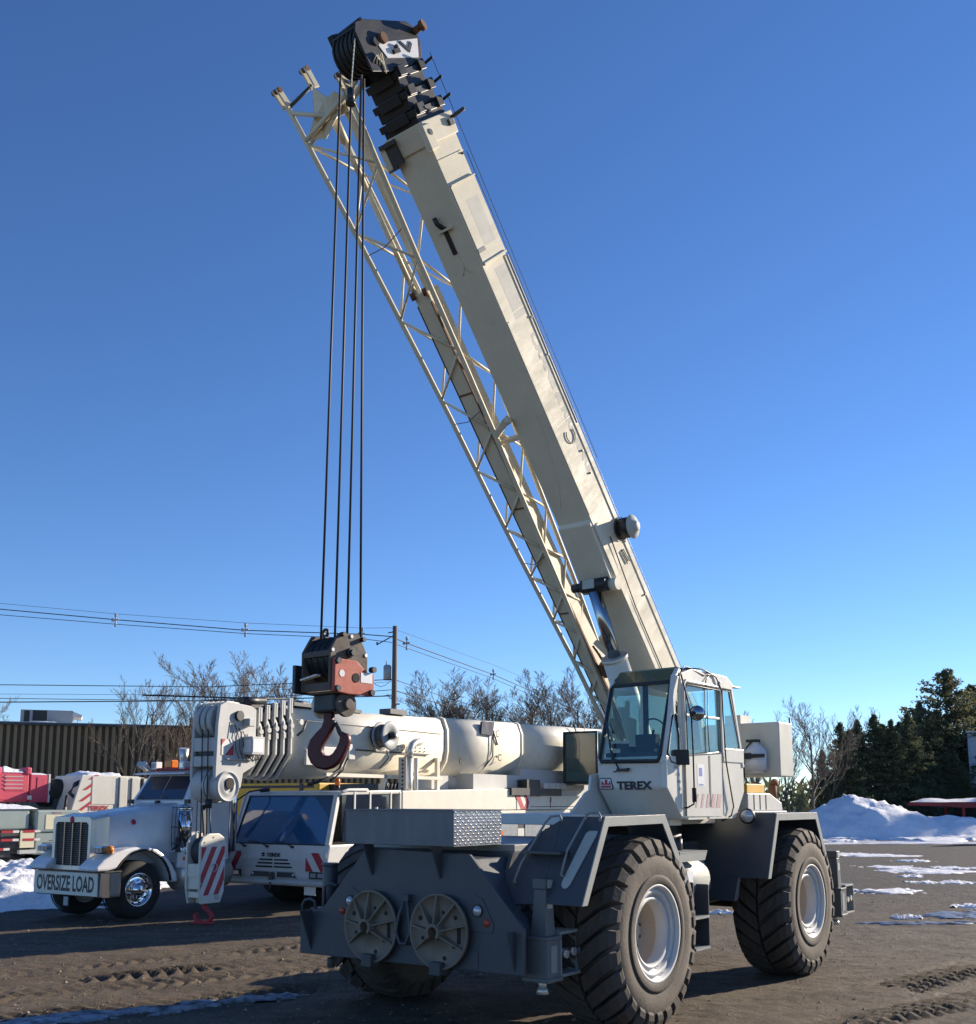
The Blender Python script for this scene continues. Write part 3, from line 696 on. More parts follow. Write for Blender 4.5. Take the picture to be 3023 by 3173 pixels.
# ---- lift cylinder
pin = Vector((0, -.17, 4.50)); base = Vector((0, .46, 3.0)); 
d_ = (Vector((0, .30, 3.72)) - Vector((0, -.185, 4.56))).normalized(); top = Vector((0, -.185, 4.56)); mid = Vector((0, .235, 3.80)); 
mb = MB(); mb.cyl(top, mid + d_ * .3, .078, n=24); mb.build('cylinder_rod', 'rod_steel', RTC, SFm)
mb = MB(); mb.cyl(mid, mid + d_ * 1.9, .155, n=32); mb.cyl(mid, mid + d_ * .04, .165, n=32); mb.build('lift_cylinder', 'cream', RTC, SFm)
mb = MB(); mb.cyl(top + Vector((-.16, 0, .05)), top + Vector((.2, 0, .05)), .085, n=24); mb.cyl(top + Vector((-.30, 0, .05)), top + Vector((-.16, 0, .05)), .055, n=16); mb.build('cylinder_pin', 'black', RTC, SFm)
mb = MB(); mb.box(-.10, .06, top.y - .10, top.y - .085, 4.56, 4.67); mb.build('pin_keeper', 'strip_grey', RTC, SFm)

# ---- boom
W, Hh = .232, .53
def hexsec(x, w, z0, z1, c=.0):
    return [(x, -w, z0), (x, w, z0), (x, w, z1 - c), (x, w - c, z1), (x, -w + c, z1), (x, -w, z1 - c)]
mb = MB(); mb.loft([hexsec(-3.0, W, -.01, .50, .02), hexsec(5.40, W, 0, .53, .02)], sm=False)
boom = mb.build('boom', 'boom_cream', RTC, BMm, bevel=.008)
mb = MB(); mb.box(4.76, 4.775, W, W + .028, .02, .51); mb.box(3.95, 4.76, W, W + .012, .02, .51); mb.box(3.93, 3.955, W, W + .03, .02, .5); mb.build('side_plate', 'boom_cream', boom, bevel=.003)
mb = MB(); mb.box(-2.95, .80, W, W + .014, -.005, .095); mb.box(-2.95, 3.9, W, W + .010, .45, .525); mb.box(.95, 3.3, W, W + .008, -.002, .05); mb.build('rubbing_strip', 'boom_cream', boom, bevel=.003)
mb = MB(); mb.tube([(.55, W + .02, .20), (-.4, W + .02, .115), (-2.9, W + .02, .115)], .008, 6); mb.tube([(3.9, W + .012, .50), (1.9, W + .012, .50)], .006, 6)
mb.tube([(x / 10, W + .012, .545 + (.004 if x % 6 else .012)) for x in range(-28, 53, 3)], .004, 5); mb.build('cable', 'black', boom)
# faded lettering and scuffed patches on the lit side
for k, (x, z, l, h) in enumerate([(4.50, .30, .40, .24), (3.75, .30, .48, .22)]):
    mb = MB(); y_ = W + .0122 if x > 3.95 else W + .0002; mb.box(x - l, x + l * .2, y_, y_ + .0004, z - h / 2, z + h / 2); mb.build('scuffed_patch', 'faded_lettering', boom)
text('CRANE & RIGGING', .20, 'faded_lettering', 'lettering', boom, (3.05, W + .0006, .33), (-1, 0, 0), (0, 0, 1), sx=1.0, bold=.010, depth=.0004)
mb = MB(); mb.tube([(1.84 + .09 * math.cos(R(a)), W + .01, .28 + .09 * math.sin(R(a))) for a in range(60, 330, 20)], .006, 5); mb.tube([(.10, W + .01, .40), (.28, W + .01, .37), (.28, W + .01, .31), (.10, W + .01, .33)], .008, 5)
mb.build('boom_mark', 'dark_steel', boom)
mb = MB()
for x, z in [(2.75, .49), (1.60, .38), (1.32, .36), (-.4, .42), (-1.9, .46), (.33, .48), (3.2, .47), (5.0, .47)]: mb.cyl((x, W, z), (x, W + .02, z), .013, n=8)
mb.build('bolt', 'black', boom)
mb = MB(); mb.box(4.06, 4.10, W + .013, W + .017, .02, .16); mb.build('decal', 'dark_steel', boom)
mb = MB()
for x in (5.02, 3.35, 2.02, .62): mb.box(x, x + .008, W + .012, W + .0135, .0, .5) if x > 3.95 else mb.box(x, x + .008, W, W + .0015, .1, .44)
for x in (4.78, 3.2, 1.9): mb.box(x, x + .006, -W, W, -.0015, 0)
mb.build('weld_seam', 'jib_cream', boom, kind='stuff')
# underside details
mb = MB(); mb.box(4.15, 4.44, -.045, .01, -.012, .003); mb.tube([(4.44, -.03, -.02), (4.50, -.05, -.05), (4.56, -.06, -.04)], .026, 8); mb.build('cable_slot', 'black', boom)
mb = MB(); mb.box(4.40, 4.425, -.10, .09, -.035, 0); mb.tube([(4.16, .0, -.006), (4.02, .015, -.006), (3.95, .04, -.006), (3.92, .10, -.006)], .004, 5); mb.tube([(4.0, .02, -.006), (3.92, -.04, -.006)], .004, 5); mb.tube([(3.1, .13, -.004), (2.0, .11, -.004), (1.4, .02, -.004), (1.1, -.09, -.004)], .0035, 5); mb.build('underside_mark', 'jib_cream', boom)
mb = MB(); mb.prism([(.90, 0), (.86, -.05), (.15, -.10), (.02, -.02), (-.05, 0)], 'y', -.225, .225); mb.box(.0, .16, -.20, .20, -.15, 0); br = mb.build('cylinder_bracket', 'boom_cream', boom, bevel=.015)
mb = MB(); mb.cyl((.07, .16, -.10), (.07, .30, -.10), .075, n=24); mb.box(.0, .25, .14, .16, -.12, .05); mb.build('bracket_pin', 'boom_cream', boom)
# cable reel on the right side
mb = MB(); mb.cyl((.50, W, .48), (.50, W + .20, .48), .125, n=36); rl = mb.build('cable_reel', 'black', boom)
mb = MB(); mb.lathe([(0, .25), (.06, .25), (.07, .225), (.10, .215), (.142, .19), (.145, .18), (.13, .18)], (.50, W, .48), (0, 1, 0), 40); mb.build('reel_flange', 'strip_grey', rl)
mb = MB(); mb.lathe([(.142, .02), (.145, .0)], (.50, W + .01, .48), (0, 1, 0), 40); mb.tube([(.5 + .11 * math.cos(k), W + .17, .48 + .11 * math.sin(k)) for k in [i * .4 for i in range(14)]], .012, 5); mb.build('reel_cable', 'black', rl)
# end collar of the base section
mb = MB(); mb.loft([hexsec(5.20, W + .022, -.02, .555, .02), hexsec(5.42, W + .03, -.03, .565, .02)], sm=False); cl = mb.build('end_collar', 'boom_cream', boom, bevel=.008)
for y in (W + .03, -W - .05):
    mb = MB(); mb.box(5.14, 5.38, y - .05, y + .02, -.07, .07); mb.build('wear_pad_block', 'boom_cream', cl, bevel=.006)
mb = MB(); mb.box(5.16, 5.36, -.26, -.12, -.06, -.02); mb.cyl((5.30, W + .05, .02), (5.30, W + .058, .02), .03, n=10); mb.box(5.36, 5.40, -.31, -.1, -.09, -.05); mb.box(5.13, 5.16, -.33, -.2, -.07, -.04); mb.box(5.28, 5.34, W + .03, W + .06, .40, .48); mb.cyl((5.35, W + .03, .50), (5.37, W + .18, .56), .02); mb.build('wear_pad', 'dark_steel', cl)
# inner telescopic sections (black)
for k, (x0, x1, w, z0, z1) in enumerate([(5.40, 5.58, .245, -.035, .555), (5.56, 5.76, .228, -.03, .535), (5.74, 5.95, .212, -.02, .515)]):
    mb = MB(); mb.loft([hexsec(x0, w - .022, z0 + .015, z1 - .015, .05), hexsec(x1 - .09, w - .022, z0 + .015, z1 - .015, .05)], sm=False)
    mb.loft([hexsec(x1 - .10, w, z0, z1, .04), hexsec(x1 - .03, w + .005, z0, z1, .04)], sm=False)
    mb.box(x1 - .10, x1 + .0, w - .01, w + .035, .36, .46); mb.box(x1 - .12, x1 - .02, -.14, .14, z0 - .014, z0); mb.box(x1 - .09, x1 + .01, w - .02, w + .03, .0, .12)
    mb.cyl((x1 - .05, w, .50), (x1 - .03, w + .10, .53), .016, n=8)
    mb.build('inner_section', 'black', boom, bevel=.006)
# boom head
poly = [(5.93, -.08), (5.93, .50), (6.10, .60), (6.24, .60), (6.31, .50), (6.43, -.18), (6.42, -.30), (6.35, -.36), (5.98, -.36)]
poly2 = [(5.93, -.02), (5.93, .50), (6.10, .60), (6.28, .50), (6.38, .10), (6.40, -.12), (6.30, -.08), (6.10, .03)]
mb = MB(); mb.prism(poly2, 'y', -.205, -.185); mb.prism(poly, 'y', .185, .205); mb.box(5.93, 6.25, -.185, .185, .05, .50); mb.box(6.34, 6.36, -.185, .185, .0, .2)
for x, z in [(6.40, -.20), (6.10, .40)]: mb.cyl((x, -.2, z), (x, .2, z), .02)
hdp = mb.build('boom_head', 'black', boom, bevel=.006)
def sheave(x, z, ys, r):
    for y in ys:
        mb = MB(); mb.lathe([(.03, -.022), (r * .5, -.014), (r - .03, -.016), (r, -.024), (r + .004, -.018), (r - .022, 0), (r + .004, .018), (r, .024), (r - .03, .016), (r * .5, .014), (.03, .022)], (x, y, z), (0, 1, 0), 32)
        mb.build('sheave', 'dark_steel', boom)
sheave(6.21, -.14, (-.16, -.10, -.04, .02, .08, .14), .185); sheave(6.15, .36, (-.12, -.02), .12)
mb = MB()
for k in range(6): mb.tube([(6.21 + .19 * math.cos(R(a)), -.175 + .06 * k, -.14 + .19 * math.sin(R(a))) for a in range(-200, 60, 20)], .012, 5)
mb.build('rope_on_sheave', 'rope', boom)
mb = MB(); mb.cyl((6.22, .18, -.02), (6.22, .25, -.02), .05, n=20); mb.cyl((6.20, .2, .56), (6.21, .29, .58), .035, n=14); mb.cyl((6.21, .29, .58), (6.215, .33, .59), .052, n=14); mb.cyl((6.33, -.2, .1), (6.36, -.3, .1), .03); mb.build('head_fitting', 'rust', boom)
mb = MB(); mb.prism([(6.20, -.12), (6.135, .56), (5.97, .45), (6.05, -.05)], 'y', .2052, .212); pl = mb.build('reflective_panel', 'label_white', boom)
mb = MB(); mb.prism([(6.15, .22), (6.115, .25), (6.035, .33), (6.10, .42), (6.13, .40), (6.08, .33), (6.16, .245)], 'y', .212, .222); mb.cyl((6.09, .03, .12), (6.12, .24, .14), .02); mb.box(6.06, 6.10, .206, .24, .06, .16); mb.build('panel_bracket', 'black', boom)
mb = MB(); mb.box(6.02, 6.40, -.23, -.205, -.02, .02); mb.cyl((6.43, -.24, -.12), (6.43, .22, -.22), .016); mb.cyl((6.21, -.24, -.14), (6.21, .23, -.14), .04); mb.box(6.36, 6.46, -.26, -.20, -.18, -.08); mb.build('keeper', 'black', boom)
mb = MB()
for k in range(4): mb.tube([(6.05 - .02 * k, .206, -.30 + .04 * k), (6.10, .235, -.24 + .03 * k), (6.02 - .03 * k, .21, -.18)], .007, 5)
mb.build('wire_clip', 'jib_cream', boom)

# ---- swing-away lattice jib stowed along the boom
jib = thing('lattice_jib', 'cream lattice jib stowed alongside the raised boom of the big crane', 'crane jib', mtx=BMw)
def lin(tab, x):
    for (a, va), (b, vb) in zip(tab, tab[1:]):
        if x <= b or b == tab[-1][0]: return va + (vb - va) * (x - a) / (b - a)
YA = [(-2.4, -.85), (-1., -.88), (1, -.99), (2.7, -1.035), (4.8, -1.145), (6.22, -1.25)]
YB = [(-2.4, -.70), (-1.4, -.64), (0, -.585), (1.4, -.55), (3.2, -.506), (4.3, -.496), (6.2, -.43)]
DZ = [(-2.4, .14), (-.8, .27), (1.9, .40), (6.2, .56)]
def A(x): return Vector((x, lin(YA, x), 0))
def B(x): return Vector((x, lin(YB, x), 0))
def C(x): return Vector((x, lin(YB, x) + .015, lin(DZ, x)))
def D(x): return Vector((x, lin(YA, x) + .06, lin(DZ, x)))
for fn, xe in ((A, 6.18), (B, 6.02), (C, 6.1), (D, 5.9)):
    mb = MB(); xs = [-2.3 + (xe + 2.3) * k / 14 for k in range(15)]; mb.tube([fn(x) for x in xs], .029, 10); mb.build('chord', 'jib_cream', jib)
na = [5.76, 4.77, 3.73, 2.73, 1.80, .99, .29, -.37, -1.0, -1.55, -2.05]; nb = [5.28, 4.27, 3.21, 2.24, 1.41, .64, 0, -.60, -1.25, -1.8]
def brace(p, q, r=.0145): mb = MB(); mb.cyl(p, q, r, n=8); mb.build('lacing_bar', 'jib_cream', jib)
for i, xb in enumerate(nb):
    if i < len(na): brace(A(na[i]), B(xb))
    brace(B(xb), A(na[i + 1]))
    brace(A(na[i]), D(xb)); brace(D(xb), A(na[i + 1]))
    xc = (xb + (nb[i + 1] if i + 1 < len(nb) else xb - .5)) / 2
    brace(B(xb), C(xc)); 
    if i + 1 < len(nb): brace(C(xc), B(nb[i + 1]))
    brace(C(xc), D(xb), .012)
# base lugs, gusset and cross tube at the wide end
for fn, x0, x1 in ((A, 6.15, 6.36), (B, 5.98, 6.18)):
    p, q = fn(x0), fn(x0) + Vector((x1 - x0, -.04 if fn is A else .0, 0)); mb = MB()
    for s in (-.03, .03): mb.bar(p + Vector((0, s, 0)), q + Vector((0, s, 0)), .022, .075)
    mb.build('mounting_lug', 'jib_cream', jib, bevel=.004); mb = MB(); mb.cyl(q + Vector((-.02, -.06, 0)), q + Vector((-.02, .06, 0)), .03, n=12); mb.build('lug_pin', 'rust', jib)
pD = Vector((6.40, -.99, .22)); mb = MB()
for s in (-.03, .03): mb.bar(Vector((6.2, -.96 + s, .2)), Vector((6.42, -1.0 + s, .22)), .022, .07)
mb.build('mounting_lug', 'jib_cream', jib, bevel=.004)
mb = MB(); mb.cyl(Vector((6.40, -1.06, .22)), Vector((6.40, -.95, .22)), .03); mb.build('lug_pin', 'rust', jib)
mb = MB(); mb.cyl(A(6.15), Vector((6.24, -.98, .2)), .02, n=10); mb.build('spreader_bar', 'dark_steel', jib)
mb = MB(); 
def plate3(pts, th, nrm):
    n = Vector(nrm).normalized() * th / 2; k = len(pts); vs = [Vector(p) - n for p in pts] + [Vector(p) + n for p in pts]
    mb.add(vs, [tuple(range(k)), tuple(range(2 * k - 1, k - 1, -1))] + [(i, (i + 1) % k, k + (i + 1) % k, k + i) for i in range(k)])
plate3([A(5.80) + Vector((0, .03, 0)), A(5.72) + Vector((0, .25, .02)), B(5.95) + Vector((0, -.05, 0)), Vector((6.06, -.60, .01)), Vector((6.05, -.74, .03)), Vector((6.22, -.94, .15)), Vector((6.12, -.98, .12)), Vector((5.95, -1.0, .03))], .012, (0, 0, 1))
mb.build('gusset_plate', 'jib_cream', jib)
brace(A(6.1), Vector((5.85, -.72, .02)), .025); brace(A(5.80), B(5.98), .028); brace(A(5.74), B(6.0) + Vector((0, 0, .2)), .02); brace(B(5.95), Vector((6.1, -.25, .1)), .02)
brace(B(5.9), Vector((6.0, -.22, .05)), .03); brace(B(6.05), Vector((6.05, -.2, .25)), .02); brace(B(5.95), Vector((6.0, -.75, .3)), .025)
# nested box extension
def ysec(x): return (-.80 if x > 0 else -.80, .23)
mb = MB(); mb.loft([[(x, -.79, .02), (x, -.58, .02), (x, -.58, .25), (x, -.79, .25)] for x in (-2.3, 3.92)], sm=False); bx = mb.build('box_extension', 'jib_cream', jib, bevel=.008)
mb = MB(); mb.box(-2.2, 3.8, -.80, -.79, .015, .03); mb.box(-2.2, 3.8, -.585, -.57, .0, .03)
for x in (2.7, 1.2, -.3): mb.box(x, x + .015, -.79, -.58, .008, .02)
mb.build('extension_edge', 'rust', bx)
mb = MB(); mb.cyl((3.9, -.80, .08), (5.1, -.82, .10), .030); mb.cyl((5.1, -.82, .10), (5.82, -.83, .12), .034); mb.cyl((5.6, -.83, .11), (5.86, -.83, .12), .048); mb.build('fork_arm', 'jib_cream', bx)
mb = MB(); mb.loft([[(x, -.65, .08), (x, -.59, .08), (x, -.59, .16), (x, -.65, .16)] for x in (3.9, 5.85)], sm=False); mb.box(5.84, 5.93, -.70, -.55, .04, .2); mb.build('fork_arm', 'jib_cream', bx)
mb = MB(); 
for y, z in ((-.78, .0), (-.60, .0)): mb.cyl((3.88, y, z), (3.96, y, z), .03)
mb.build('fork_pin', 'rust', bx)
# brackets that hold the jib on the boom
mb = MB(); mb.bar((2.15, -.52, .02), (2.32, -.235, -.06), .07, .09); mb.bar((2.03, -.52, .1), (2.05, -.235, .06), .05, .1); mb.cyl((2.28, -.27, -.06), (2.30, -.2, -.07), .035); mb.build('stowing_bracket', 'jib_cream', jib, bevel=.006)
mb = MB(); mb.box(-.95, -.75, -.45, -.2, .1, .25); mb.bar((-.75, -.45, .02), (-1.0, -.25, -.05), .06); mb.build('stowing_bracket', 'jib_cream', jib, bevel=.006)
mb = MB(); rr = random.Random(5)
for k in range(7): mb.tube([(-.8 - .06 * k, -.5 + .02 * k, .0), (-.95 - .05 * k, -.42, -.05), (-1.1 - .05 * k, -.46, .02)], .014, 6)
mb.box(-1.3, -1.1, -.55, -.42, .0, .1); mb.build('latch', 'rust', jib)
mb = MB()
for x0, x1 in ((4.5, 4.62), (2.42, 2.5), (.5, .55)): mb.tube([A(x0), (A(x0) + B(x1)) / 2 + Vector((-.05, 0, -.05)), B(x1)], .005, 5)
mb.build('tie_wire', 'rust', jib)

# ---- operator cab (frame SF)
x0, x1 = .43, 1.30
mb = MB(); mb.prism([(-.51, 1.87), (.74, 1.86), (.98, 2.17), (.975, 2.53), (-.822, 2.53), (-.80, 2.2)], 'x', x0, x1 - .012)
cab = mb.build('cab', 'cab_cream', RTC, SFm, bevel=.02)
def sub(mb, name, mat, bevel=0, kind=None, label=None): return mb.build(name, mat, cab, bevel=bevel, kind=kind, label=label)
mb = MB()
mb.bar((1.258, -.815, 2.45), (1.262, -.545, 3.40), .075, .06, (1, 0, 0)); mb.bar((1.262, -.545, 3.38), (1.22, -.40, 3.475), .07, .06, (1, 0, 0))
mb.bar((.465, -.815, 2.45), (.478, -.545, 3.40), .045, .05, (1, 0, 0))
mb.bar((1.275, -.49, 2.5), (1.27, -.45, 3.42), .05, .045, (1, 0, 0)); mb.bar((1.275, .44, 2.55), (1.27, .42, 3.42), .045, .08, (1, 0, 0))
mb.bar((1.275, .955, 2.45), (1.262, .72, 3.42), .05, .05, (1, 0, 0)); mb.bar((.46, .955, 2.45), (.47, .72, 3.42), .05, .05, (1, 0, 0)); mb.bar((.46, .1, 2.5), (.47, .1, 3.42), .05, .05)
mb.prism([(-.84, 2.53), (-.84, 2.20), (-.55, 1.9), (-.51, 1.89), (-.51, 2.53)], 'x', 1.24, 1.302)
mb.box(1.245, 1.30, .40, .97, 2.50, 2.66)
sub(mb, 'pillar', 'cab_cream', .008)
mb = MB(); mb.prism([(-.22, 3.50), (.60, 3.49), (.75, 3.41), (.73, 3.34), (-.50, 3.36), (-.50, 3.42), (-.3, 3.48)], 'x', 1.20, 1.295); mb.prism([(-.05, 3.505), (.60, 3.495), (.76, 3.40), (.74, 3.36), (-.05, 3.40)], 'x', .45, 1.2)
mb.box(1.20, 1.28, .70, .98, 3.385, 3.40)
sub(mb, 'roof', 'cab_cream', .02)
# glazing
def pane(name, pts, mat='cab_glass', th=.006):
    mb = MB(); a, b, c = Vector(pts[0]), Vector(pts[1]), Vector(pts[2]); n = (b - a).cross(c - a).normalized() * th; k = len(pts)
    mb.add([Vector(p) for p in pts] + [Vector(p) + n for p in pts], [tuple(range(k)), tuple(range(2 * k - 1, k - 1, -1))] + [(i, (i + 1) % k, k + (i + 1) % k, k + i) for i in range(k)])
    return sub(mb, name, mat)
pane('windshield', [(.48, -.825, 2.50), (1.215, -.825, 2.50), (1.225, -.575, 3.32), (.495, -.575, 3.32)])
pane('roof_window', [(.495, -.575, 3.335), (1.215, -.575, 3.335), (1.20, -.45, 3.49), (.51, -.45, 3.49)], 'roof_glass')
pane('roof_window', [(.51, -.44, 3.495), (1.20, -.44, 3.495), (1.20, -.05, 3.503), (.51, -.05, 3.503)], 'roof_glass')
mb = MB(); mb.tube([(.475, -.835, 2.53), (.50, -.842, 2.485), (1.19, -.842, 2.475), (1.225, -.835, 2.52), (1.235, -.59, 3.30), (1.22, -.58, 3.33), (.50, -.58, 3.33), (.485, -.59, 3.30)], .022, 6, closed=True)
mb.tube([(1.215, -.55, 3.38), (1.205, -.38, 3.50)], .014, 6); mb.tube([(.49, -.55, 3.38), (.50, -.38, 3.50), (1.205, -.38, 3.505)], .012, 6)
sub(mb, 'window_seal', 'black')
pane('quarter_window', [(1.288, -.79, 2.54), (1.288, -.56, 2.48), (1.285, -.55, 2.60), (1.283, -.58, 2.95), (1.283, -.66, 2.97)], 'cab_glass')
mb = MB(); mb.tube([(1.295, -.795, 2.56), (1.297, -.74, 2.47), (1.297, -.55, 2.44), (1.292, -.545, 2.75), (1.29, -.60, 2.98), (1.29, -.67, 2.96)], .012, 6, closed=True); sub(mb, 'window_seal', 'black')
pane('rear_side_window', [(1.288, .50, 2.64), (1.288, .85, 2.68), (1.278, .66, 3.30), (1.278, .52, 3.30)])
mb = MB(); mb.tube([(1.293, .485, 2.63), (1.293, .87, 2.67), (1.285, .67, 3.32), (1.285, .50, 3.32)], .009, 6, closed=True); sub(mb, 'window_seal', 'black')
pane('left_window', [(.45, -.70, 2.56), (.45, .05, 2.56), (.455, .05, 3.3), (.455, -.55, 3.3)])
pane('left_window', [(.45, .15, 2.56), (.45, .85, 2.56), (.46, .7, 3.3), (.455, .15, 3.3)])
pane('rear_window', [(.50, .955, 2.60), (1.24, .955, 2.60), (1.22, .74, 3.34), (.50, .74, 3.34)])
# door
mb = MB(); mb.prism([(-.44, 1.90), (.40, 1.89), (.40, 2.62), (-.44, 2.54)], 'x', 1.291, 1.306); dr = sub(mb, 'door', 'cab_cream', .004)
mb = MB(); mb.tube([(1.30, -.44, 2.52), (1.295, -.44, 3.30), (1.292, -.38, 3.355), (1.292, .37, 3.345), (1.297, .405, 3.28), (1.30, .40, 2.60)], .022, 8)
mb.bar((1.298, -.42, 2.98), (1.298, .38, 2.985), .03, .025)
mb.build('door_frame', 'cab_cream', cab, bevel=.003)
pane('door_window', [(1.291, -.42, 2.56), (1.291, .38, 2.62), (1.287, .38, 3.32), (1.287, -.42, 3.32)])
mb = MB(); mb.tube([(1.313, -.405, 2.55), (1.313, .375, 2.60), (1.311, .375, 3.31), (1.309, -.36, 3.315), (1.309, -.405, 3.27)], .007, 5, closed=True); mb.box(1.296, 1.302, .04, .055, 2.57, 3.32); sub(mb, 'window_seal', 'dark_steel')
mb = MB(); mb.tube([(1.308, .405, 1.9), (1.308, .405, 2.62)], .004, 4); mb.tube([(1.308, -.445, 1.9), (1.308, -.445, 2.55)], .004, 4); mb.box(1.307, 1.309, .08, .115, 2.0, 2.56); sub(mb, 'door_gap', 'dark_steel')
# handrails, hoses, mirrors, wiper
mb = MB(); mb.tube([(1.31, -.50, 3.42), (1.35, -.49, 3.25), (1.37, -.40, 2.95), (1.37, -.385, 2.6), (1.37, -.385, 2.15), (1.37, -.40, 2.03), (1.33, -.47, 1.99), (1.31, -.5, 1.99)], .0095, 8); sub(mb, 'grab_rail', 'black')
mb = MB(); mb.cyl((1.37, -.385, 2.05), (1.37, -.385, 2.20), .024, n=10); sub(mb, 'grab_rail_pad', 'black_rough')
mb = MB(); mb.tube([(1.25, -.30, 3.50), (1.30, .0, 3.52), (1.31, .30, 3.46), (1.315, .42, 3.32), (1.31, .46, 2.9), (1.315, .48, 2.5), (1.32, .56, 2.2), (1.32, .62, 2.0), (1.32, .56, 1.90), (1.28, .40, 1.84)], .009, 6)
mb.tube([(1.20, -.42, 3.50), (1.29, -.2, 3.49), (1.30, .05, 3.45), (1.302, .10, 3.47), (1.31, .30, 3.47)], .008, 6); mb.tube([(1.31, .14, 3.46), (1.31, .06, 3.40), (1.31, .06, 3.34), (1.31, .10, 3.3)], .006, 6); mb.tube([(1.318, .08, 3.3), (1.318, .06, 2.9), (1.318, .08, 2.6)], .005, 6)
mb.tube([(1.29, -.52, 3.40), (1.27, -.35, 3.52), (1.2, .0, 3.525), (1.15, .3, 3.52)], .007, 6)
sub(mb, 'hose', 'black')
mb = MB(); mb.lathe([(0, .03), (.05, .028), (.075, .012), (.078, 0), (.07, -.02), (0, -.03)], (1.40, -.33, 3.0), (.55, -.8, 0), 28); sub(mb, 'round_mirror', 'mirror_glass')
mb = MB(); mb.cyl((1.37, -.39, 3.0), (1.40, -.33, 3.0), .02); mb.lathe([(.078, 0), (.083, 0), (.07, -.025), (0, -.035)], (1.40, -.33, 3.0), (.55, -.8, 0), 28); sub(mb, 'mirror_bracket', 'black')
mb = MB(); mb.hexa([(1.28, -.66, 2.44), (1.40, -.52, 2.44), (1.37, -.47, 2.44), (1.27, -.60, 2.44), (1.28, -.67, 2.60), (1.40, -.53, 2.60), (1.37, -.48, 2.60), (1.27, -.61, 2.60)]); sub(mb, 'square_mirror', 'black', .008, label='small square mirror housing on the cab corner')
mb = MB(); mb.tube([(.72, -.845, 2.40), (.66, -.85, 2.52), (.56, -.80, 2.80), (.53, -.785, 2.88)], .009, 6); mb.bar((.66, -.862, 2.46), (.545, -.80, 2.93), .022, .008, (0, 1, 0)); mb.box(.70, .84, -.86, -.83, 2.375, 2.405); mb.tube([(.66, -.85, 2.37), (.80, -.85, 2.40), (.86, -.85, 2.405)], .008, 6)
sub(mb, 'wiper', 'black')
# interior
mb = MB(); mb.box(.70, 1.08, -.15, .30, 2.30, 2.62); mb.box(.70, 1.08, .25, .40, 2.5, 3.05); mb.box(.78, 1.0, .28, .38, 3.05, 3.18); sub(mb, 'seat', 'seat_dark', .04)
mb = MB(); mb.box(.50, 1.2, -.76, -.60, 2.45, 2.58); mb.box(.52, .66, -.5, .3, 2.3, 2.66); mb.box(1.1, 1.22, -.45, .3, 2.3, 2.62); mb.hexa([(.80, -.62, 2.52), (1.02, -.62, 2.52), (1.02, -.5, 2.52), (.80, -.5, 2.52), (.78, -.60, 2.78), (1.04, -.60, 2.78), (1.04, -.5, 2.78), (.78, -.5, 2.78)]); mb.cyl((.9, -.48, 2.62), (.9, -.40, 2.84), .015); mb.lathe([(.13, -.01), (.145, 0), (.13, .01), (.12, 0)], (.9, -.36, 2.84), (0, 1, .5), 24, closed=True); sub(mb, 'dashboard', 'cab_interior', .01)
mb = MB(); mb.box(.86, .90, -.55, -.50, 2.5, 3.35); mb.box(1.06, 1.10, .75, .80, 2.5, 3.3); mb.box(.5, 1.22, .7, .95, 2.5, 2.66); sub(mb, 'interior_frame', 'cab_interior')
# lettering and badge on the front
text('TEREX', .118, 'letter_black', 'lettering', cab, (.675, -.8065, 2.185), (1, 0, 0), (0, -.062, .998), sx=1.22, bold=.0045, depth=.002)
mb = MB(); rc = [(.455, 2.195), (.465, 2.185), (.615, 2.185), (.625, 2.195), (.600, 2.30), (.590, 2.31), (.455, 2.31), (.447, 2.30)]
mb.prism(rc, 'y', -.81, -.803); bd_ = sub(mb, 'badge', 'letter_black', .003)
mb = MB(); mb.prism([(.466, 2.196), (.612, 2.196), (.592, 2.299), (.458, 2.299)], 'y', -.813, -.81); sub(mb, 'badge_ground', 'decal_white')
mb = MB(); mb.box(.475, .598, -.815, -.813, 2.203, 2.228); mb.prism([(.475, 2.235), (.598, 2.235), (.590, 2.27), (.580, 2.275), (.572, 2.25), (.555, 2.25), (.552, 2.275), (.556, 2.286), (.536, 2.292), (.518, 2.286), (.523, 2.275), (.520, 2.25), (.503, 2.25), (.492, 2.275), (.478, 2.27)], 'y', -.815, -.813); sub(mb, 'badge_crown', 'decal_red')
mb = MB(); mb.box(.93, 1.14, -.66, -.655, 2.0, 2.04); 
# door decals
for k in range(5):
    a = -.22 + .118 * k; w = .035 + .014 * k; mb = MB(); mb.prism([(a - .03, 1.99), (a + w - .03, 1.99), (a + w + .02, 2.14), (a + .02, 2.14)], 'x', 1.3065, 1.3085); sub(mb, 'stripe_decal', 'decal_pink')
mb = MB(); mb.box(1.3065, 1.308, -.19, -.03, 2.22, 2.46); sub(mb, 'decal', 'decal_white')
mb = MB(); mb.box(1.308, 1.3095, -.15, -.08, 2.33, 2.42); mb.box(1.308, 1.3095, -.16, -.06, 2.23, 2.245); sub(mb, 'decal', 'decal_blue')
mb = MB()
for k in range(4): mb.box(1.3025, 1.304, -.68 + .03 * k, -.60 + .03 * k, 2.40 - .075 * k, 2.43 - .075 * k)
sub(mb, 'decal', 'strip_grey')
mb = MB(); mb.box(1.25, 1.312, -.42, .0, 1.865, 1.885); mb.box(1.25, 1.312, .05, .60, 1.868, 1.888); mb.box(.95, 1.1, -.45, -.2, 1.80, 1.87); sub(mb, 'sill', 'cab_cream')

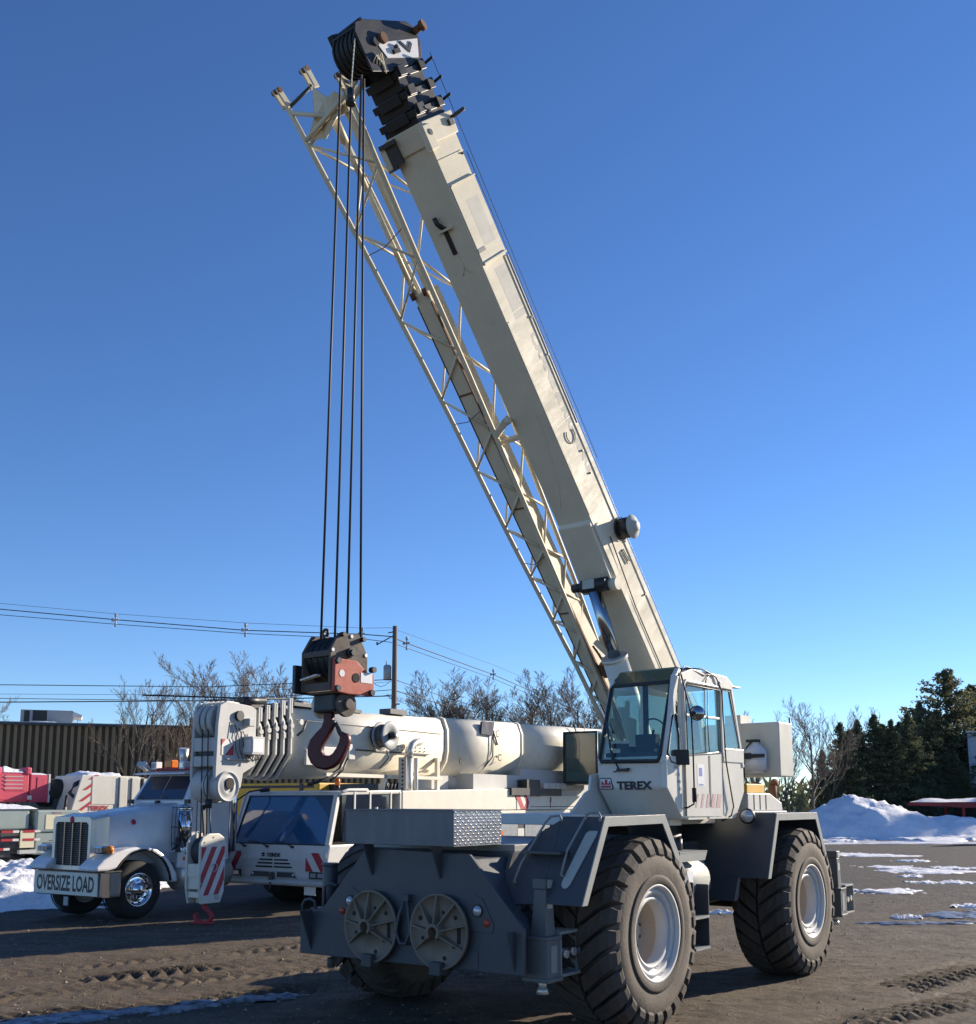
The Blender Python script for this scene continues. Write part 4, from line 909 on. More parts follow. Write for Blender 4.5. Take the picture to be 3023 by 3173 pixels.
# ---- outrigger pads hung on the plate
def pad(x, z, label):
    t = thing('outrigger_pad', label, 'outrigger pad', group='round steel outrigger pads on the crane', mtx=RTm @ Matrix.Translation((x, -1.53, z)))
    r = .318; mb = MB(); mb.lathe([(0, 0), (r, 0), (r, -.018), (r + .006, -.022), (r + .006, -.045), (r - .012, -.045), (r - .014, -.02), (.075, -.022), (.075, -.03)], (0, 0, 0), (0, 1, 0), 56)
    mb.build('plate', 'pad_metal', t)
    for k in range(9):
        a = R(13 + 40 * k); 
        if 225 < (math.degrees(a) % 360) < 300: continue
        mb = MB(); d = Vector((math.cos(a), 0, math.sin(a))); q = Vector((-math.sin(a), 0, math.cos(a))) * .006
        mb.add([d * .07 + q, d * .305 + q, d * .305 + q + Vector((0, -.05, 0)), d * .07 + q + Vector((0, -.11, 0)), d * .07 - q, d * .305 - q, d * .305 - q + Vector((0, -.05, 0)), d * .07 - q + Vector((0, -.11, 0))], [(0, 1, 2, 3), (7, 6, 5, 4), (0, 4, 5, 1), (1, 5, 6, 2), (2, 6, 7, 3), (3, 7, 4, 0)])
        mb.build('rib', 'pad_metal', t)
    mb = MB()
    us = [(-.075 * math.cos(R(b)), -.075 * math.sin(R(b)) * -1) for b in range(-60, 241, 20)]
    pts = [(.075 * math.cos(R(b)), .075 * math.sin(R(b))) for b in range(-50, 231, 20)]
    o_ = [(p[0], p[1]) for p in pts]; i_ = [(p[0] * .62, p[1] * .62) for p in pts]
    mb.prism(o_ + i_[::-1], 'y', -.125, -.02, sm=False); mb.build('hub_collar', 'pad_metal', t, bevel=.003)
    mb = MB()
    for k, (a, rr_, sz) in enumerate([(35, .22, .02), (-35, .20, .02), (155, .24, .022), (200, .2, .018), (-75, .23, .02), (75, .17, .016)]):
        mb.cyl((rr_ * math.cos(R(a)), -.024, rr_ * math.sin(R(a))), (rr_ * math.cos(R(a)), -.020, rr_ * math.sin(R(a))), sz, n=14)
    mb.box(.20, .235, -.026, -.02, -.09, .06)
    mb.build('hole', 'black_rough', t)
    return t
pad(-2.10, .925, 'round ribbed outrigger pad hung at the left of the slate crane end plate')
pad(-1.29, .935, 'round ribbed outrigger pad hung at the right of the slate crane end plate')

# ---- hook block and hoist ropes
hw = bw(6.25, 0, -.5); HFm = frame((hw.x, hw.y, 0), 39.5) @ Matrix.Translation((.155, 0, 0))
HB = thing('hook_block', 'black and faded red hook block with dark red hook hanging from the raised boom', 'hook block', mtx=HFm)
D2, W2 = .17, .215
up_ = [(-.20, 3.25), (-W2, 3.25), (-W2 + .005, 3.30), (-.11, 3.46), (.10, 3.475), (.20, 3.31), (W2, 3.27), (.21, 3.18), (-.20, 3.18)]
mb = MB(); cheek = [(-W2, 2.97), (-W2, 3.31), (-.12, 3.46), (.11, 3.475), (W2, 3.30), (W2, 2.97)]
for s in (-1, 1): mb.prism(cheek, 'x', s * D2 - .012, s * D2 + .012)
mb.box(-D2, D2, -W2 + .01, -W2 + .025, 2.97, 3.04); mb.box(-D2, D2, -.21, -.19, 3.26, 3.31); mb.box(-D2, D2, -.16, .16, 2.95, 2.97)
HBb = mb.build('cheek_plate', 'block_brown', HB, bevel=.006)
for s in (-1, 1):
    lo = [(-.20, 2.96), (-.195, 3.24), (.06, 3.235), (.17, 3.15), (.262, 3.14), (.262, 2.95), (-.03, 2.945)]
    mb = MB(); mb.prism(lo if s > 0 else [(-.28, 2.96), (-.28, 3.2), (.2, 3.2), (.2, 2.95)], 'x', s * (D2 + .012), s * (D2 + .05)); mb.build('side_weight', 'faded_red' if s > 0 else 'black', HB, bevel=.008)
mb = MB(); e = D2 + .05
mb.cyl((e - .002, .045, 3.09), (e + .004, .045, 3.09), .04, n=20); mb.build('weight_hole', 'black_rough', HB)
mb = MB(); mb.cyl((e, -.115, 3.115), (e + .003, -.115, 3.115), .03, n=18); mb.box(e, e + .003, .10, .235, 3.055, 3.14); mb.build('decal', 'decal_white', HB)
mb = MB()
for y, z in ((-.17, 3.215), (.235, 3.175), (-.17, 2.985), (.22, 2.975)): mb.cyl((e - .02, y, z), (e + .03, y, z), .026, n=10)
for y, z in ((.14, 3.43), (-.09, 3.45)): mb.cyl((D2, y, z), (D2 + .05, y, z), .02, n=10)
mb.cyl((D2, .0, 3.30), (D2 + .05, .0, 3.30), .042, n=20); mb.cyl((D2 + .05, .0, 3.30), (D2 + .07, .0, 3.30), .03, n=6); mb.build('bolt', 'black', HB)
mb = MB()
for y, z in ((-.19, 3.31), (.19, 3.30), (.02, 3.445)): mb.cyl((D2 + .01, y, z), (D2 + .02, y, z), .016, n=10)
mb.build('washer', 'chrome_dull', HB)
for x in (-.115, -.038, .038, .115):
    mb = MB(); mb.lathe([(.03, -.02), (.17, -.018), (.195, -.03), (.17, 0), (.195, .03), (.17, .018), (.03, .02)], (x, 0, 3.26), (1, 0, 0), 30); mb.build('sheave', 'black', HB)
mb = MB(); mb.bar((-.14, -.235, 3.07), (.06, -.235, 3.10), .05, .015); mb.build('name_plate', 'cream', HB)
mb = MB(); mb.lathe([(.022, -.012), (.04, -.008), (.04, .008), (.022, .012)], (-.10, -.02, 3.50), (0, 1, 0), 20, closed=True); mb.box(-.12, -.08, -.04, .0, 3.44, 3.475); mb.build('dead_end_eye', 'black', HB)
mb = MB(); mb.box(-.13, .13, -.12, .12, 2.80, 2.96); mb.build('swivel_frame', 'black', HB, bevel=.02)
for s in (-1, 1):
    mb = MB(); mb.cyl((s * .13, 0, 2.865), (s * .17, 0, 2.865), .105, n=36); mb.cyl((s * .17, 0, 2.865), (s * .20, 0, 2.865), .045, n=24); mb.build('trunnion', 'block_brown' if s > 0 else 'cream', HB, bevel=.004)
# hook, thick forged shape facing the camera
hz = lambda u, v: ((u - 545) * .000858, 2.784 - (v - 1030) * .000858)
outer = [(452, 990), (552, 990), (552, 1080), (560, 1125), (545, 1175), (498, 1260), (456, 1330), (446, 1385), (464, 1425), (504, 1438), (548, 1412), (585, 1358), (610, 1300), (620, 1250), (650, 1205), (700, 1215), (724, 1250), (728, 1300), (700, 1370), (665, 1440), (620, 1505), (560, 1552), (480, 1575), (395, 1557), (330, 1505), (295, 1430), (290, 1350), (315, 1275), (375, 1205), (430, 1150), (448, 1090)]
mb = MB(); P2 = [hz(*p) for p in outer]; cxm = sum(p[0] for p in P2) / len(P2); czm = sum(p[1] for p in P2) / len(P2)
# centre line offset rings give the forging a rounded section
def inset(P, d):
    out = []
    for i in range(len(P)):
        a, b, c = Vector(P[i - 1]), Vector(P[i]), Vector(P[(i + 1) % len(P)]); n1 = (b - a).normalized(); n2 = (c - b).normalized(); n = Vector((-(n1.y + n2.y), n1.x + n2.x))
        n = n.normalized() if n.length > 1e-6 else Vector((0, 0)); out.append((b.x + n.x * d, b.y + n.y * d))
    return out
ar = sum(P2[i - 1][0] * P2[i][1] - P2[i][0] * P2[i - 1][1] for i in range(len(P2))); sg = 1 if ar > 0 else -1
r0 = P2; r1 = inset(P2, sg * .018)
secs = [[(x, -.045, z) for x, z in r1], [(x, -.018, z) for x, z in r0], [(x, .018, z) for x, z in r0], [(x, .045, z) for x, z in r1]]
mb.loft(secs); hk = mb.build('hook', 'hook_red', HB, Matrix.Rotation(R(39.5 - 8), 4, 'Z'))
mb = MB(); P = [hz(*p) for p in ((555, 1105), (592, 1100), (645, 1195), (705, 1235), (690, 1300), (640, 1275), (600, 1220))]; mb.prism(P, 'y', -.03, .03); mb.cyl((P[0][0], -.05, P[0][1]), (P[0][0], .05, P[0][1]), .02); mb.build('safety_latch', 'black', hk, bevel=.004)
# ropes: each line of the hoist is part of the crane
def wpt(u, v, p, n):
    dx = (u - CX) / F; dy = (CY - v) / F; d = Vector((dx, _c - dy * _s, _s + dy * _c)); k = (Vector(p) - Vector((0, 0, EYE))).dot(Vector(n)) / d.dot(Vector(n)); return Vector((0, 0, EYE)) + d * k
nrm = (math.sin(R(10)) * -1, math.cos(R(10)), 0)
RTi = RTm.inverted()
blk = HFm @ Vector((0, 0, 3.4))
for (ut, vt, yb_) in ((1055, 232, -.02), (1092, 330, .0), (1119, 235, .02), (1125, 250, .04)):
    pass
tops = [(1055, 225), (1089, 250), (1119, 232), (1127, 245)]; bots = [(994, 1985), (1037, 1985), (1075, 1975), (1116, 1985)]
for (a, b) in zip(tops, bots):
    p = wpt(*a, bw(6.2, 0, -.55), nrm); q = wpt(*b, blk, nrm); mb = MB(); mb.cyl(RTi @ p, RTi @ q, .0105, n=8); mb.build('hoist_rope', 'rope', RTC)
# anti-two-block weight on its chain
p = RTi @ wpt(1099, 120, bw(6.2, 0, -.75), nrm); q = RTi @ wpt(1087, 278, bw(6.2, 0, -.75), nrm); q2 = RTi @ wpt(1086, 318, bw(6.2, 0, -.75), nrm)
mb = MB(); k = 0; L_ = (q - p).length; d = (q - p).normalized()
while k * .022 < L_:
    c = p + d * (k * .022); mb.bar(c, c + d * .024, .012, .006, (1, 0, 0) if k % 2 else (0, 1, .1)); k += 1
mb.build('limit_chain', 'strip_grey', RTC)
mb = MB(); mb.cyl(q, q2, .036, n=16); mb.cyl(q2 - d * .01, q2 + d * .02, .045, n=16); mb.build('limit_weight', 'black', RTC)
# tail rope over the back of the boom
p0 = bw(5.98, .22, .66); p1 = bw(1.4, .25, .60); mb = MB(); mb.cyl(RTi @ p0, RTi @ p1, .0035, n=6); mb.build('winch_rope', 'rope', RTC)

# ================================================================== ALL TERRAIN CRANE (white, parked behind)
ATm = frame((-3.02, 20.18), 31.0)
AT = thing('all_terrain_crane', 'white all terrain crane with long lowered boom and wide blue windshield parked behind the hook', 'mobile crane', mtx=ATm)
cxA = -1.28
def ap(mb, name, mat, parent=None, bevel=0, label=None, kind=None): return mb.build(name, mat, parent or AT, bevel=bevel, label=label, kind=kind)
# lower cab front and body
mb = MB(); mb.prism([(-.02, .60), (-.03, .95), (.03, 1.24), (2.36, 1.24), (2.36, .62)], 'x', -2.60, 0)
atc = ap(mb, 'cab', 'at_white', bevel=.03)
mb = MB(); mb.prism([(.03, 1.235), (.36, 2.20), (.50, 2.27), (2.36, 2.29), (2.36, 1.235)], 'x', -2.56, -2.50); mb.prism([(.36, 2.18), (.42, 2.26), (2.36, 2.30), (2.36, 2.22)], 'x', -2.56, -.02)
mb.box(-2.56, -.04, 2.30, 2.36, 1.2, 2.28); ap(mb, 'cab_shell', 'at_white', atc, .02)
mb = MB(); mb.bar((-.05, .05, 1.22), (-.14, .42, 2.24), .10, .10, (1, 0, 0)); mb.bar((-2.50, .05, 1.22), (-2.44, .42, 2.24), .05, .08, (1, 0, 0)); mb.tube([(-.04, .42, 2.24), (-.02, .60, 2.285), (-.02, 1.2, 2.29)], .035, 8)
for y in (.80, 1.30, 2.0, 2.33): mb.box(-.05, -.01, y - .03, y + .03, 1.22, 2.26)
ap(mb, 'pillar', 'at_white', atc, .01)
mb = MB(); mb.add([(-2.47, .055, 1.25), (-.10, .055, 1.25), (-.19, .41, 2.19), (-2.41, .41, 2.19), (-2.47, .08, 1.25), (-.10, .08, 1.25), (-.19, .435, 2.19), (-2.41, .435, 2.19)], [(0, 1, 2, 3), (7, 6, 5, 4), (0, 4, 5, 1), (1, 5, 6, 2), (2, 6, 7, 3), (3, 7, 4, 0)]); ap(mb, 'windshield', 'at_glass', atc)
mb = MB(); mb.tube([(-2.46, .04, 1.24), (-.12, .04, 1.24), (-.20, .40, 2.19), (-2.40, .40, 2.19)], .018, 6, closed=True); ap(mb, 'window_seal', 'black', atc)
for y0_, y1_ in ((.44, .77), (.83, 1.27), (1.33, 1.97)):
    mb = MB(); mb.add([(-.03, y0_, 1.3), (-.03, y1_, 1.3), (-.03, y1_, 2.2), (-.03, y0_ + (.12 if y0_ < .5 else 0), 2.2), (-.05, y0_, 1.3), (-.05, y1_, 1.3), (-.05, y1_, 2.2), (-.05, y0_, 2.2)], [(0, 1, 2, 3), (7, 6, 5, 4), (0, 4, 5, 1), (1, 5, 6, 2), (2, 6, 7, 3), (3, 7, 4, 0)]); ap(mb, 'side_window', 'truck_glass', atc)
mb = MB(); mb.box(-.02, .03, 1.0, 1.04, 1.3, 1.62); mb.box(-.02, .03, 1.46, 1.50, 1.3, 1.95); ap(mb, 'grab_rail', 'stripe_white', atc)
# things seen through the windshield as pale reflections: seats and screens inside
for k, (x, w, z, h) in enumerate([(-1.98, .30, 1.75, .30), (-1.60, .22, 1.70, .34)]):
    mb = MB(); mb.box(x, x + w, .34 + k * .03, .36 + k * .03, z, z + h)
# bumper, grille, lamps, writing
mb = MB(); mb.tube([(-2.66, .22, .515), (-2.66, .0, .515), (-2.60, -.06, .515), (-.06, -.06, .515), (0, 0, .515), (0, .25, .515)], .058, 10); mb.box(-2.55, -.05, -.02, .3, .46, .62); ap(mb, 'bumper', 'grey_white', AT)
for j in range(3):
    for a, b in ((-1.70 - .05 * j, -1.37), (-1.32, -.97 + .05 * j)):
        mb = MB(); mb.box(a, b, -.036, -.03, .925 - .068 * j, .955 - .068 * j); ap(mb, 'grille_slot', 'black', atc)
mb = MB(); mb.prism([(-1.95, .60), (-1.87, .73), (-.80, .73), (-.71, .60)], 'y', -.045, -.028); ap(mb, 'front_recess', 'grey_white', atc)
mb = MB(); 
for a, b, c, d in ((-1.93, -1.86, -1.43, -1.43), (-1.23, -1.23, -.82, -.73)): mb.prism([(a, .61), (b, .71), (c, .71), (d, .61)], 'y', -.05, -.044)
ap(mb, 'recess_shadow_panel', 'dark_steel', atc)  # dark sheets stand in for the shadow inside the front recess
mb = MB(); mb.cyl((-1.33, -.10, .66), (-1.33, -.04, .66), .05); mb.box(-1.38, -1.28, -.12, -.04, .56, .68); mb.cyl((-1.33, -.12, .52), (-1.33, -.12, .40), .02); ap(mb, 'tow_coupling', 'block_brown', AT)
for x in (-1.86, -.82):
    mb = MB(); mb.lathe([(0, -.01), (.028, -.005), (.03, 0)], (x, -.05, .66), (0, 1, 0), 14); ap(mb, 'fog_lamp', 'lens', atc)
for x in (-2.58, -.42):
    mb = MB(); mb.box(x, x + .40, -.055, -.03, .605, .735); hb = ap(mb, 'lamp_box', 'black', atc, .005)
    for k in (0, 1):
        mb = MB(); mb.box(x + .04 + .18 * k, x + .17 + .18 * k, -.062, -.055, .63, .71); ap(mb, 'headlight', 'lens', atc, .004)
# red and white chevrons
def stripes(parent, x0, x1, z0, z1, n, lean, y0, y1, ax='y', fill=None, flip=False):
    """slanting red bands clipped to a rectangle"""
    w = (x1 - x0 + abs(lean)) / (2 * n)
    for k in range(n + 1):
        a = x0 - max(lean, 0) + 2 * k * w
        P = [(a, z0), (a + w, z0), (a + w + lean, z1), (a + lean, z1)]
        for axis, lim, keep in ((0, x0, 1), (0, x1, -1)):
            Q = []
            for i in range(len(P)):
                p, q = P[i - 1], P[i]; dp, dq = (p[0] - lim) * keep, (q[0] - lim) * keep
                if (dp >= 0) != (dq >= 0): t = dp / (dp - dq); Q.append((p[0] + (q[0] - p[0]) * t, p[1] + (q[1] - p[1]) * t))
                if dq >= 0: Q.append(q)
            P = Q
            if len(P) < 3: break
        if len(P) >= 3:
            mb = MB(); mb.prism(P, ax, y0, y1); mb.build('red_stripe', 'decal_red', parent)
mb = MB(); mb.box(-2.62, -2.20, -.036, -.03, .74, 1.09); ap(mb, 'chevron_ground', 'stripe_white', atc); stripes(atc, -2.62, -2.20, .74, 1.09, 2, .20, -.040, -.036)
mb = MB(); mb.box(-.52, -.02, -.036, -.03, .74, 1.09); ap(mb, 'chevron_ground', 'stripe_white', atc); stripes(atc, -.52, -.02, .74, 1.09, 2, -.24, -.040, -.036)
text('TEREX', .095, 'letter_black', 'lettering', AT, (-1.52, -.034, 1.00), (1, 0, 0), (0, .05, 1), sx=1.25, bold=.003, depth=.003)
mb = MB(); mb.box(-1.65, -1.58, -.034, -.03, 1.0, 1.025); mb.box(-1.65, -1.58, -.034, -.03, 1.035, 1.07); ap(mb, 'badge', 'letter_black', atc)
mb = MB(); mb.box(-.53, -.25, -.05, -.04, .30, .455); lp_ = ap(mb, 'licence_plate', 'sign_cream', AT)
for x in (-2.15, -1.55, -.9):
    mb = MB(); mb.tube([(x, -.0, 1.20), (x - .3, .045, 1.27), (x - .55, .06, 1.29)], .010, 6); mb.box(x - .03, x + .03, -.02, .03, 1.17, 1.21); ap(mb, 'wiper', 'black', atc)
mb = MB(); mb.tube([(-2.0, .32, 2.30), (-2.15, .1, 2.26), (-2.45, -.15, 1.98), (-2.52, -.2, 1.85)], .018, 6); mb.hexa([(-2.62, -.28, 1.62), (-2.50, -.18, 1.62), (-2.52, -.12, 1.62), (-2.64, -.22, 1.62), (-2.52, -.25, 1.92), (-2.40, -.15, 1.92), (-2.42, -.09, 1.92), (-2.54, -.19, 1.92)]); mb.cyl((-2.05, .3, 2.28), (-1.85, .35, 2.30), .04); ap(mb, 'mirror_arm', 'black', atc, .01)
mb = MB(); mb.cyl((-.42, .75, 2.30), (-.42, .75, 2.38), .05); bc = ap(mb, 'beacon_base', 'black', atc)
mb = MB(); mb.lathe([(.05, 0), (.055, .05), (.05, .11), (.03, .145), (0, .15)], (-.42, .75, 2.38), (0, 0, 1), 16); mb.build('beacon_lamp', 'amber', bc)
# body behind the cab
mb = MB(); mb.box(-2.50, -.25, 2.3, 14.0, .72, 1.55); mb.box(-2.45, -.05, 7.25, 13.5, 1.50, 1.69); mb.box(-2.3, -.2, 9, 13, 1.6, 2.1); fr_ = ap(mb, 'chassis', 'at_white', AT, .01)
mb = MB(); mb.prism([(2.38, 1.9), (2.38, 2.285), (6.70, 2.375), (6.95, 2.36), (7.12, 2.27), (7.22, 2.10), (7.23, 1.86), (4.0, 1.84)], 'x', -.95, 0); ap(mb, 'engine_cover', 'cover_cream', AT, .02)
mb = MB(); mb.box(-1.0, -.02, 3.5, 7.0, 1.70, 1.86); ap(mb, 'engine_cover_skirt', 'dark_steel', AT)
mb = MB(); mb.box(-.6, -.0, 6.2, 10.2, 1.69, 1.84); ap(mb, 'deck_plate', 'at_cream', AT, .006)
mb = MB(); mb.box(-.5, .0, 7.24, 10.95, 1.86, 2.215); ob_ = ap(mb, 'outrigger_beam', 'at_cream', AT, .008)
mb = MB(); mb.box(.0, .004, 7.24, 10.95, 1.925, 1.94); ap(mb, 'beam_seam', 'black_rough', ob_)
mb = MB(); mb.box(.001, .006, 7.26, 7.95, 1.87, 2.21); mb.build('chevron_ground', 'stripe_white', ob_)
for a, b, lean in ((7.30, 7.52, -.0), (7.62, 7.80, 0)):
    mb = MB(); mb.prism([(a + .15, 1.87), (b + .15, 1.87), (b - .12, 2.21), (a - .12, 2.21)] if a < 7.5 else [(a - .02, 1.87), (b, 1.87), (b + .08, 2.05), (b - .05, 2.21), (a - .02, 2.21), (a + .1, 2.05)], 'x', .006, .009); mb.build('red_stripe', 'decal_red', ob_)
mb = MB(); mb.box(.004, .007, 9.02, 9.06, 1.9, 2.12); mb.box(.004, .007, 9.04, 9.1, 2.06, 2.19); mb.build('rust_run', 'rust', ob_)
mb = MB(); mb.box(-.3, 0, 6.1, 7.3, 1.12, 1.68); mb.box(-.3, 0, 7.68, 9.6, 1.12, 1.68); ap(mb, 'tread_plate_panel', 'tread_plate', AT)
mb = MB(); mb.box(-.6, -.02, 7.30, 7.68, 1.2, 1.68); ap(mb, 'gap_box', 'black', AT); mb = MB(); mb.box(-.3, .005, 7.30, 7.62, 1.20, 1.40); ap(mb, 'step', 'at_white', AT)
mb = MB(); mb.prism([(5.2, 1.2), (5.3, 1.5), (5.6, 1.66), (6.2, 1.62), (6.6, 1.4), (6.75, 1.12)], 'x', -.3, -.01); ap(mb, 'mudguard', 'grey_white', AT, .01)
mb = MB(); mb.box(-.012, .01, 6.42, 6.60, 1.26, 1.36); ap(mb, 'marker_lamp', 'amber', AT)
def road_wheel(parent, loc, r=.62, w=.42, chrome=False, mat='truck_tyre', rimr=.29):
    mb = MB(); mb.lathe([(rimr, 0), (rimr + .03, .01), (r * .8, .02), (r - .04, .0), (r - .008, -.03), (r, -.08), (r, -w + .08), (r - .008, -w + .03), (r - .04, -w), (rimr, -w)], (0, 0, 0), (1, 0, 0), 48)
    m_ = Matrix.Translation(loc)
    t = mb.build('wheel', mat, parent, m_)
    mb = MB()
    for k in range(5): mb.lathe([(r + .001, -.09 - k * .055), (r + .006, -.092 - k * .055), (r + .006, -.125 - k * .055), (r + .001, -.127 - k * .055)], (0, 0, 0), (1, 0, 0), 48)
    mb.build('tread', mat, t)
    mb = MB(); q = rimr
    mb.lathe([(q + .005, -.0), (q, .008), (q - .015, .002), (q - .03, -.05), (q - .07, -.075), (q * .55, -.03), (q * .45, -.02), (q * .36, -.015), (q * .34, .05), (q * .2, .07), (0, .075)], (0, 0, 0), (1, 0, 0), 48)
    rm = mb.build('rim', 'chrome' if chrome else 'grey_white', t)
    if chrome:
        mb = MB()
        for k in range(10):
            a = 2 * math.pi * k / 10; mb.cyl((-.03, q * .60 * math.sin(a), q * .60 * math.cos(a)), (.015, q * .6 * math.sin(a), q * .6 * math.cos(a)), .014, n=6)
        mb.build('wheel_nut', 'chrome', t)
        mb = MB()
        for k in range(10):
            a = 2 * math.pi * (k + .5) / 10; mb.cyl((-.062, q * .84 * math.sin(a), q * .84 * math.cos(a)), (-.052, q * .84 * math.sin(a), q * .84 * math.cos(a)), .021, n=12)
        mb.build('hand_hole', 'black_rough', t)
    return t
for y in (1.55, 3.2, 8.6, 10.2):
    road_wheel(AT, (-.12, y, .62)); road_wheel(AT, (-2.05, y, .62))
# exhaust stack and perforated guard
mb = MB(); mb.cyl((-.18, 2.85, 1.9), (-.18, 2.85, 3.02), .085, n=20); mb.tube([(-.18, 2.85, 3.0), (-.18, 2.86, 3.15), (-.18, 2.95, 3.27), (-.18, 3.08, 3.33), (-.18, 3.25, 3.36)], .088, 16); st_ = ap(mb, 'exhaust_stack', 'chrome_dull', AT)
mb = MB(); mb.cyl((-.18, 3.12, 1.9), (-.18, 3.12, 3.0), .05, n=14); mb.box(-.30, -.10, 2.64, 2.66, 2.2, 3.0); mb.lathe([(.088, -.01), (.11, -.01), (.11, .01), (.088, .01)], (-.18, 2.85, 3.02), (0, 0, 1), 20); ap(mb, 'stack_bracket', 'grey_white', AT)
mb = MB()
for k in range(9): mb.cyl((-.19, 2.645, 2.25 + .085 * k), (-.19, 2.635, 2.25 + .085 * k), .025, n=8)
for k in range(6): mb.tube([(-.32, 2.2 + .12 * k, 2.28), (-.30, 2.26 + .12 * k, 2.45), (-.34, 2.3 + .12 * k, 2.3)], .018, 6)
ap(mb, 'hose', 'black', AT)
# ---- main boom: oval sections along y
def bz(y): return 3.155 + .028 * (y + .7)
def osec(y, w, h, xc=-.95, dz=0, n=18, low=1.0):
    P = []; z0 = bz(y) + dz
    for x, z in [(-w, h * .55), (-w * .82, h * .93), (-w * .62, h), (w * .62, h), (w * .82, h * .93), (w, h * .55)]: P.append((xc + x, y, z0 + z))
    for k in range(9):
        a = R(0 - k * 22.5); P.append((xc + w * math.cos(a), y, z0 - h * .12 + h * .88 * low * math.sin(a)))
    return P
def csec(y, w, h, xc=-.95, dz=0):
    z0 = bz(y) + dz
    return [(xc + x, y, z0 + z) for x, z in [(-w, h * .6), (-w * .75, h), (w * .75, h), (w, h * .6), (w, -h * .30), (w * .45, -h * .93), (w * .3, -h), (-w * .3, -h), (-w * .45, -h * .93), (-w, -h * .30)]]
# order: left top .. right top, then round the bottom back to the left
mb = MB(); mb.loft([osec(-.66, .565, .68), osec(4.6, .565, .68)]); ab = ap(mb, 'boom', 'at_cream', AT)
mb = MB(); mb.loft([osec(4.6, .585, .70), osec(8.2, .585, .70)]); mb.loft([osec(8.2, .575, .69), osec(13.6, .575, .69)]); 
for y in (4.58, 6.5, 8.12): mb.loft([osec(y, .603, .718), osec(y + (.10 if y != 6.5 else .03), .603, .718)])
mb.build('boom_rear_section', 'at_cream', ab)
mb = MB(); mb.tube([(-.345, 6.9, bz(6.9) + .1), (-.33, 6.62, bz(6.6) + .5), (-.40, 6.4, bz(6.4) + .65)], .02, 6); mb.tube([(-.345, 6.72, bz(6.7) + .45), (-.34, 6.65, bz(6.7) - .2), (-.42, 6.4, bz(6.4) - .45)], .016, 6); mb.tube([(-.37, 11.2, 4.25), (-.35, 11.5, 3.9), (-.34, 11.9, 3.7)], .02); mb.cyl((-.36, 11.9, 3.7), (-.36, 11.9, 4.5), .012); mb.build('cable', 'black', ab)
mb = MB(); mb.loft([[(-.36 + .0, 6.05 + a, bz(6) + .35 + b) for a, b in ((0, 0), (.55, -.02), (.62, .33), (.05, .30))], [(-.30, 6.05 + a, bz(6) + .35 + b) for a, b in ((0, 0), (.55, -.02), (.62, .33), (.05, .30))]], sm=False); mb.build('blue_cover', 'skin_tarp', ab)
for y, z in ((5.2, 3.0), (7.0, 3.15), (6.9, 3.75)):
    mb = MB(); mb.tube([(-.335, y + .09 * math.cos(R(a)), z + .08 * math.sin(R(a))) for a in range(40, 330, 40)], .012, 5); mb.build('scribble_mark', 'block_brown', ab)
mb = MB(); mb.box(-.385, -.372, 1.2, 3.9, bz(2) - .14, bz(2) - .11); mb.box(-.384, -.374, -.6, 4.4, bz(2) + .36, bz(2) + .375)
for k in range(8):
    for z in (-.02, -.09): mb.cyl((-.39, 2.55 + .17 * k, bz(3) + z), (-.372, 2.55 + .17 * k, bz(3) + z), .014, n=6)
mb.build('boom_seam', 'dark_steel', ab)
mb = MB(); mb.box(-.55, -.33, .3, 4.4, 2.55, 2.62); mb.box(-.45, -.33, 2.2, 2.28, 2.2, 2.62); mb.box(-.42, -.34, 4.2, 4.3, 2.3, 3.05); mb.build('walkway_bracket', 'at_cream', ab)
mb = MB(); mb.box(-.52, -.33, .15, .75, 2.95, 3.12); mb.box(-.47, -.30, .95, 1.15, 2.90, 3.20); mb.box(-.40, -.34, -.3, .2, 2.75, 3.05); mb.cyl((-.34, -.5, 3.55), (-.30, -.5, 3.55), .06); mb.build('side_fitting', 'at_white', ab, bevel=.01)
mb = MB(); mb.tube([(-.36, .9, 2.95), (-.33, .7, 2.7), (-.36, .35, 2.50), (-.45, -.1, 2.38)], .035, 8); mb.tube([(-.36, 1.0, 2.95), (-.31, .78, 2.68), (-.36, .45, 2.46)], .02, 6); mb.tube([(-.35, -.3, 3.6), (-.33, -.42, 3.4), (-.36, -.55, 3.3)], .02, 6); mb.build('hose', 'black', ab)
# hose reel
mb = MB(); mb.cyl((-.36, 1.95, 3.42), (-.02, 1.95, 3.42), .24, n=36); rl_ = mb.build('hose_reel', 'dark_steel', ab)
for x in (-.27, -.02):
    mb = MB(); mb.lathe([(0, .0), (.10, .0), (.12, .02), (.27, .02), (.30, .01), (.305, 0), (.29, -.01), (0, -.01)], (x, 1.95, 3.42), (1, 0, 0), 40); mb.build('reel_flange', 'xfmr', rl_)
mb = MB(); mb.cyl((0, 1.95, 3.42), (.12, 1.95, 3.42), .075, n=16); mb.build('reel_hub', 'black', rl_); mb = MB(); mb.cyl((.12, 1.95, 3.43), (.16, 1.95, 3.43), .045, n=16); mb.build('hub_cap', 'decal_white', rl_)
mb = MB(); mb.tube([(-.15, 2.0, 3.12), (-.12, 2.05, 2.98), (-.18, 1.98, 2.86), (-.25, 1.9, 2.74)], .014, 6); mb.build('chain', 'dark_steel', rl_)
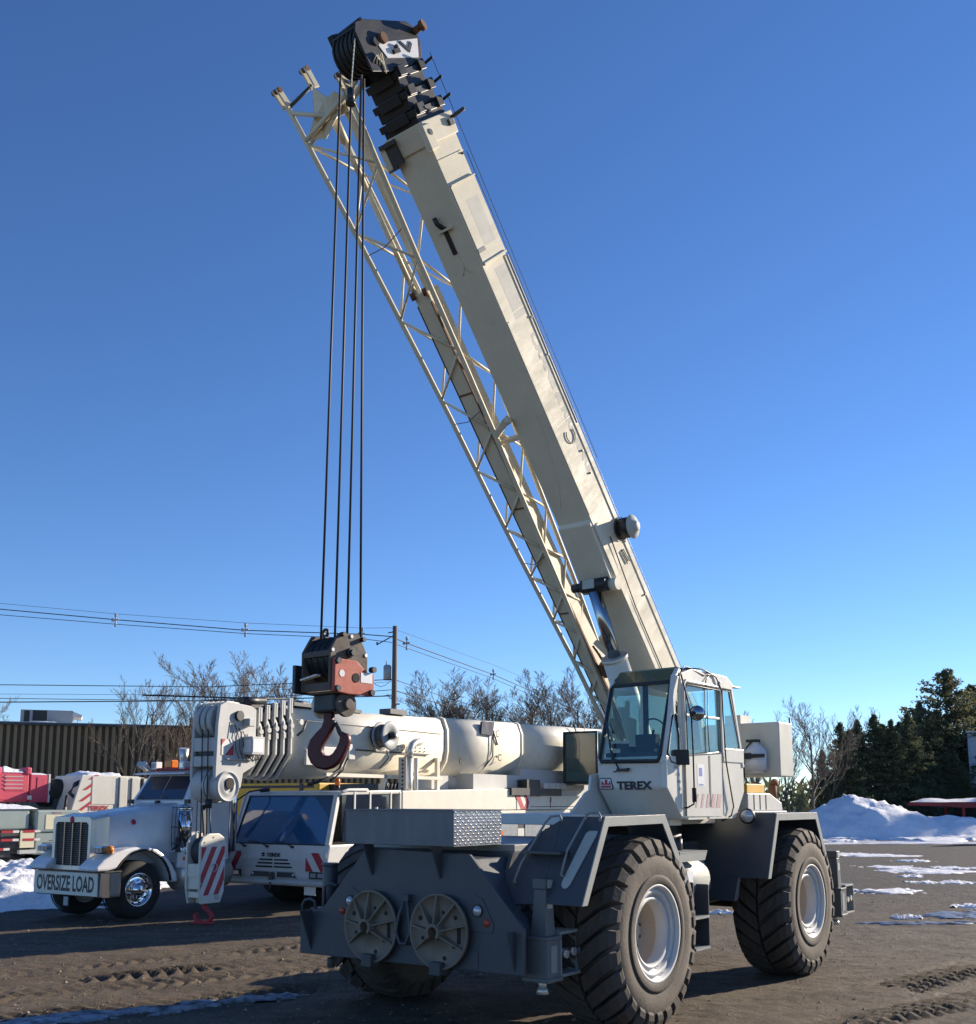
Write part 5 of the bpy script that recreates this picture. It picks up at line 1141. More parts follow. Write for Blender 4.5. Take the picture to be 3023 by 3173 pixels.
# nested telescopic sections near the head
for k in range(6):
    y = -.70 - .175 * k; w = .60 - .028 * k; h = .70 - .033 * k; z_ = -.018 * k
    mb = MB(); mb.loft([csec(y - .035, w, h, dz=z_), csec(y, w, h, dz=z_)], sm=False); c_ = mb.build('section_collar', 'at_white', ab)
    mb = MB(); mb.loft([csec(y - .16, w - .075, h - .075, dz=z_), csec(y - .04, w - .075, h - .075, dz=z_)], sm=False); mb.build('telescopic_section', 'dark_steel', c_)  # dark material stands in for the shade in the gaps between collars
    mb = MB(); z = bz(y) + z_
    for x in (-.95 + w - .05, -.95 - .2): 
        mb.box(x - .03, x + .03, y - .07, y - .04, z + h * .55, z + h + .13); mb.box(x - .03, x + .03, y - .02, y + .02, z + h * .8, z + h + .13); mb.box(x - .035, x + .035, y - .08, y + .02, z + h + .115, z + h + .135)
    mb.cyl((-.95 + w, y - .05, z + h * .45), (-.95 + w + .045, y - .05, z + h * .45), .05, n=14); mb.box(-.95 + w - .02, -.95 + w + .03, y - .06, y, z + .1, z + .2)
    mb.build('collar_lug', 'grey_white', c_)
mb = MB(); mb.box(-1.1, -.5, -1.65, -.7, 3.74, 3.82); mb.tube([(-.7, -1.75, 3.80), (-.65, -1.9, 3.82), (-.6, -2.2, 3.66)], .05); mb.cyl((-.52, -1.9, 3.86), (-.52, -1.3, 3.90), .07); mb.tube([(-1.6, -3.2, 3.90), (-.7, -1.7, 3.93), (-.6, -.6, 4.0)], .014); mb.build('top_cylinder', 'black', ab)
mb = MB(); mb.box(-1.3, -.5, -.5, 1.6, bz(.5) + .69, bz(.5) + .76); mb.cyl((-.7, -.2, bz(0) + .78), (-.7, .1, bz(0) + .78), .06); mb.box(-.8, -.5, 2.6, 3.2, bz(3) + .69, bz(3) + .80); mb.build('top_rail', 'dark_steel', ab)
# boom head
mb = MB(); hp_ = [(-2.62, 2.62), (-2.60, 3.40), (-2.56, 3.72), (-2.40, 3.80), (-1.80, 3.76), (-1.66, 3.70), (-1.66, 2.70), (-1.95, 2.55), (-2.0, 2.30), (-2.35, 2.20), (-2.55, 2.28), (-2.62, 2.45)]
mb.prism(hp_, 'x', -.43, -.36); mb.prism(hp_, 'x', -.98, -.92); mb.box(-.95, -.40, -2.60, -2.57, 2.92, 3.16); mb.box(-.95, -.40, -2.60, -2.57, 2.66, 2.84); mb.box(-.95, -.4, -2.5, -1.7, 2.75, 3.0); mb.box(-.95, -.4, -1.9, -1.66, 2.7, 3.7)
ah = mb.build('boom_head', 'grey_white', ab, bevel=.012)
mb = MB(); mb.box(-.90, -.45, -2.55, -2.45, 2.85, 2.91); mb.cyl((-.36, -2.12, 3.56), (-.30, -2.12, 3.56), .09, n=20); mb.build('head_pin', 'black', ab)
for x in (-.82, -.68, -.54):
    mb = MB(); mb.lathe([(.04, -.03), (.25, -.03), (.30, -.05), (.31, -.04), (.27, 0), (.31, .04), (.30, .05), (.25, .03), (.04, .03)], (x, -2.36, 3.46), (1, 0, 0), 36); mb.build('sheave', 'grey_white', ab)
mb = MB(); mb.cyl((-.98, -2.34, 2.32), (-.34, -2.34, 2.32), .25, n=40); mb.cyl((-.95, -2.34, 2.34), (-.55, -2.34, 2.34), .30, n=40); mb.lathe([(.25, -.1), (.27, -.08), (.27, .0), (.25, .02), (.21, -.02), (.12, .02), (.11, .0)], (-.33, -2.34, 2.32), (1, 0, 0), 40); mb.build('lower_sheave', 'grey_white', ab, bevel=.01)
mb = MB(); mb.cyl((-.32, -2.32, 2.37), (-.295, -2.32, 2.37), .10, n=24); mb.lathe([(.30, 0), (.31, .01), (.30, .02)], (-.62, -2.34, 2.34), (1, 0, 0), 40); mb.build('sheave_bore', 'black_rough', ab)
mb = MB(); mb.box(-.355, -.35, -2.50, -2.22, 2.86, 3.14); cg = mb.build('chevron_ground', 'stripe_white', ab)
mb = MB(); mb.prism([(-2.50, 3.14), (-2.50, 3.04), (-2.41, 3.14)], 'x', -.35, -.346); mb.prism([(-2.22, 2.86), (-2.22, 3.06), (-2.42, 2.86)], 'x', -.35, -.346); mb.build('red_stripe', 'decal_red', ab)
mb = MB(); mb.box(-.36, -.12, -2.0, -1.68, 2.88, 3.20); mb.box(-.36, -.2, -2.0, -1.85, 3.38, 3.52); mb.box(-.36, -.30, -2.4, -1.75, 2.78, 2.80); mb.build('control_box', 'grey_white', ab, bevel=.01)
mb = MB(); mb.box(-.33, -.15, -2.004, -2.0, 2.92, 3.14); mb.box(-.118, -.115, -1.98, -1.72, 2.92, 3.16); mb.build('box_label', 'label_white', ab)
mb = MB(); rr = random.Random(9)
for k in range(7):
    y = -2.3 + .1 * k; mb.tube([(-.35, y, 3.45 - .05 * k), (-.30, y + .06, 3.2 - .04 * k), (-.33, y + .12, 2.95), (-.31, y + .18, 2.8)], .008, 5)
mb.tube([(-.34, -1.9, 2.88), (-.25, -1.85, 2.78), (-.22, -1.75, 2.8), (-.2, -1.7, 2.9)], .012, 5); mb.build('cable', 'dark_steel', ab)
mb = MB(); 
for k in range(5): mb.tube([(-.9 + .12 * k, -2.55, 3.72), (-.88 + .12 * k, -2.35, 3.80), (-.86 + .12 * k, -2.1, 3.78)], .018, 6)
mb.box(-1.0, -.9, -2.5, -1.7, 3.70, 3.78); mb.build('rope_guide', 'at_cream', ab)
# upper structure: operator cab, counterweight, winch behind the big crane's cab
mb = MB(); mb.box(.02, 1.02, 9.85, 11.6, 2.50, 3.95); uc = ap(mb, 'upper_cab', 'green_glass', AT, .06)
mb = MB(); mb.box(.05, 1.0, 9.84, 9.852, 2.60, 3.86); mb.box(1.012, 1.03, 9.95, 11.3, 2.9, 3.86); mb.box(.005, .022, 9.98, 11.4, 2.75, 3.85); mb.build('upper_cab_window', 'green_glass', uc)
mb = MB(); mb.tube([(.03, 9.83, 2.58), (1.0, 9.83, 2.58), (1.0, 9.83, 3.92), (.03, 9.83, 3.92)], .04, 6, closed=True); mb.build('window_seal', 'black', uc)
mb = MB(); mb.box(-2.2, -.25, 5.6, 9.2, 2.3, 2.72); mb.box(-2.0, -.3, 8.0, 14.0, 2.2, 2.9); mb.box(-2.4, -.1, 8.5, 14.2, 1.95, 2.55); mb.box(-1.9, -.1, 12.5, 15.0, 2.3, 3.6); mb.build('slewing_platform', 'grey_white', AT)
mb = MB(); mb.box(-2.65, .15, 14.2, 15.2, 1.6, 3.4); mb.build('counterweight', 'at_white', AT, bevel=.02)
mb = MB(); mb.cyl((-.95, 8.2, 2.0), (-.95, 5.0, 2.62), .24, n=20); mb.box(-1.2, -.7, 4.5, 5.2, 2.35, 2.75); mb.build('derricking_cylinder', 'grey_white', AT)
mb = MB(); mb.box(-.2, .05, 7.7, 8.4, 2.2, 2.62); mb.box(-.15, .06, 6.9, 9.6, 2.22, 2.40); mb.build('platform_box', 'black', AT)
mb = MB(); mb.box(-.1, .05, 8.6, 11.0, 2.40, 2.55)
for k in range(4): mb.box(.05, .07, 8.9 + .35 * k, 9.1 + .35 * k, 2.44, 2.52)
mb.build('platform_rail', 'grey_white', AT)

# its hook block hanging from the head almost to the ground
H2m = ATm @ Matrix.Translation((-.53, -2.60, 0))
HK = thing('hook_block', 'white hook block with red stripes and a red hook hanging beside the truck', 'hook block', mtx=H2m)
prof2 = [(-.24, .36), (-.30, .62), (-.30, 1.36), (-.24, 1.46), (-.10, 1.52), (.12, 1.52), (.25, 1.45), (.30, 1.34), (.28, .55), (.20, .36)]
mb = MB(); mb.prism(prof2, 'x', .13, .17); ck = mb.build('cheek_plate', 'cream', HK, bevel=.012)
mb = MB(); mb.prism(prof2, 'x', -.17, -.13); mb.build('cheek_plate', 'cream', HK, bevel=.012)
mb = MB(); mb.box(-.13, .13, -.28, .26, .80, 1.02); mb.box(-.13, .13, -.26, -.24, .60, .85); mb.box(-.13, .13, -.25, .2, .46, .56); mb.box(-.1, .1, -.1, .1, .36, .5); mb.build('spacer', 'cream', HK, bevel=.008)
for x in (-.07, .0, .07):
    mb = MB(); mb.lathe([(.03, -.022), (.22, -.02), (.25, -.03), (.23, 0), (.25, .03), (.22, .02), (.03, .022)], (x, 0, 1.22), (1, 0, 0), 32); mb.build('sheave', 'dark_steel', HK)
mb = MB(); mb.prism([(-.27, .56), (-.275, 1.30), (.27, 1.30), (.255, .56), (.22, .50), (-.25, .5)], 'x', .17, .173); mb.build('chevron_ground', 'stripe_white', ck)
stripes(ck, -.27, .262, .50, 1.30, 4, .40, .173, .176, 'x')
mb = MB(); mb.cyl((.17, .12, .45), (.19, .12, .45), .04, n=16); mb.tube([(.18, -.02, .98), (.20, .03, 1.02), (.20, .08, .98), (.20, .05, .90), (.18, .0, .88)], .009, 5)
for y, z in ((-.2, 1.38), (.18, 1.38), (-.26, .7), (.24, .7), (0, 1.46)): mb.cyl((.17, y, z), (.182, y, z), .014, n=8)
mb.build('bolt', 'grey_white', HK)
hp2 = [(-.03, .38), (.03, .38), (.035, .30), (.10, .24), (.15, .14), (.12, .06), (.05, .02), (-.06, .02), (-.13, .06), (-.155, .14), (-.12, .20), (-.085, .18), (-.10, .14), (-.08, .09), (-.03, .07), (.04, .07), (.085, .11), (.08, .17), (.03, .22), (-.03, .28)]
mb = MB(); r1 = inset(hp2, -.010 if sum(hp2[i - 1][0] * hp2[i][1] - hp2[i][0] * hp2[i - 1][1] for i in range(len(hp2))) < 0 else .010)
mb.loft([[(x * 1.25, -.04, z) for x, z in r1], [(x * 1.25, -.02, z) for x, z in hp2], [(x * 1.25, .02, z) for x, z in hp2], [(x * 1.25, .04, z) for x, z in r1]]); mb.box(-.19, .19, -.045, .045, .018, .05)
mb.build('hook', 'bright_red', HK, Matrix.Rotation(R(20), 4, 'Z'))
Ai = ATm.inverted()
for dx in (-.09, .05):
    mb = MB(); mb.cyl((-.60 + dx, -2.64, 3.3), (-.56 + dx, -2.62, 1.35), .011, n=6); mb.build('hoist_rope', 'rope', AT)
mb = MB(); mb.bar((-.62, -2.62, 2.0), (-.57, -2.60, 1.48), .06, .04); mb.cyl((-.50, -2.60, 2.03), (-.42, -2.6, 1.40), .012); mb.cyl((-.52, -2.60, 2.1), (-.52, -2.60, 1.95), .06, n=14); mb.build('rope_socket', 'black', AT)

# ================================================================== WHITE CONVENTIONAL TRUCK
PTm = frame((-6.12, 18.8), 33.0)
PT = thing('semi_truck', 'white long nose semi truck with chrome grille and an OVERSIZE LOAD sign on its bumper', 'truck', mtx=PTm)
def pp(mb, name, mat, parent=None, bevel=0): return mb.build(name, mat, parent or PT, bevel=bevel)
cP = -.87
road_wheel(PT, (.0, 0, .53), r=.50, w=.30, chrome=True, rimr=.285); road_wheel(PT, (-1.46, .0, .53), r=.50, w=.30, rimr=.285)
for y in (4.9, 6.1): road_wheel(PT, (-1.0, y, .53), r=.5, w=.5, rimr=.285)
# hood: lofted from the grille shell back to the cowl
def hsec(y, w, zt, zb, c): return [(cP - w, y, zb), (cP - w, y, zt - c), (cP - w + c * .35, y, zt - c * .3), (cP - w + c, y, zt), (cP + w - c, y, zt + .0), (cP + w - c * .35, y, zt - c * .3), (cP + w, y, zt - c), (cP + w, y, zb)]
mb = MB(); mb.loft([hsec(-.70, .47, 1.80, .95, .12), hsec(-.55, .50, 1.83, .95, .16), hsec(.1, .58, 1.90, .95, .20), hsec(.75, .66, 1.98, .95, .22), hsec(1.12, .70, 2.05, .95, .22)])
hood = pp(mb, 'hood', 'truck_white', bevel=.015)
mb = MB(); mb.box(cP - .012, cP + .012, -.68, 1.1, 1.80, 1.815); 
mb = MB(); 
fr2 = lambda w, z0, z1: [(cP - w, z0), (cP - w, z1 - .05), (cP - w + .05, z1), (cP + w - .05, z1), (cP + w, z1 - .05), (cP + w, z0)]
o_ = fr2(.53, .88, 1.80); i_ = fr2(.455, .96, 1.70)
mb.loft([[(x, -.42, z) for x, z in fr2(.545, .93, 1.855)], [(x, -.70, z) for x, z in fr2(.53, .88, 1.80)]], cap=True, sm=False)
mb.loft([[(x, -.70, z) for x, z in o_], [(x, -.79, z) for x, z in o_], [(x, -.79, z) for x, z in i_], [(x, -.72, z) for x, z in i_]], cap=False, sm=False)
gs = pp(mb, 'grille_shell', 'chrome_dull', bevel=.006)
mb = MB(); mb.box(cP - .46, cP + .46, -.745, -.735, .95, 1.71); pp(mb, 'grille', 'black_rough', gs)
for k in range(19):
    mb = MB(); mb.box(cP - .45, cP + .45, -.755, -.745, .985 + .0375 * k, 1.0 + .0375 * k)
    pp(mb, 'grille_bar', 'dark_steel', gs)
for k in range(3): mb = MB(); x = cP - .455 + .2275 * (k + 1); mb.box(x - .015, x + .015, -.775, -.755, .965, 1.70); pp(mb, 'grille_rib', 'chrome', gs)
mb = MB(); mb.lathe([(0, -.015), (.05, -.012), (.062, 0)], (cP, -.79, 1.745), (0, 1, 0), 24); b = pp(mb, 'badge', 'decal_red', gs); b.scale = (1, 1, 1)
# fenders
def farch(r0, z0, n, a0, a1, ry=1.): return [(r0 * math.cos(R(a0 + (a1 - a0) * i / n)) , z0 + r0 * ry * math.sin(R(a0 + (a1 - a0) * i / n))) for i in range(n + 1)]
for s in (1, -1):
    xo = .075 if s > 0 else -1.82; xi = -.42 if s > 0 else -1.32
    ou = [(-.96, .89), (-.95, .96), (-.82, 1.07), (-.60, 1.18)] + [(-.38, 1.245), (-.15, 1.275), (.08, 1.275), (.30, 1.22), (.50, 1.10), (.66, .94), (.76, .78), (.80, .62)]
    inn = [(-.72, .89)] + [(.64 * math.cos(R(a)), .54 + .665 * math.sin(R(a))) for a in range(145, 10, -12)] + [(.66, .62)]
    mb = MB(); mb.prism(ou + inn[::-1], 'x', min(xo, xi), max(xo, xi), sm=False); fd = pp(mb, 'fender', 'truck_white', bevel=.035)
    mb = MB(); q = [(.645 * math.cos(R(a)), .54 + .675 * math.sin(R(a))) for a in range(150, 0, -10)]; mb.tube([(xo - .01 * s, y, z) for y, z in q], .022, 6); pp(mb, 'arch_lip', 'black', fd)
    mb = MB(); mb.prism([(-.62, .6), (-.5, .98), (-.2, 1.15), (.2, 1.15), (.5, .98), (.62, .6)], 'x', xi - .10 * s, xi + .02 * s) ; mb.box(xi - .02, xi + .02, -.6, .6, .55, 1.2); pp(mb, 'wheel_well', 'black_rough', fd)
    hx = -.10 if s > 0 else -1.62
    mb = MB(); mb.hexa([(hx - .13, -.80, 1.17), (hx + .12, -.84, 1.17), (hx + .14, -.58, 1.17), (hx - .13, -.58, 1.17), (hx - .13, -.80, 1.31), (hx + .12, -.84, 1.31), (hx + .14, -.58, 1.31), (hx - .13, -.58, 1.31)]); hl = pp(mb, 'headlight_pod', 'chrome', bevel=.03)
    for k in (0, 1): mb = MB(); mb.box(hx - .105 + .10 * k, hx - .02 + .10 * k, -.86, -.83, 1.195, 1.285); pp(mb, 'headlight', 'lens', hl, .006)
    mb = MB(); mb.lathe([(0, .075), (.04, .065), (.065, .03), (.07, 0), (.06, -.04)], (hx + .15 * s, -.68, 1.245), (s, -.45, 0), 18); pp(mb, 'turn_signal', 'amber', hl)
mb = MB(); mb.lathe([(0, .012), (.035, .01), (.05, 0)], (-.285, .05, 1.70), (1, 0, .25), 20); o = pp(mb, 'side_badge', 'decal_red', hood)
mb = MB(); mb.box(-.24, -.20, 1.05, 1.12, 1.3, 1.9); pp(mb, 'hood_latch', 'black', hood)
# bumper and sign
mb = MB(); mb.prism([(-1.93, -.62), (-1.85, -.74), (-.02, -.74), (.08, -.68), (.08, -.45), (.02, -.45), (.02, -.6), (-.06, -.68), (-1.8, -.68), (-1.88, -.55)], 'z', .44, .86); pp(mb, 'bumper', 'chrome', bevel=.01)
mb = MB(); mb.box(-1.95, .10, -.80, -.45, .86, .885); pp(mb, 'bumper_shelf', 'black', bevel=.004)
mb = MB(); mb.box(-1.895, -.115, -.775, -.755, .455, .845); sg_ = pp(mb, 'oversize_load_sign', 'sign_cream', bevel=.012)
text('OVERSIZE LOAD', .362, 'letter_black', 'lettering', sg_, (-1.005, -.7765, .528), (1, 0, 0), (0, 0, 1), sx=.60, bold=.010, depth=.001, align='CENTER')
mb = MB(); mb.box(-1.05, -.93, -.75, -.73, .27, .42); pp(mb, 'licence_plate', 'xfmr', PT)
# cab
mb = MB(); mb.loft([[(cP - w, y, z) for w, y, z in ((.80, 1.10, .95), (-.80, 1.10, .95), (-.80, 2.15, .95), (.80, 2.15, .95))], [(cP - w, y, z) for w, y, z in ((.80, 1.08, 2.07), (-.80, 1.08, 2.07), (-.80, 2.15, 2.07), (.80, 2.15, 2.07))], [(cP - w, y, z) for w, y, z in ((.68, 1.36, 2.56), (-.68, 1.36, 2.56), (-.72, 2.15, 2.56), (.72, 2.15, 2.56))], [(cP - w, y, z) for w, y, z in ((.62, 1.50, 2.68), (-.62, 1.50, 2.68), (-.66, 2.1, 2.70), (.66, 2.1, 2.70))]], sm=False)
cb = pp(mb, 'cab', 'truck_white', bevel=.03)
for a, b in ((-.655, -.02), (.02, .655)):
    mb = MB(); mb.add([(cP + a, 1.068, 2.10), (cP + b, 1.068, 2.10), (cP + b * .90, 1.34, 2.545), (cP + a * .90, 1.34, 2.545), (cP + a, 1.08, 2.10), (cP + b, 1.08, 2.10), (cP + b * .90, 1.36, 2.545), (cP + a * .90, 1.36, 2.545)], [(0, 1, 2, 3), (7, 6, 5, 4), (0, 4, 5, 1), (1, 5, 6, 2), (2, 6, 7, 3), (3, 7, 4, 0)]); pp(mb, 'windshield_pane', 'truck_glass', cb)
mb = MB(); mb.hexa([(cP - .72, 1.05, 2.60), (cP + .72, 1.05, 2.60), (cP + .70, 1.5, 2.64), (cP - .70, 1.5, 2.64), (cP - .72, 1.04, 2.57), (cP + .72, 1.04, 2.57), (cP + .70, 1.5, 2.60), (cP - .70, 1.5, 2.60)]); pp(mb, 'sun_visor', 'truck_white', cb, .01)
mb = MB(); mb.prism([(1.35, 2.12), (1.52, 2.52), (2.1, 2.52), (2.1, 2.12)], 'x', cP + .775, cP + .79); pp(mb, 'side_window', 'truck_glass', cb)
mb = MB(); mb.tube([(cP - .4, 1.04, 2.12), (cP - .55, 1.03, 2.17)], .01, 5); mb.tube([(cP + .3, 1.04, 2.12), (cP + .12, 1.03, 2.17)], .01, 5); mb.box(cP - .03, cP + .03, 1.0, 1.1, 2.03, 2.08); pp(mb, 'wiper', 'black', cb)
mb = MB(); mb.box(cP + .80, cP + .806, 1.30, 1.315, 1.1, 2.5); mb.box(cP + .80, cP + .806, 2.12, 2.135, 1.1, 2.5); pp(mb, 'door_gap', 'dark_steel', cb)
# roof lights and horn
for k, x in enumerate((-1.40, -.60)):
    mb = MB(); mb.box(x - .07, x + .07, 1.35, 1.5, 2.68, 2.83); l = pp(mb, 'roof_work_lamp', 'label_white', bevel=.01); mb = MB(); mb.box(x - .045, x + .045, 1.342, 1.35, 2.71, 2.80); pp(mb, 'lamp_lens', 'lens', l)
mb = MB(); mb.box(-1.50, -.25, 1.38, 1.60, 2.665, 2.71); rb = pp(mb, 'light_bar', 'bright_red', bevel=.01)
mb = MB(); mb.box(-1.12, -.92, 1.38, 1.55, 2.71, 2.86); pp(mb, 'amber_beacon', 'amber', rb, .02)
mb = MB(); mb.cyl((-.72, 1.5, 2.70), (-.66, 1.45, 3.08), .05, .10, n=14); pp(mb, 'spot_lamp', 'chrome_dull')
for x in (-1.66, -1.54): mb = MB(); mb.cyl((x, 1.4, 2.66), (x + .02, 1.2, 2.80), .025, .06, n=10); pp(mb, 'air_horn', 'chrome_dull')
# air cleaner, stack, steps, tank
mb = MB(); mb.cyl((-.02, .98, 1.28), (-.02, .98, 1.90), .135, n=28); mb.lathe([(.135, 0), (.15, .02), (.12, .09), (.0, .12)], (-.02, .98, 1.90), (0, 0, 1), 28); mb.cyl((-.02, .98, 1.1), (-.02, .98, 1.28), .10, n=20); pp(mb, 'air_cleaner', 'chrome')
mb = MB()
for k in range(4): mb.tube([(-.16 + .09 * k, .82, 1.22), (-.16 + .09 * k, .80, 1.55), (-.16 + .09 * k, .82, 1.98)], .006, 5)
for z in (1.3, 1.6, 1.95): mb.tube([(-.18, .82, z), (.0, .79, z), (.14, .84, z), (.16, 1.0, z)], .008, 5)
pp(mb, 'cleaner_guard', 'dark_steel')
for y, x in ((2.28, -.12),): mb = MB(); mb.cyl((x, y, 1.1), (x, y, 3.0), .07, n=20); pp(mb, 'exhaust_stack', 'chrome')
mb = MB(); mb.cyl((-.16, .95, .72), (-.16, 2.1, .72), .27, n=32); mb.lathe([(.27, 0), (.23, -.05), (0, -.07)], (-.16, .95, .72), (0, 1, 0), 32); pp(mb, 'fuel_tank', 'chrome_dull')
mb = MB(); mb.box(-.30, .08, .85, 1.9, 1.14, 1.19); mb.prism([(.78, .88), (.95, .86), (1.18, 1.14), (.80, 1.14)], 'x', .02, .07); sk = pp(mb, 'cab_step', 'truck_white', bevel=.006)
mb = MB(); mb.lathe([(0, .02), (.025, .015), (.035, 0)], (.07, .92, 1.03), (1, 0, 0), 14); pp(mb, 'marker_lamp', 'amber', sk)
mb = MB(); mb.cyl((-.02, .85, 1.72), (.12, .78, 1.35), .02); mb.box(.08, .11, .70, .80, 1.15, 1.42); mb.cyl((.1, .75, 1.28), (.12, .60, 1.20), .02)
for dx in (-1.6, .0): mb.box(dx - .02, dx + .1, .95, 1.0, 2.02, 2.1)
pp(mb, 'mirror', 'black')
mb = MB(); mb.box(cP - .42, cP + .1, 2.0, 8.0, .72, .95); mb.box(cP - .42, cP + .42, -.3, 2.2, .72, .95); mb.cyl((cP - .7, 0, .53), (cP + .7, 0, .53), .07); pp(mb, 'truck_frame', 'black_rough')

# ================================================================== LEFT BACKGROUND
def bgframe(u, v, az): p = gnd(u, v); return frame((p.x, p.y), az)
G = bgframe(262, 2694, -50)
gx = thing('parked_crane_rear', 'pale green crane rear with cream panel and pink counterweights under snow at left edge', 'crane', mtx=G)
def lp(u, v, Y):   # helper: a pixel at depth Y in this thing's own frame
    return G.inverted() @ at(u, v, Y)
mb = MB(); mb.box(-1.62, -.22, 0, 1.6, 1.16, 1.81); mb.box(-1.62, -.20, .05, 3.0, .50, 1.16); b1 = mb.build('engine_box', 'pale_green', gx, bevel=.05)
mb = MB(); mb.box(-1.34, -.40, -.012, 0, 1.24, 1.67); mb.build('panel', 'panel_cream', b1, bevel=.01)
text('TEREX', .09, 'decal_pink', 'lettering', gx, (-1.15, -.006, 1.70), (1, 0, 0), (0, 0, 1), sx=1.2, depth=.003)
mb = MB(); mb.box(-3.3, -1.78, .1, 2.0, 1.25, 1.86); mb.box(-5.2, -3.3, .2, 2.0, .9, 1.86); mb.build('engine_box', 'pale_green', gx, bevel=.05)
mb = MB(); mb.box(-2.4, -.15, .3, 6, .55, .75); mb.box(-4.3, -2.2, .3, 5, .45, 1.2); mb.box(-2.6, -1.25, .15, .3, .7, 1.35); mb.build('chassis', 'dark_steel', gx, bevel=.01)
for k, (x, z) in enumerate([(-2.65, 1.16), (-2.65, .92), (-2.0, 1.16), (-2.0, .92), (-2.9, .66), (-3.5, 1.1)]):
    mb = MB(); mb.box(x, x + .34, -.02, .02, z, z + .07); mb.build('tail_lamp', 'bright_red', gx); mb = MB(); mb.box(x + .34, x + .52, -.015, .015, z, z + .07); mb.build('reflector', 'stripe_white', gx)
mb = MB(); mb.box(-2.08, -1.66, -.01, .03, .72, 1.22); mb.build('lamp_bracket', 'panel_cream', gx)
mb = MB(); mb.box(-2.1, -1.6, -.05, .1, .55, .66); mb.box(-.55, .1, -.1, .0, 1.02, 1.14); mb.box(-.3, .12, -.12, -.05, .95, 1.2); mb.build('bumper_bar', 'grey_white', gx)
mb = MB(); mb.box(-1.2, -.15, -.01, .0, .90, .92); mb.box(-.75, -.73, -.01, 0, .64, .92); mb.cyl((-.7, -.02, 1.0), (-.7, -.02, 1.14), .02); mb.build('seam', 'black', gx)
for x, y in ((-.55, 1.4), (-2.9, .9)): road_wheel(gx, (x, y, .55), r=.55, w=.4)
for k, (x0_, x1_, z1) in enumerate([(-4.9, -1.98, 2.94), (-1.90, -.92, 2.98), (-.88, -.25, 2.92)]):
    mb = MB(); mb.box(x0_, x1_, 2.0, 3.2, 2.04, z1); pk = mb.build('counterweight', 'pink', gx, bevel=.03)
    mb = MB(); mb.box(x0_ + .05, x1_ - .05, 1.985, 2.0, 2.12 + .1 * 0, 2.30); mb.box(x0_ + .22, x1_ - .12, 1.985, 2.0, 2.4, z1 - .08); mb.build('recessed_panel', 'pink', pk, bevel=.01)
for k in range(4): mb = MB(); mb.box(-1.72, -1.12, 1.978, 1.985, 2.46 + .12 * k, 2.50 + .12 * k); mb.build('faded_line', 'decal_pink', gx)
for x in (-1.94, -.9): mb = MB(); mb.box(x - .06, x + .06, 1.90, 2.0, 2.12, 2.26); mb.build('catch', 'stripe_white', gx, bevel=.02)
mb = MB(); mb.box(-2.05, -1.82, 1.95, 2.4, 2.9, 3.14); mb.box(-1.05, -.86, 1.95, 2.4, 2.9, 3.14); mb.build('lifting_ear', 'pink', gx, bevel=.05)
mb = MB(); mb.box(-.28, -.22, 1.99, 3.2, 2.04, 2.94); mb.build('edge_strip', 'stripe_white', gx)
def snow_cap(parent, x0, x1, y0, y1, z, h, seed):
    mb = MB(); n = 14
    for j in range(n + 1):
        for i in range(n + 1):
            u, v = i / n, j / n; e = min(u, 1 - u, v, 1 - v) * 4; e = min(1, e); x = x0 + (x1 - x0) * u; y = y0 + (y1 - y0) * v
            mb.v.append(Vector((x, y, z + h * (e ** .5) * (.75 + .5 * fbm(x * 2 + seed, y * 2, 3, 1.)) - .01)))
    for j in range(n):
        for i in range(n): mb.f.append((j * (n + 1) + i, j * (n + 1) + i + 1, (j + 1) * (n + 1) + i + 1, (j + 1) * (n + 1) + i)); mb.sm.append(True)
    return mb.build('snow_cap', 'snow', parent, recalc=False)
snow_cap(gx, -5.2, -1.5, .05, 2.0, 1.86, .20, 1); snow_cap(gx, -4.8, -2.1, 2.0, 3.2, 2.94, .14, 2); snow_cap(gx, -1.8, -1.08, 1.98, 3.1, 2.98, .20, 3); snow_cap(gx, -.85, -.3, 2.0, 3.1, 2.92, .07, 4)
# white counterweight with red stripes, rear of another crane
G2 = bgframe(150, 2672, 33) 
p = at(318, 2505, 34.5); G2 = frame((p.x, p.y), -52)
g2 = thing('parked_crane_rear', 'cream crane rear with red striped counterweight and black hoses between pink weights and truck', 'crane', mtx=G2)
mb = MB(); mb.hexa([(-1.25, 0, 1.30), (1.6, 0, 1.30), (1.6, 1.6, 1.30), (-1.25, 1.6, 1.30), (-.78, 0, 2.92), (1.3, 0, 2.90), (1.3, 1.6, 2.9), (-.78, 1.6, 2.9)]); w_ = mb.build('counterweight', 'cream', g2, bevel=.02)
for k in range(5):
    z = 1.36 + .36 * k; mb = MB(); a = -1.10 + .12 * k
    mb.prism([(a, z), (a + .14, z), (a + .70, z + .38), (a + .56, z + .38)] if k < 4 else [(a + .05, z - .02), (a + .2, z - .02), (a + .45, z + .12), (a + .3, z + .12)], 'y', -.012, -.002); mb.build('red_stripe', 'decal_red', w_)
mb = MB(); mb.box(-.42, 1.35, -.015, -.004, 1.98, 2.88); mb.build('cover_panel', 'cream', w_, bevel=.01)
text('TEREX', .19, 'decal_red', 'lettering', g2, (-.52, -.02, 1.80), (1, 0, 0), (0, 0, 1), sx=1.3, bold=.006, depth=.004)
for x in (.55, 1.0, 1.45, 1.75):
    mb = MB(); mb.box(x, x + .30, -.05, .2, 1.7, 2.9 - .05 * x); mb.build('cabinet', 'cream', g2, bevel=.02)
    mb = MB(); mb.box(x - .02, x, -.055, .1, 1.7, 2.88 - .05 * x); mb.build('cabinet_gap', 'dark_steel', g2)
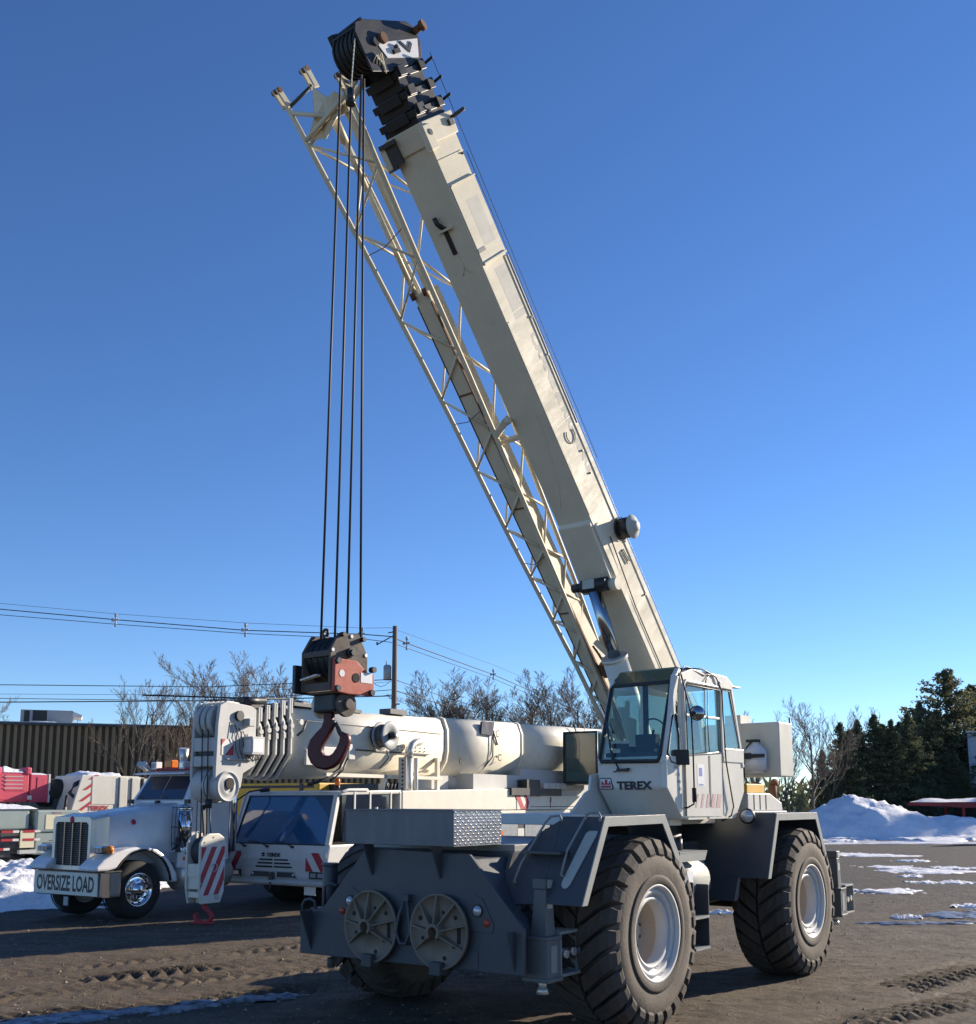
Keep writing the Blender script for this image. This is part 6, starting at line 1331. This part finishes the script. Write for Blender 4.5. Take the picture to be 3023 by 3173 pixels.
mb = MB(); mb.box(-1.2, -.9, .9, 3.0, 1.35, 2.35); mb.box(-1.2, 2.3, 1, 6, .6, 1.5); mb.build('chassis', 'dark_steel', g2, bevel=.02)
mb = MB(); mb.cyl((-1.7, .7, 2.35), (-.9, .7, 2.35), .45, n=24); mb.box(-1.9, -1.3, .5, 1.0, 2.35, 2.80); mb.build('winch', 'black_rough', g2, Matrix.Translation((.3, .6, 0)))
mb = MB()
for k in range(4): mb.tube([(-.5, -.1, 2.88 - .03 * k), (-1.1, -.12, 2.92 - .06 * k), (-1.6, -.12, 2.7 - .05 * k), (-1.72 - .04 * k, -.1, 2.3), (-1.2, -.1, 1.9 - .05 * k), (-.9, 0, 1.8)], .03, 6)
mb.tube([(-1.9, -.1, 2.2), (-1.95, -.1, 1.7), (-2.0, 0, 1.4)], .05, 6); mb.build('hose', 'black', g2, Matrix.Translation((.2, .2, .55)) @ Matrix.Diagonal((.75, 1, .78, 1)))
mb = MB(); mb.box(-1.35, -1.31, -.1, -.05, 1.0, 1.9); mb.build('grab_bar', 'panel_cream', g2); mb = MB(); mb.box(-1.3, -1.0, .0, .4, 1.05, 1.75); mb.build('tank', 'cab_interior', g2, bevel=.02)
snow_cap(g2, -.6, .7, 0, 1.5, 2.9, .20, 6); snow_cap(g2, .6, 1.6, 0, 1.5, 2.86, .08, 8)
# yellow crane bodies behind the white crane, seen under its boom
p = at(900, 2440, 34); YG = frame((p.x, p.y), 33)
yg = thing('yellow_crane', 'yellow crane body glimpsed under the white crane boom above the blue windshield', 'crane', mtx=YG)
mb = MB(); mb.box(-3.2, 1.2, 0, 4, 1.2, 2.66); yb = mb.build('body', 'yellow', yg, bevel=.05); mb = MB(); mb.box(-3.4, 1.2, .2, 8, .6, 1.2); mb.build('chassis', 'black_rough', yg)
mb = MB(); mb.box(-3.25, 1.0, -.02, 0, 2.5, 2.58); mb.box(.4, .55, -.03, 0, 2.3, 2.66); mb.box(1.2, 3.2, .5, 3, 2.4, 2.62); mb.build('trim', 'black', yb)
for x in (-2.9, .6): road_wheel(yg, (x, 1, .6), r=.6, w=.4)

# ================================================================== BROWN RIBBED BUILDING
pa = at(0, 2237, 45.0); pb_ = at(628, 2252, 48.0); dr_ = Vector((pb_.x - pa.x, pb_.y - pa.y, 0)); Lw = dr_.length; dr_.normalize()
az_w = math.degrees(math.atan2(dr_.x, dr_.y)) - 90     # frame x runs along the wall to the right
BW = frame((pa.x, pa.y), az_w); ztop = (pa.z + pb_.z) / 2
bl_ = thing('warehouse', 'long low brown ribbed metal building with flat roof behind the parked trucks', 'building', mtx=BW)
mb = MB(); mb.box(-14, 18, .10, 22, 0, ztop - .05); mb.build('wall', 'brown_groove_shade', bl_)
me_rib = None; rr = random.Random(2)
for k in range(112):
    x = -13.9 + .285 * k
    if me_rib is None:
        mb = MB(); mb.prism([(-.085, .10), (-.06, 0), (.06, 0), (.085, .10)], 'z', 0, ztop - .06); o = mb.build('wall_rib', 'brown_rib_lit', bl_); me_rib = o.data
    else: o = bpy.data.objects.new('wall_rib', me_rib); COL.objects.link(o); o.parent = bl_
    o.location = (x, rr.uniform(-.01, .03), 0)
mb = MB(); mb.box(-14, 18, -.06, 22, ztop - .06, ztop + .04); mb.build('roof', 'roof_white', bl_); mb = MB(); mb.box(-14, 18, -.075, -.06, ztop - .10, ztop + .01); mb.build('roof_edge', 'dark_steel', bl_)
pu = at(62, 2236, 47.0); ac = thing('rooftop_unit', 'pale grey box shaped rooftop air handling unit on the brown building', 'roof unit', mtx=frame((pu.x, pu.y, ztop + .10), az_w))
mb = MB(); mb.box(0, 2.2, 0, 2.2, .05, .62); a_ = mb.build('housing', 'xfmr', ac, bevel=.02)
mb = MB(); mb.box(.15, .38, -.01, 0, .08, .58); mb.box(.50, 1.1, -.012, 0, .08, .60); mb.build('grille', 'black', a_)
mb = MB(); mb.hexa([(2.2, 0, .36), (2.55, 0, .30), (2.55, 2, .30), (2.2, 2, .36), (2.1, 0, .62), (2.6, 0, .42), (2.6, 2, .42), (2.1, 2, .62)]); mb.box(2.38, 2.42, .1, .14, -.02, .32); mb.build('hood', 'roof_white', a_); mb = MB(); mb.box(-.05, 2.25, -.05, 2.2, 0, .05); mb.box(.4, 1.4, -.3, .0, 0, .10); mb.build('curb', 'roof_white', a_)
snow_cap(ac, .6, 1.6, -.4, .3, .02, .10, 12)

# ================================================================== UTILITY LINE
pp_ = at(1220, 2230, 53.0); zt = at(1220, 1940, 53.0).z
UP = thing('utility_pole', 'wooden utility pole with grey transformer rising behind the white crane boom', 'utility pole', (pp_.x, pp_.y, 0))
mb = MB(); mb.cyl((0, 0, 0), (0, 0, zt), .17, .12, n=12); mb.build('pole', 'pole_wood', UP)
mb = MB(); mb.bar((-.9, 0, zt - .95), (0, 0, zt - .45), .05); mb.cyl((-.35, 0, zt - .35), (-.1, 0, zt - .3), .03); mb.cyl((-.9, 0, zt - .98), (-.9, 0, zt - .83), .05, n=8); mb.cyl((.15, 0, zt - 4.0), (.28, 0, zt - 4.0), .04)
mb.build('bracket', 'dark_steel', UP)
mb = MB(); z = at(1205, 2065, 53.0).z; mb.cyl((-.36, -.05, z - .70), (-.36, -.05, z), .20, n=20); mb.lathe([(.20, 0), (.14, .07), (0, .09)], (-.36, -.05, z), (0, 0, 1), 20); mb.cyl((-.40, -.05, z + .05), (-.42, -.05, z + .28), .03, n=8); mb.build('transformer', 'xfmr', UP)
def wire(pts, r, label, n=14, sag=0.):
    P = []
    for (a, b) in zip(pts, pts[1:]):
        a, b = Vector(a), Vector(b)
        for k in range(n): t = k / n; p = a.lerp(b, t); p.z -= sag * 4 * t * (1 - t); P.append(p)
    P.append(Vector(pts[-1])); mb = MB(); mb.tube(P, r, 6); o = mb.build('power_line', 'wire'); tag(o, label, 'cable', 'overhead power lines'); return o
def aY(u): return 53 + (u - 1220) * (-.0012) if u < 1220 else 53 + (u - 1220) * .055
w1 = [(-60, 1882), (358, 1920), (760, 1953), (1120, 1965), (1210, 1972), (1260, 1993), (1528, 2090), (1850, 2230)]
wire([at(u, v, aY(u)) for u, v in w1], .026, 'thick power line crossing the sky left of the pole, middle of the upper three')
wire([at(u, v - 16 + (0 if u < 1210 else 6), aY(u)) for u, v in [(-60, 1880), (358, 1918), (760, 1946), (1120, 1962), (1210, 1955), (1528, 2070), (1850, 2205)]], .010, 'thin power line, topmost of the three above the left tree tops')
wire([at(u, v + 16, aY(u)) for u, v in [(-60, 1884), (358, 1918), (760, 1947), (1120, 1963), (1210, 1974), (1260, 1992), (1528, 2086), (1850, 2228)]], .018, 'power line hanging lowest of the upper three left of the pole')
for u, v, lb in [(358, 1922, 'spacer clamp on the upper power lines at far left above the building'), (760, 1953, 'spacer clamp on the upper power lines above the left bare trees'), (1122, 1966, 'spacer clamp on the power lines right beside the hoist ropes'), (1260, 1994, 'spacer clamp on the power lines just right of the utility pole'), (1528, 2090, 'spacer clamp on the power lines above the middle bare trees')]:
    p = at(u, v, aY(u)); t = thing('line_spacer', lb, 'line spacer', p, group='spacers on the power lines')
    mb = MB(); mb.bar((0, 0, -.32), (0, 0, .32), .07); mb.bar((-.16, 0, 0), (.16, 0, .05), .08); mb.cyl((0, 0, .2), (0, 0, .36), .07, n=8); mb.cyl((0, 0, -.34), (0, 0, -.18), .06, n=8); mb.cyl((-.16, 0, -.06), (-.16, 0, .1), .06, n=8); mb.build('clamp', 'xfmr', t)
for k, (L, r) in enumerate([([(-60, 2121), (640, 2128), (1150, 2108), (1216, 2105)], .022), ([(-60, 2150), (640, 2153), (1216, 2112)], .010), ([(-60, 2163), (600, 2171), (1150, 2142), (1216, 2137)], .018), ([(-60, 2176), (650, 2171), (1216, 2156)], .030)]):
    wire([at(u, v, 52.5) for u, v in L], r, ['power line crossing the left bare trees, uppermost of the lower four', 'thinnest of the lower four lines above the brown building', 'power line just above the thickest lowest line over the brown building', 'thick dark cable, lowest of all the lines above the brown building'][k])
for k, (L, r) in enumerate([([(1224, 2106), (1400, 2168), (1620, 2228), (1880, 2268)], .018), ([(1224, 2140), (1400, 2192), (1560, 2222), (1850, 2262)], .026)]):
    wire([at(u, v, 53 + (u - 1220) * .05) for u, v in L], r, ['upper of two cables falling to the right behind the bare trees', 'lower of two cables falling to the right behind the bare trees'][k])
mb = MB(); mb.tube([at(u, v, 52.6) for u, v in [(1150, 2108), (1165, 2122), (1180, 2128), (1195, 2122), (1214, 2106)]], .014, 5); mb.tube([at(u, v, 52.6) for u, v in [(1130, 2150), (1160, 2158), (1185, 2156), (1214, 2152)]], .014, 5)
mb.build('drop_wire', 'wire', UP, UP.matrix_basis.inverted())

# ================================================================== TREES
def bare_meshes(seed, H=9., spread=.5, dens=1.):
    rr = random.Random(seed); tr, br = MB(), MB()
    def branch(p, d, L, r, lvl):
        n = 6 if lvl == 0 else (4 if lvl < 3 else 3); pts = [p]; q = p.copy(); dd = d.copy()
        for i in range(n):
            dd = (dd + Vector((rr.gauss(0, .15), rr.gauss(0, .15), rr.gauss(.10, .08))) * (1 if lvl else .45)).normalized(); q = q + dd * L / n; pts.append(q.copy())
        m = tr if lvl <= 1 else br; rf = lambda t: max(.0062, r * (1 - .72 * t))
        m.tube(pts, rf, 7 if lvl == 0 else (5 if lvl == 1 else 3))
        if lvl >= 4: return
        k = int((11, 8, 6, 5)[lvl] * dens + .5)
        for i in range(k):
            t = (.28 if lvl == 0 else .18) + (.98 - (.28 if lvl == 0 else .18)) * (i + rr.random()) / k; f = t * n; a = min(int(f), n - 1); c = pts[a].lerp(pts[a + 1], f - a); ax = (pts[a + 1] - pts[a]).normalized()
            o = ax.cross(Vector((rr.gauss(0, 1), rr.gauss(0, 1), rr.gauss(0, 1)))).normalized(); an = rr.uniform(.30, .75) * (spread * 2 if lvl == 0 else 1)
            nd = (ax * math.cos(an) + o * math.sin(an) + Vector((0, 0, .12))).normalized()
            branch(c, nd, L * (.62 if lvl == 0 else .55) * (1 - .45 * t) * rr.uniform(.75, 1.2), rf(t) * .62, lvl + 1)
    branch(Vector((0, 0, -.1)), Vector((0, 0, 1)), H * .86, H * .0125, 0)
    return tr, br
BT = []
def top_of(trb): return max(v.z for m in trb for v in m.v)
TOPS = {}
def tree_proto(k, trb, kindname, label, group, loc):
    t = thing(kindname, label, 'tree', loc, group=group); tr, br = trb; tr.build('trunk', 'bark', t, recalc=False); br.build('crown', 'twig', t, recalc=False); return t
def tree_copy(src, label, loc, rz, s):
    t = src.copy(); COL.objects.link(t); t.location = loc; t.rotation_euler = (0, 0, rz); t.scale = s; t['label'] = label
    for ch in list(src.children): c = ch.copy(); COL.objects.link(c); c.parent = t
    return t
protos = []
specs = [(21, 9, .5, 1.0), (22, 9, .36, 1.0), (23, 9, .6, 1.15), (24, 9, .55, .75)]
tsrc = {}
# (u, top v, Y, proto, width scale, label)
TR = [(392, 2095, 43.0, 3, .8, 'slender bare tree leaning in front of the brown building, leftmost of the row'), (500, 2080, 43.5, 3, .8, 'forked bare tree rising over the brown building, second from the left'), (590, 2052, 45.0, 0, .75, 'spreading bare tree at the right end of the brown building'),
      (705, 2025, 56.0, 1, 1.0, 'upright bare tree just left of the white crane boom head'), (790, 2018, 56.0, 0, 1.0, 'bare tree directly above the white crane boom head'), (900, 2035, 58.0, 1, .8, 'narrow bare tree just left of the hook block'), (975, 2040, 58.0, 3, .8, 'bare tree partly hidden by the black and red hook block'),
      (1310, 2105, 62.0, 2, 1.0, 'rounded bushy bare tree right of the utility pole'), (1380, 2090, 62.0, 0, 1.1, 'tallest bare tree between the utility pole and the cab'), (1450, 2115, 64.0, 2, 1.0, 'low bare tree above the bare metal elbow of the exhaust'),
      (1530, 2105, 64.0, 1, .8, 'bare tree below the power line spacer in the middle'), (1600, 2100, 66.0, 2, 1.1, 'dense twiggy bare tree left of the lattice jib foot'), (1690, 2110, 66.0, 0, 1.0, 'bare tree second to the left of the lattice jib foot'), (1780, 2095, 62.0, 2, .9, 'dark bare tree right at the foot of the lattice jib'), (1830, 2110, 62.0, 3, .9, 'bare tree between lattice jib and operator cab'),
      (-75, 2030, 46.0, 2, .8, 'bare tree with twigs entering the left edge of the picture'), (2500, 2165, 66.0, 1, 1.0, 'pale bare tree right of the cream counterweight box'), (2425, 2200, 68.0, 0, .7, 'bare tree peeping over the cream counterweight box'), (2560, 2190, 70.0, 3, .8, 'bare tree between counterweight box and dark evergreens'), (2790, 2180, 82.0, 1, .8, 'thin bare tree poking out above the evergreens'), (2690, 2190, 82.0, 0, .8, 'thin bare tree above the left evergreens'), (2310, 2200, 66, 2, .8, 'bare tree seen through the side window of the cab')]
for i, (u, v, Y, k, ws, lb) in enumerate(TR):
    if k not in tsrc: TB = bare_meshes(*specs[k]); TOPS[k] = top_of(TB)
    top = at(u, v, Y); s = top.z / TOPS[k]; loc = (top.x, top.y, 0); s *= 1.06 if 1250 < u < 1900 else 1; ws *= 1.2 if 1250 < u < 1900 else 1
    if k not in tsrc:
        tsrc[k] = tree_proto(k, TB, 'bare_tree', lb, 'leafless trees along the back of the yard', loc); tsrc[k].scale = (s * ws * 1.25, s * ws * 1.25, s)
    else: tree_copy(tsrc[k], lb, loc, i * 2.4, (s * ws * 1.25, s * ws * 1.25, s))
# low brush under the middle trees
mb = MB(); rr = random.Random(4)
for k in range(4200):
    u = rr.uniform(1230, 1900); Y = rr.uniform(58, 67); p = at(u, 2300, Y); p.z = rr.uniform(0, 2.4) + 3.2 * rr.random() ** 2.2
    d = Vector((rr.gauss(0, .5), rr.gauss(0, .5), 1)).normalized() * rr.uniform(.8, 2.2); q = p + d; m_ = p.lerp(q, .5) + Vector((rr.gauss(0, .1), 0, 0)); mb.tube([p, m_, q], lambda t: .018 * (1 - .6 * t), 3)
mb.build('brush', 'twig', kind='stuff', recalc=False)['label'] = 'tangled leafless brush under the middle trees'

def conifer_mesh(seed, H=10., Wd=2.6, pine=False, nb=150, per=46):
    rr = random.Random(seed); tr, cr = MB(), MB(); tr.cyl((0, 0, 0), (0, 0, H * .96), H * .017, .02, n=8)
    for i in range(nb):
        t = ((i + rr.random()) / nb); z = H * (.06 + .93 * t) if not pine else H * (.16 + .83 * t); a = rr.uniform(0, 6.28318)
        prof = (1 - t) ** .92 if not pine else (math.sin(math.pi * min(1, .25 + .75 * t)) ** .7 * (.75 + .35 * math.sin(i * 1.7)) * (1 - .35 * t))
        L = Wd * prof * rr.uniform(.65, 1.18) + .12; droop = -.25 + .55 * t if not pine else .12 + .25 * t
        d = Vector((math.cos(a), math.sin(a), droop)).normalized(); p0 = Vector((0, 0, z)); p1 = p0 + d * L; tr.tube([p0, p0.lerp(p1, .5) + Vector((0, 0, .05 * L)), p1], .022, 3)
        n = int(per * (.35 + L / Wd))
        for j in range(n):
            s_ = rr.random() ** .6; c = p0.lerp(p1, s_) + Vector((0, 0, .05 * L * math.sin(math.pi * s_))); w = .06 + .20 * L * (1 - abs(s_ - .45)) * .6
            c += Vector((rr.gauss(0, w), rr.gauss(0, w), rr.gauss(-.02, .10))); sz = rr.uniform(.05, .135) * (1.25 if pine else 1)
            e1 = Vector((rr.gauss(0, 1), rr.gauss(0, 1), rr.gauss(0, .6))).normalized() * sz; e2 = e1.cross(Vector((rr.gauss(0, 1), rr.gauss(0, 1), rr.gauss(0, 1)))).normalized() * sz * .55
            o = len(cr.v); cr.v += [c - e1, c + e2, c + e1, c - e2]; cr.f.append((o, o + 1, o + 2, o + 3)); cr.sm.append(False)
    return tr, cr
CS = {}
cspec = {0: (31, 10, 3.0, False, 230, 84), 1: (32, 10, 3.6, False, 250, 88), 2: (33, 10, 4.4, True, 160, 84)}
CF = [(2545, 2325, 70, 0, 1., 'small dark evergreen nearest the cream counterweight box'), (2600, 2240, 71, 1, 1.0, 'dark evergreen, second in the evergreen row from its left end'), (2655, 2232, 72, 0, 1.1, 'evergreen behind the left shoulder of the big snow pile'), (2705, 2215, 73, 1, 1.0, 'pointed evergreen directly above the peak of the snow pile'), (2758, 2232, 73, 0, 1.1, 'dark pointed evergreen behind the right shoulder of the snow pile'),
      (2810, 2210, 74, 1, 1.0, 'evergreen between the snow pile and the red trailer'), (2850, 2180, 78, 2, .75, 'loose feathery pine left of the tallest pine'), (2925, 2078, 80, 2, 1.0, 'tallest pine of the row with open feathery top at the right'), (3005, 2125, 82, 2, .9, 'tall pine beside the tallest one at the right edge'), (2870, 2300, 75, 1, 1.1, 'low dark evergreen behind the left end of the red trailer'), (2955, 2330, 75, 1, 1.2, 'low dark evergreen right above the red trailer deck'), (3050, 2150, 84, 2, 1.0, 'pine at the very right edge of the picture'), (2630, 2262, 79, 1, 1.2, 'evergreen in the second row, seen between the first two behind the mound'), (2732, 2245, 80, 0, 1.3, 'evergreen in the second row above the mound peak'), (2785, 2238, 81, 1, 1.2, 'evergreen in the second row left of the feathery pine'), (2840, 2222, 82, 0, 1.3, 'evergreen in the second row behind the feathery pine'), (2900, 2200, 84, 1, 1.3, 'evergreen filling the gap under the tallest pine'), (3040, 2380, 74, 1, 1.2, 'low evergreen beneath the pale siding building')]
for i, (u, v, Y, k, ws, lb) in enumerate(CF):
    top = at(u, v, Y); z0 = .3; s = (top.z - z0) / 10.; loc = (top.x, top.y, z0); sc = (s * ws * .95, s * ws * .95, s)
    if k not in CS:
        CS[k] = thing('evergreen_tree' if k < 2 else 'pine_tree', lb, 'tree', loc, group='evergreens behind the snow pile'); tr, cr = conifer_mesh(*cspec[k]); tr.build('trunk', 'bark', CS[k], recalc=False); cr.build('crown', 'needles' if k < 2 else 'needles_brown', CS[k], recalc=False); CS[k].scale = sc
    else: tree_copy(CS[k], lb, loc, i * 1.9, sc)
# the evergreen row goes on to the right of the picture
for i, (x, y, h, k) in enumerate([(44, 80, 12, 0), (49, 76, 13, 1), (46, 66, 11, 0), (52, 70, 12, 1), (50, 60, 11, 0), (56, 64, 13, 1), (57, 56, 12, 0)]):
    t = tree_copy(CS[k], ['evergreen just outside the right edge, farthest back of the hidden row', 'tall evergreen outside the right edge, second from the back', 'shorter evergreen outside the right edge near the trailer', 'evergreen outside the right edge behind the shorter one', 'evergreen outside the right edge at the trailer tail', 'tall evergreen farthest right of the hidden row', 'nearest evergreen of the hidden row outside the right edge'][i], (x, y, .2), i * 1.3, (h / 10 * 1.1, h / 10 * 1.1, h / 10))

mb = MB(); rr = random.Random(8)
for k in range(5200):
    x = rr.uniform(-8, 75); y = rr.uniform(86, 96); z = rr.random() ** 1.5 * 3.6
    p = Vector((x, y, z)); d = Vector((rr.gauss(0, .6), rr.gauss(0, .6), 1)).normalized() * rr.uniform(.5, 1.5); q = Vector((d.z, 0, -d.x)) * rr.uniform(.05, .22); mb.add([p - q, p + d, p + q], [(0, 1, 2)])
for k in range(1500):
    x = rr.uniform(14.5, 21); y = rr.uniform(66, 72); z = rr.random() ** 1.3 * 2.6
    p = Vector((x, y, z)); d = Vector((rr.gauss(0, .6), rr.gauss(0, .6), 1)).normalized() * rr.uniform(.3, .9); q = Vector((d.z, 0, -d.x)) * rr.uniform(.03, .12); mb.add([p - q, p + d, p + q], [(0, 1, 2)])
mb.build('far_brush', 'needles_brown', kind='stuff', recalc=False)['label'] = 'olive brown brush along the far edge of the yard'

# ================================================================== TRAILER AND PALE BUILDING AT THE RIGHT
T = at(2846, 2490, 66.0); TF = frame((T.x, T.y, .50), 78.0)
tl = thing('flatbed_trailer', 'red flatbed trailer with snow covered deck parked before the evergreens', 'trailer', mtx=TF)
mb = MB(); mb.prism([(0, 1.34), (0, 1.50), (1.5, 1.56), (12, 1.56), (12, 1.2), (2.4, 1.2), (1.2, 1.30)], 'x', -1.2, 1.2); td = mb.build('deck', 'trailer_red', tl, bevel=.01)
mb = MB()
for x in (-.85, .85): mb.box(x - .06, x + .06, 2.4, 2.55, .12, 1.3); mb.cyl((x, 2.48, 0), (x, 2.48, .12), .15, n=12); mb.box(x - .05, x + .05, 4.6, 4.7, .2, 1.3); mb.cyl((x, 4.65, .0), (x, 4.65, .2), .14, n=12)
mb.box(-.85, .85, 2.44, 2.50, .55, .62); mb.build('landing_leg', 'trailer_red', tl)
mb = MB(); mb.box(-.5, .5, 2.8, 11, .8, 1.2); mb.box(-1.1, 1.1, 3.2, 4.2, .75, 1.2); mb.build('underframe', 'black_rough', tl)
mb = MB(); n = 20; 
for j in range(n + 1):
    for i in range(9):
        x = -1.15 + 2.3 * i / 8; y = .1 + 11.5 * j / n; e = min(1, min(i, 8 - i, j * 2) / 2); mb.v.append(Vector((x, y, 1.545 + (.26 * e ** .6 * (.8 + .5 * fbm(x, y, 3, .7))))))
for j in range(n):
    for i in range(8): mb.f.append((j * 9 + i, j * 9 + i + 1, (j + 1) * 9 + i + 1, (j + 1) * 9 + i)); mb.sm.append(True)
mb.build('snow_cap', 'snow', tl, recalc=False)
P_ = at(2996, 2270, 78.0); PB = thing('pale_building', 'pale blue grey sided building corner at the right edge behind the evergreens', 'building', mtx=frame((P_.x, P_.y), 20))
mb = MB(); mb.box(0, 9, 0, 9, 0, P_.z); wl = mb.build('wall', 'pale_siding', PB)
mb = MB()
for k in range(26): z = .3 + k * .25; mb.box(-.015, 9, -.02, 0, z, z + .21)
mb.build('siding', 'pale_siding', PB, kind='stuff'); mb = MB(); mb.box(-.1, 9.1, -.15, 9, P_.z, P_.z + .12); mb.build('roof', 'roof_white', PB)

# ---- shadow caster: invented crane body added behind the operator cab to shade the yard
HC = thing('shadow_caster', 'cream crane body added behind the operator cab as shadow caster, seen only through its windows', 'crane', mtx=frame((2.32, 20.95), 5))
mb = MB(); mb.box(0, 1.3, 0, 2.7, 2.2, 4.6); hb_ = mb.build('house', 'at_white', HC, bevel=.05)
mb = MB(); mb.box(0, 1.3, 0, 2.8, .9, 2.2); mb.build('carrier', 'grey_white', HC, bevel=.03)
for x, y in ((.15, .6), (.15, 2.2), (1.0, .6), (1.0, 2.2)): road_wheel(HC, (x + .25, y, .6), r=.6, w=.4)
mb = MB()
for k in range(5): mb.box(.15, 1.2, -.02, 0, 2.5 + .3 * k, 2.6 + .3 * k)
mb.build('louvre', 'black', hb_)
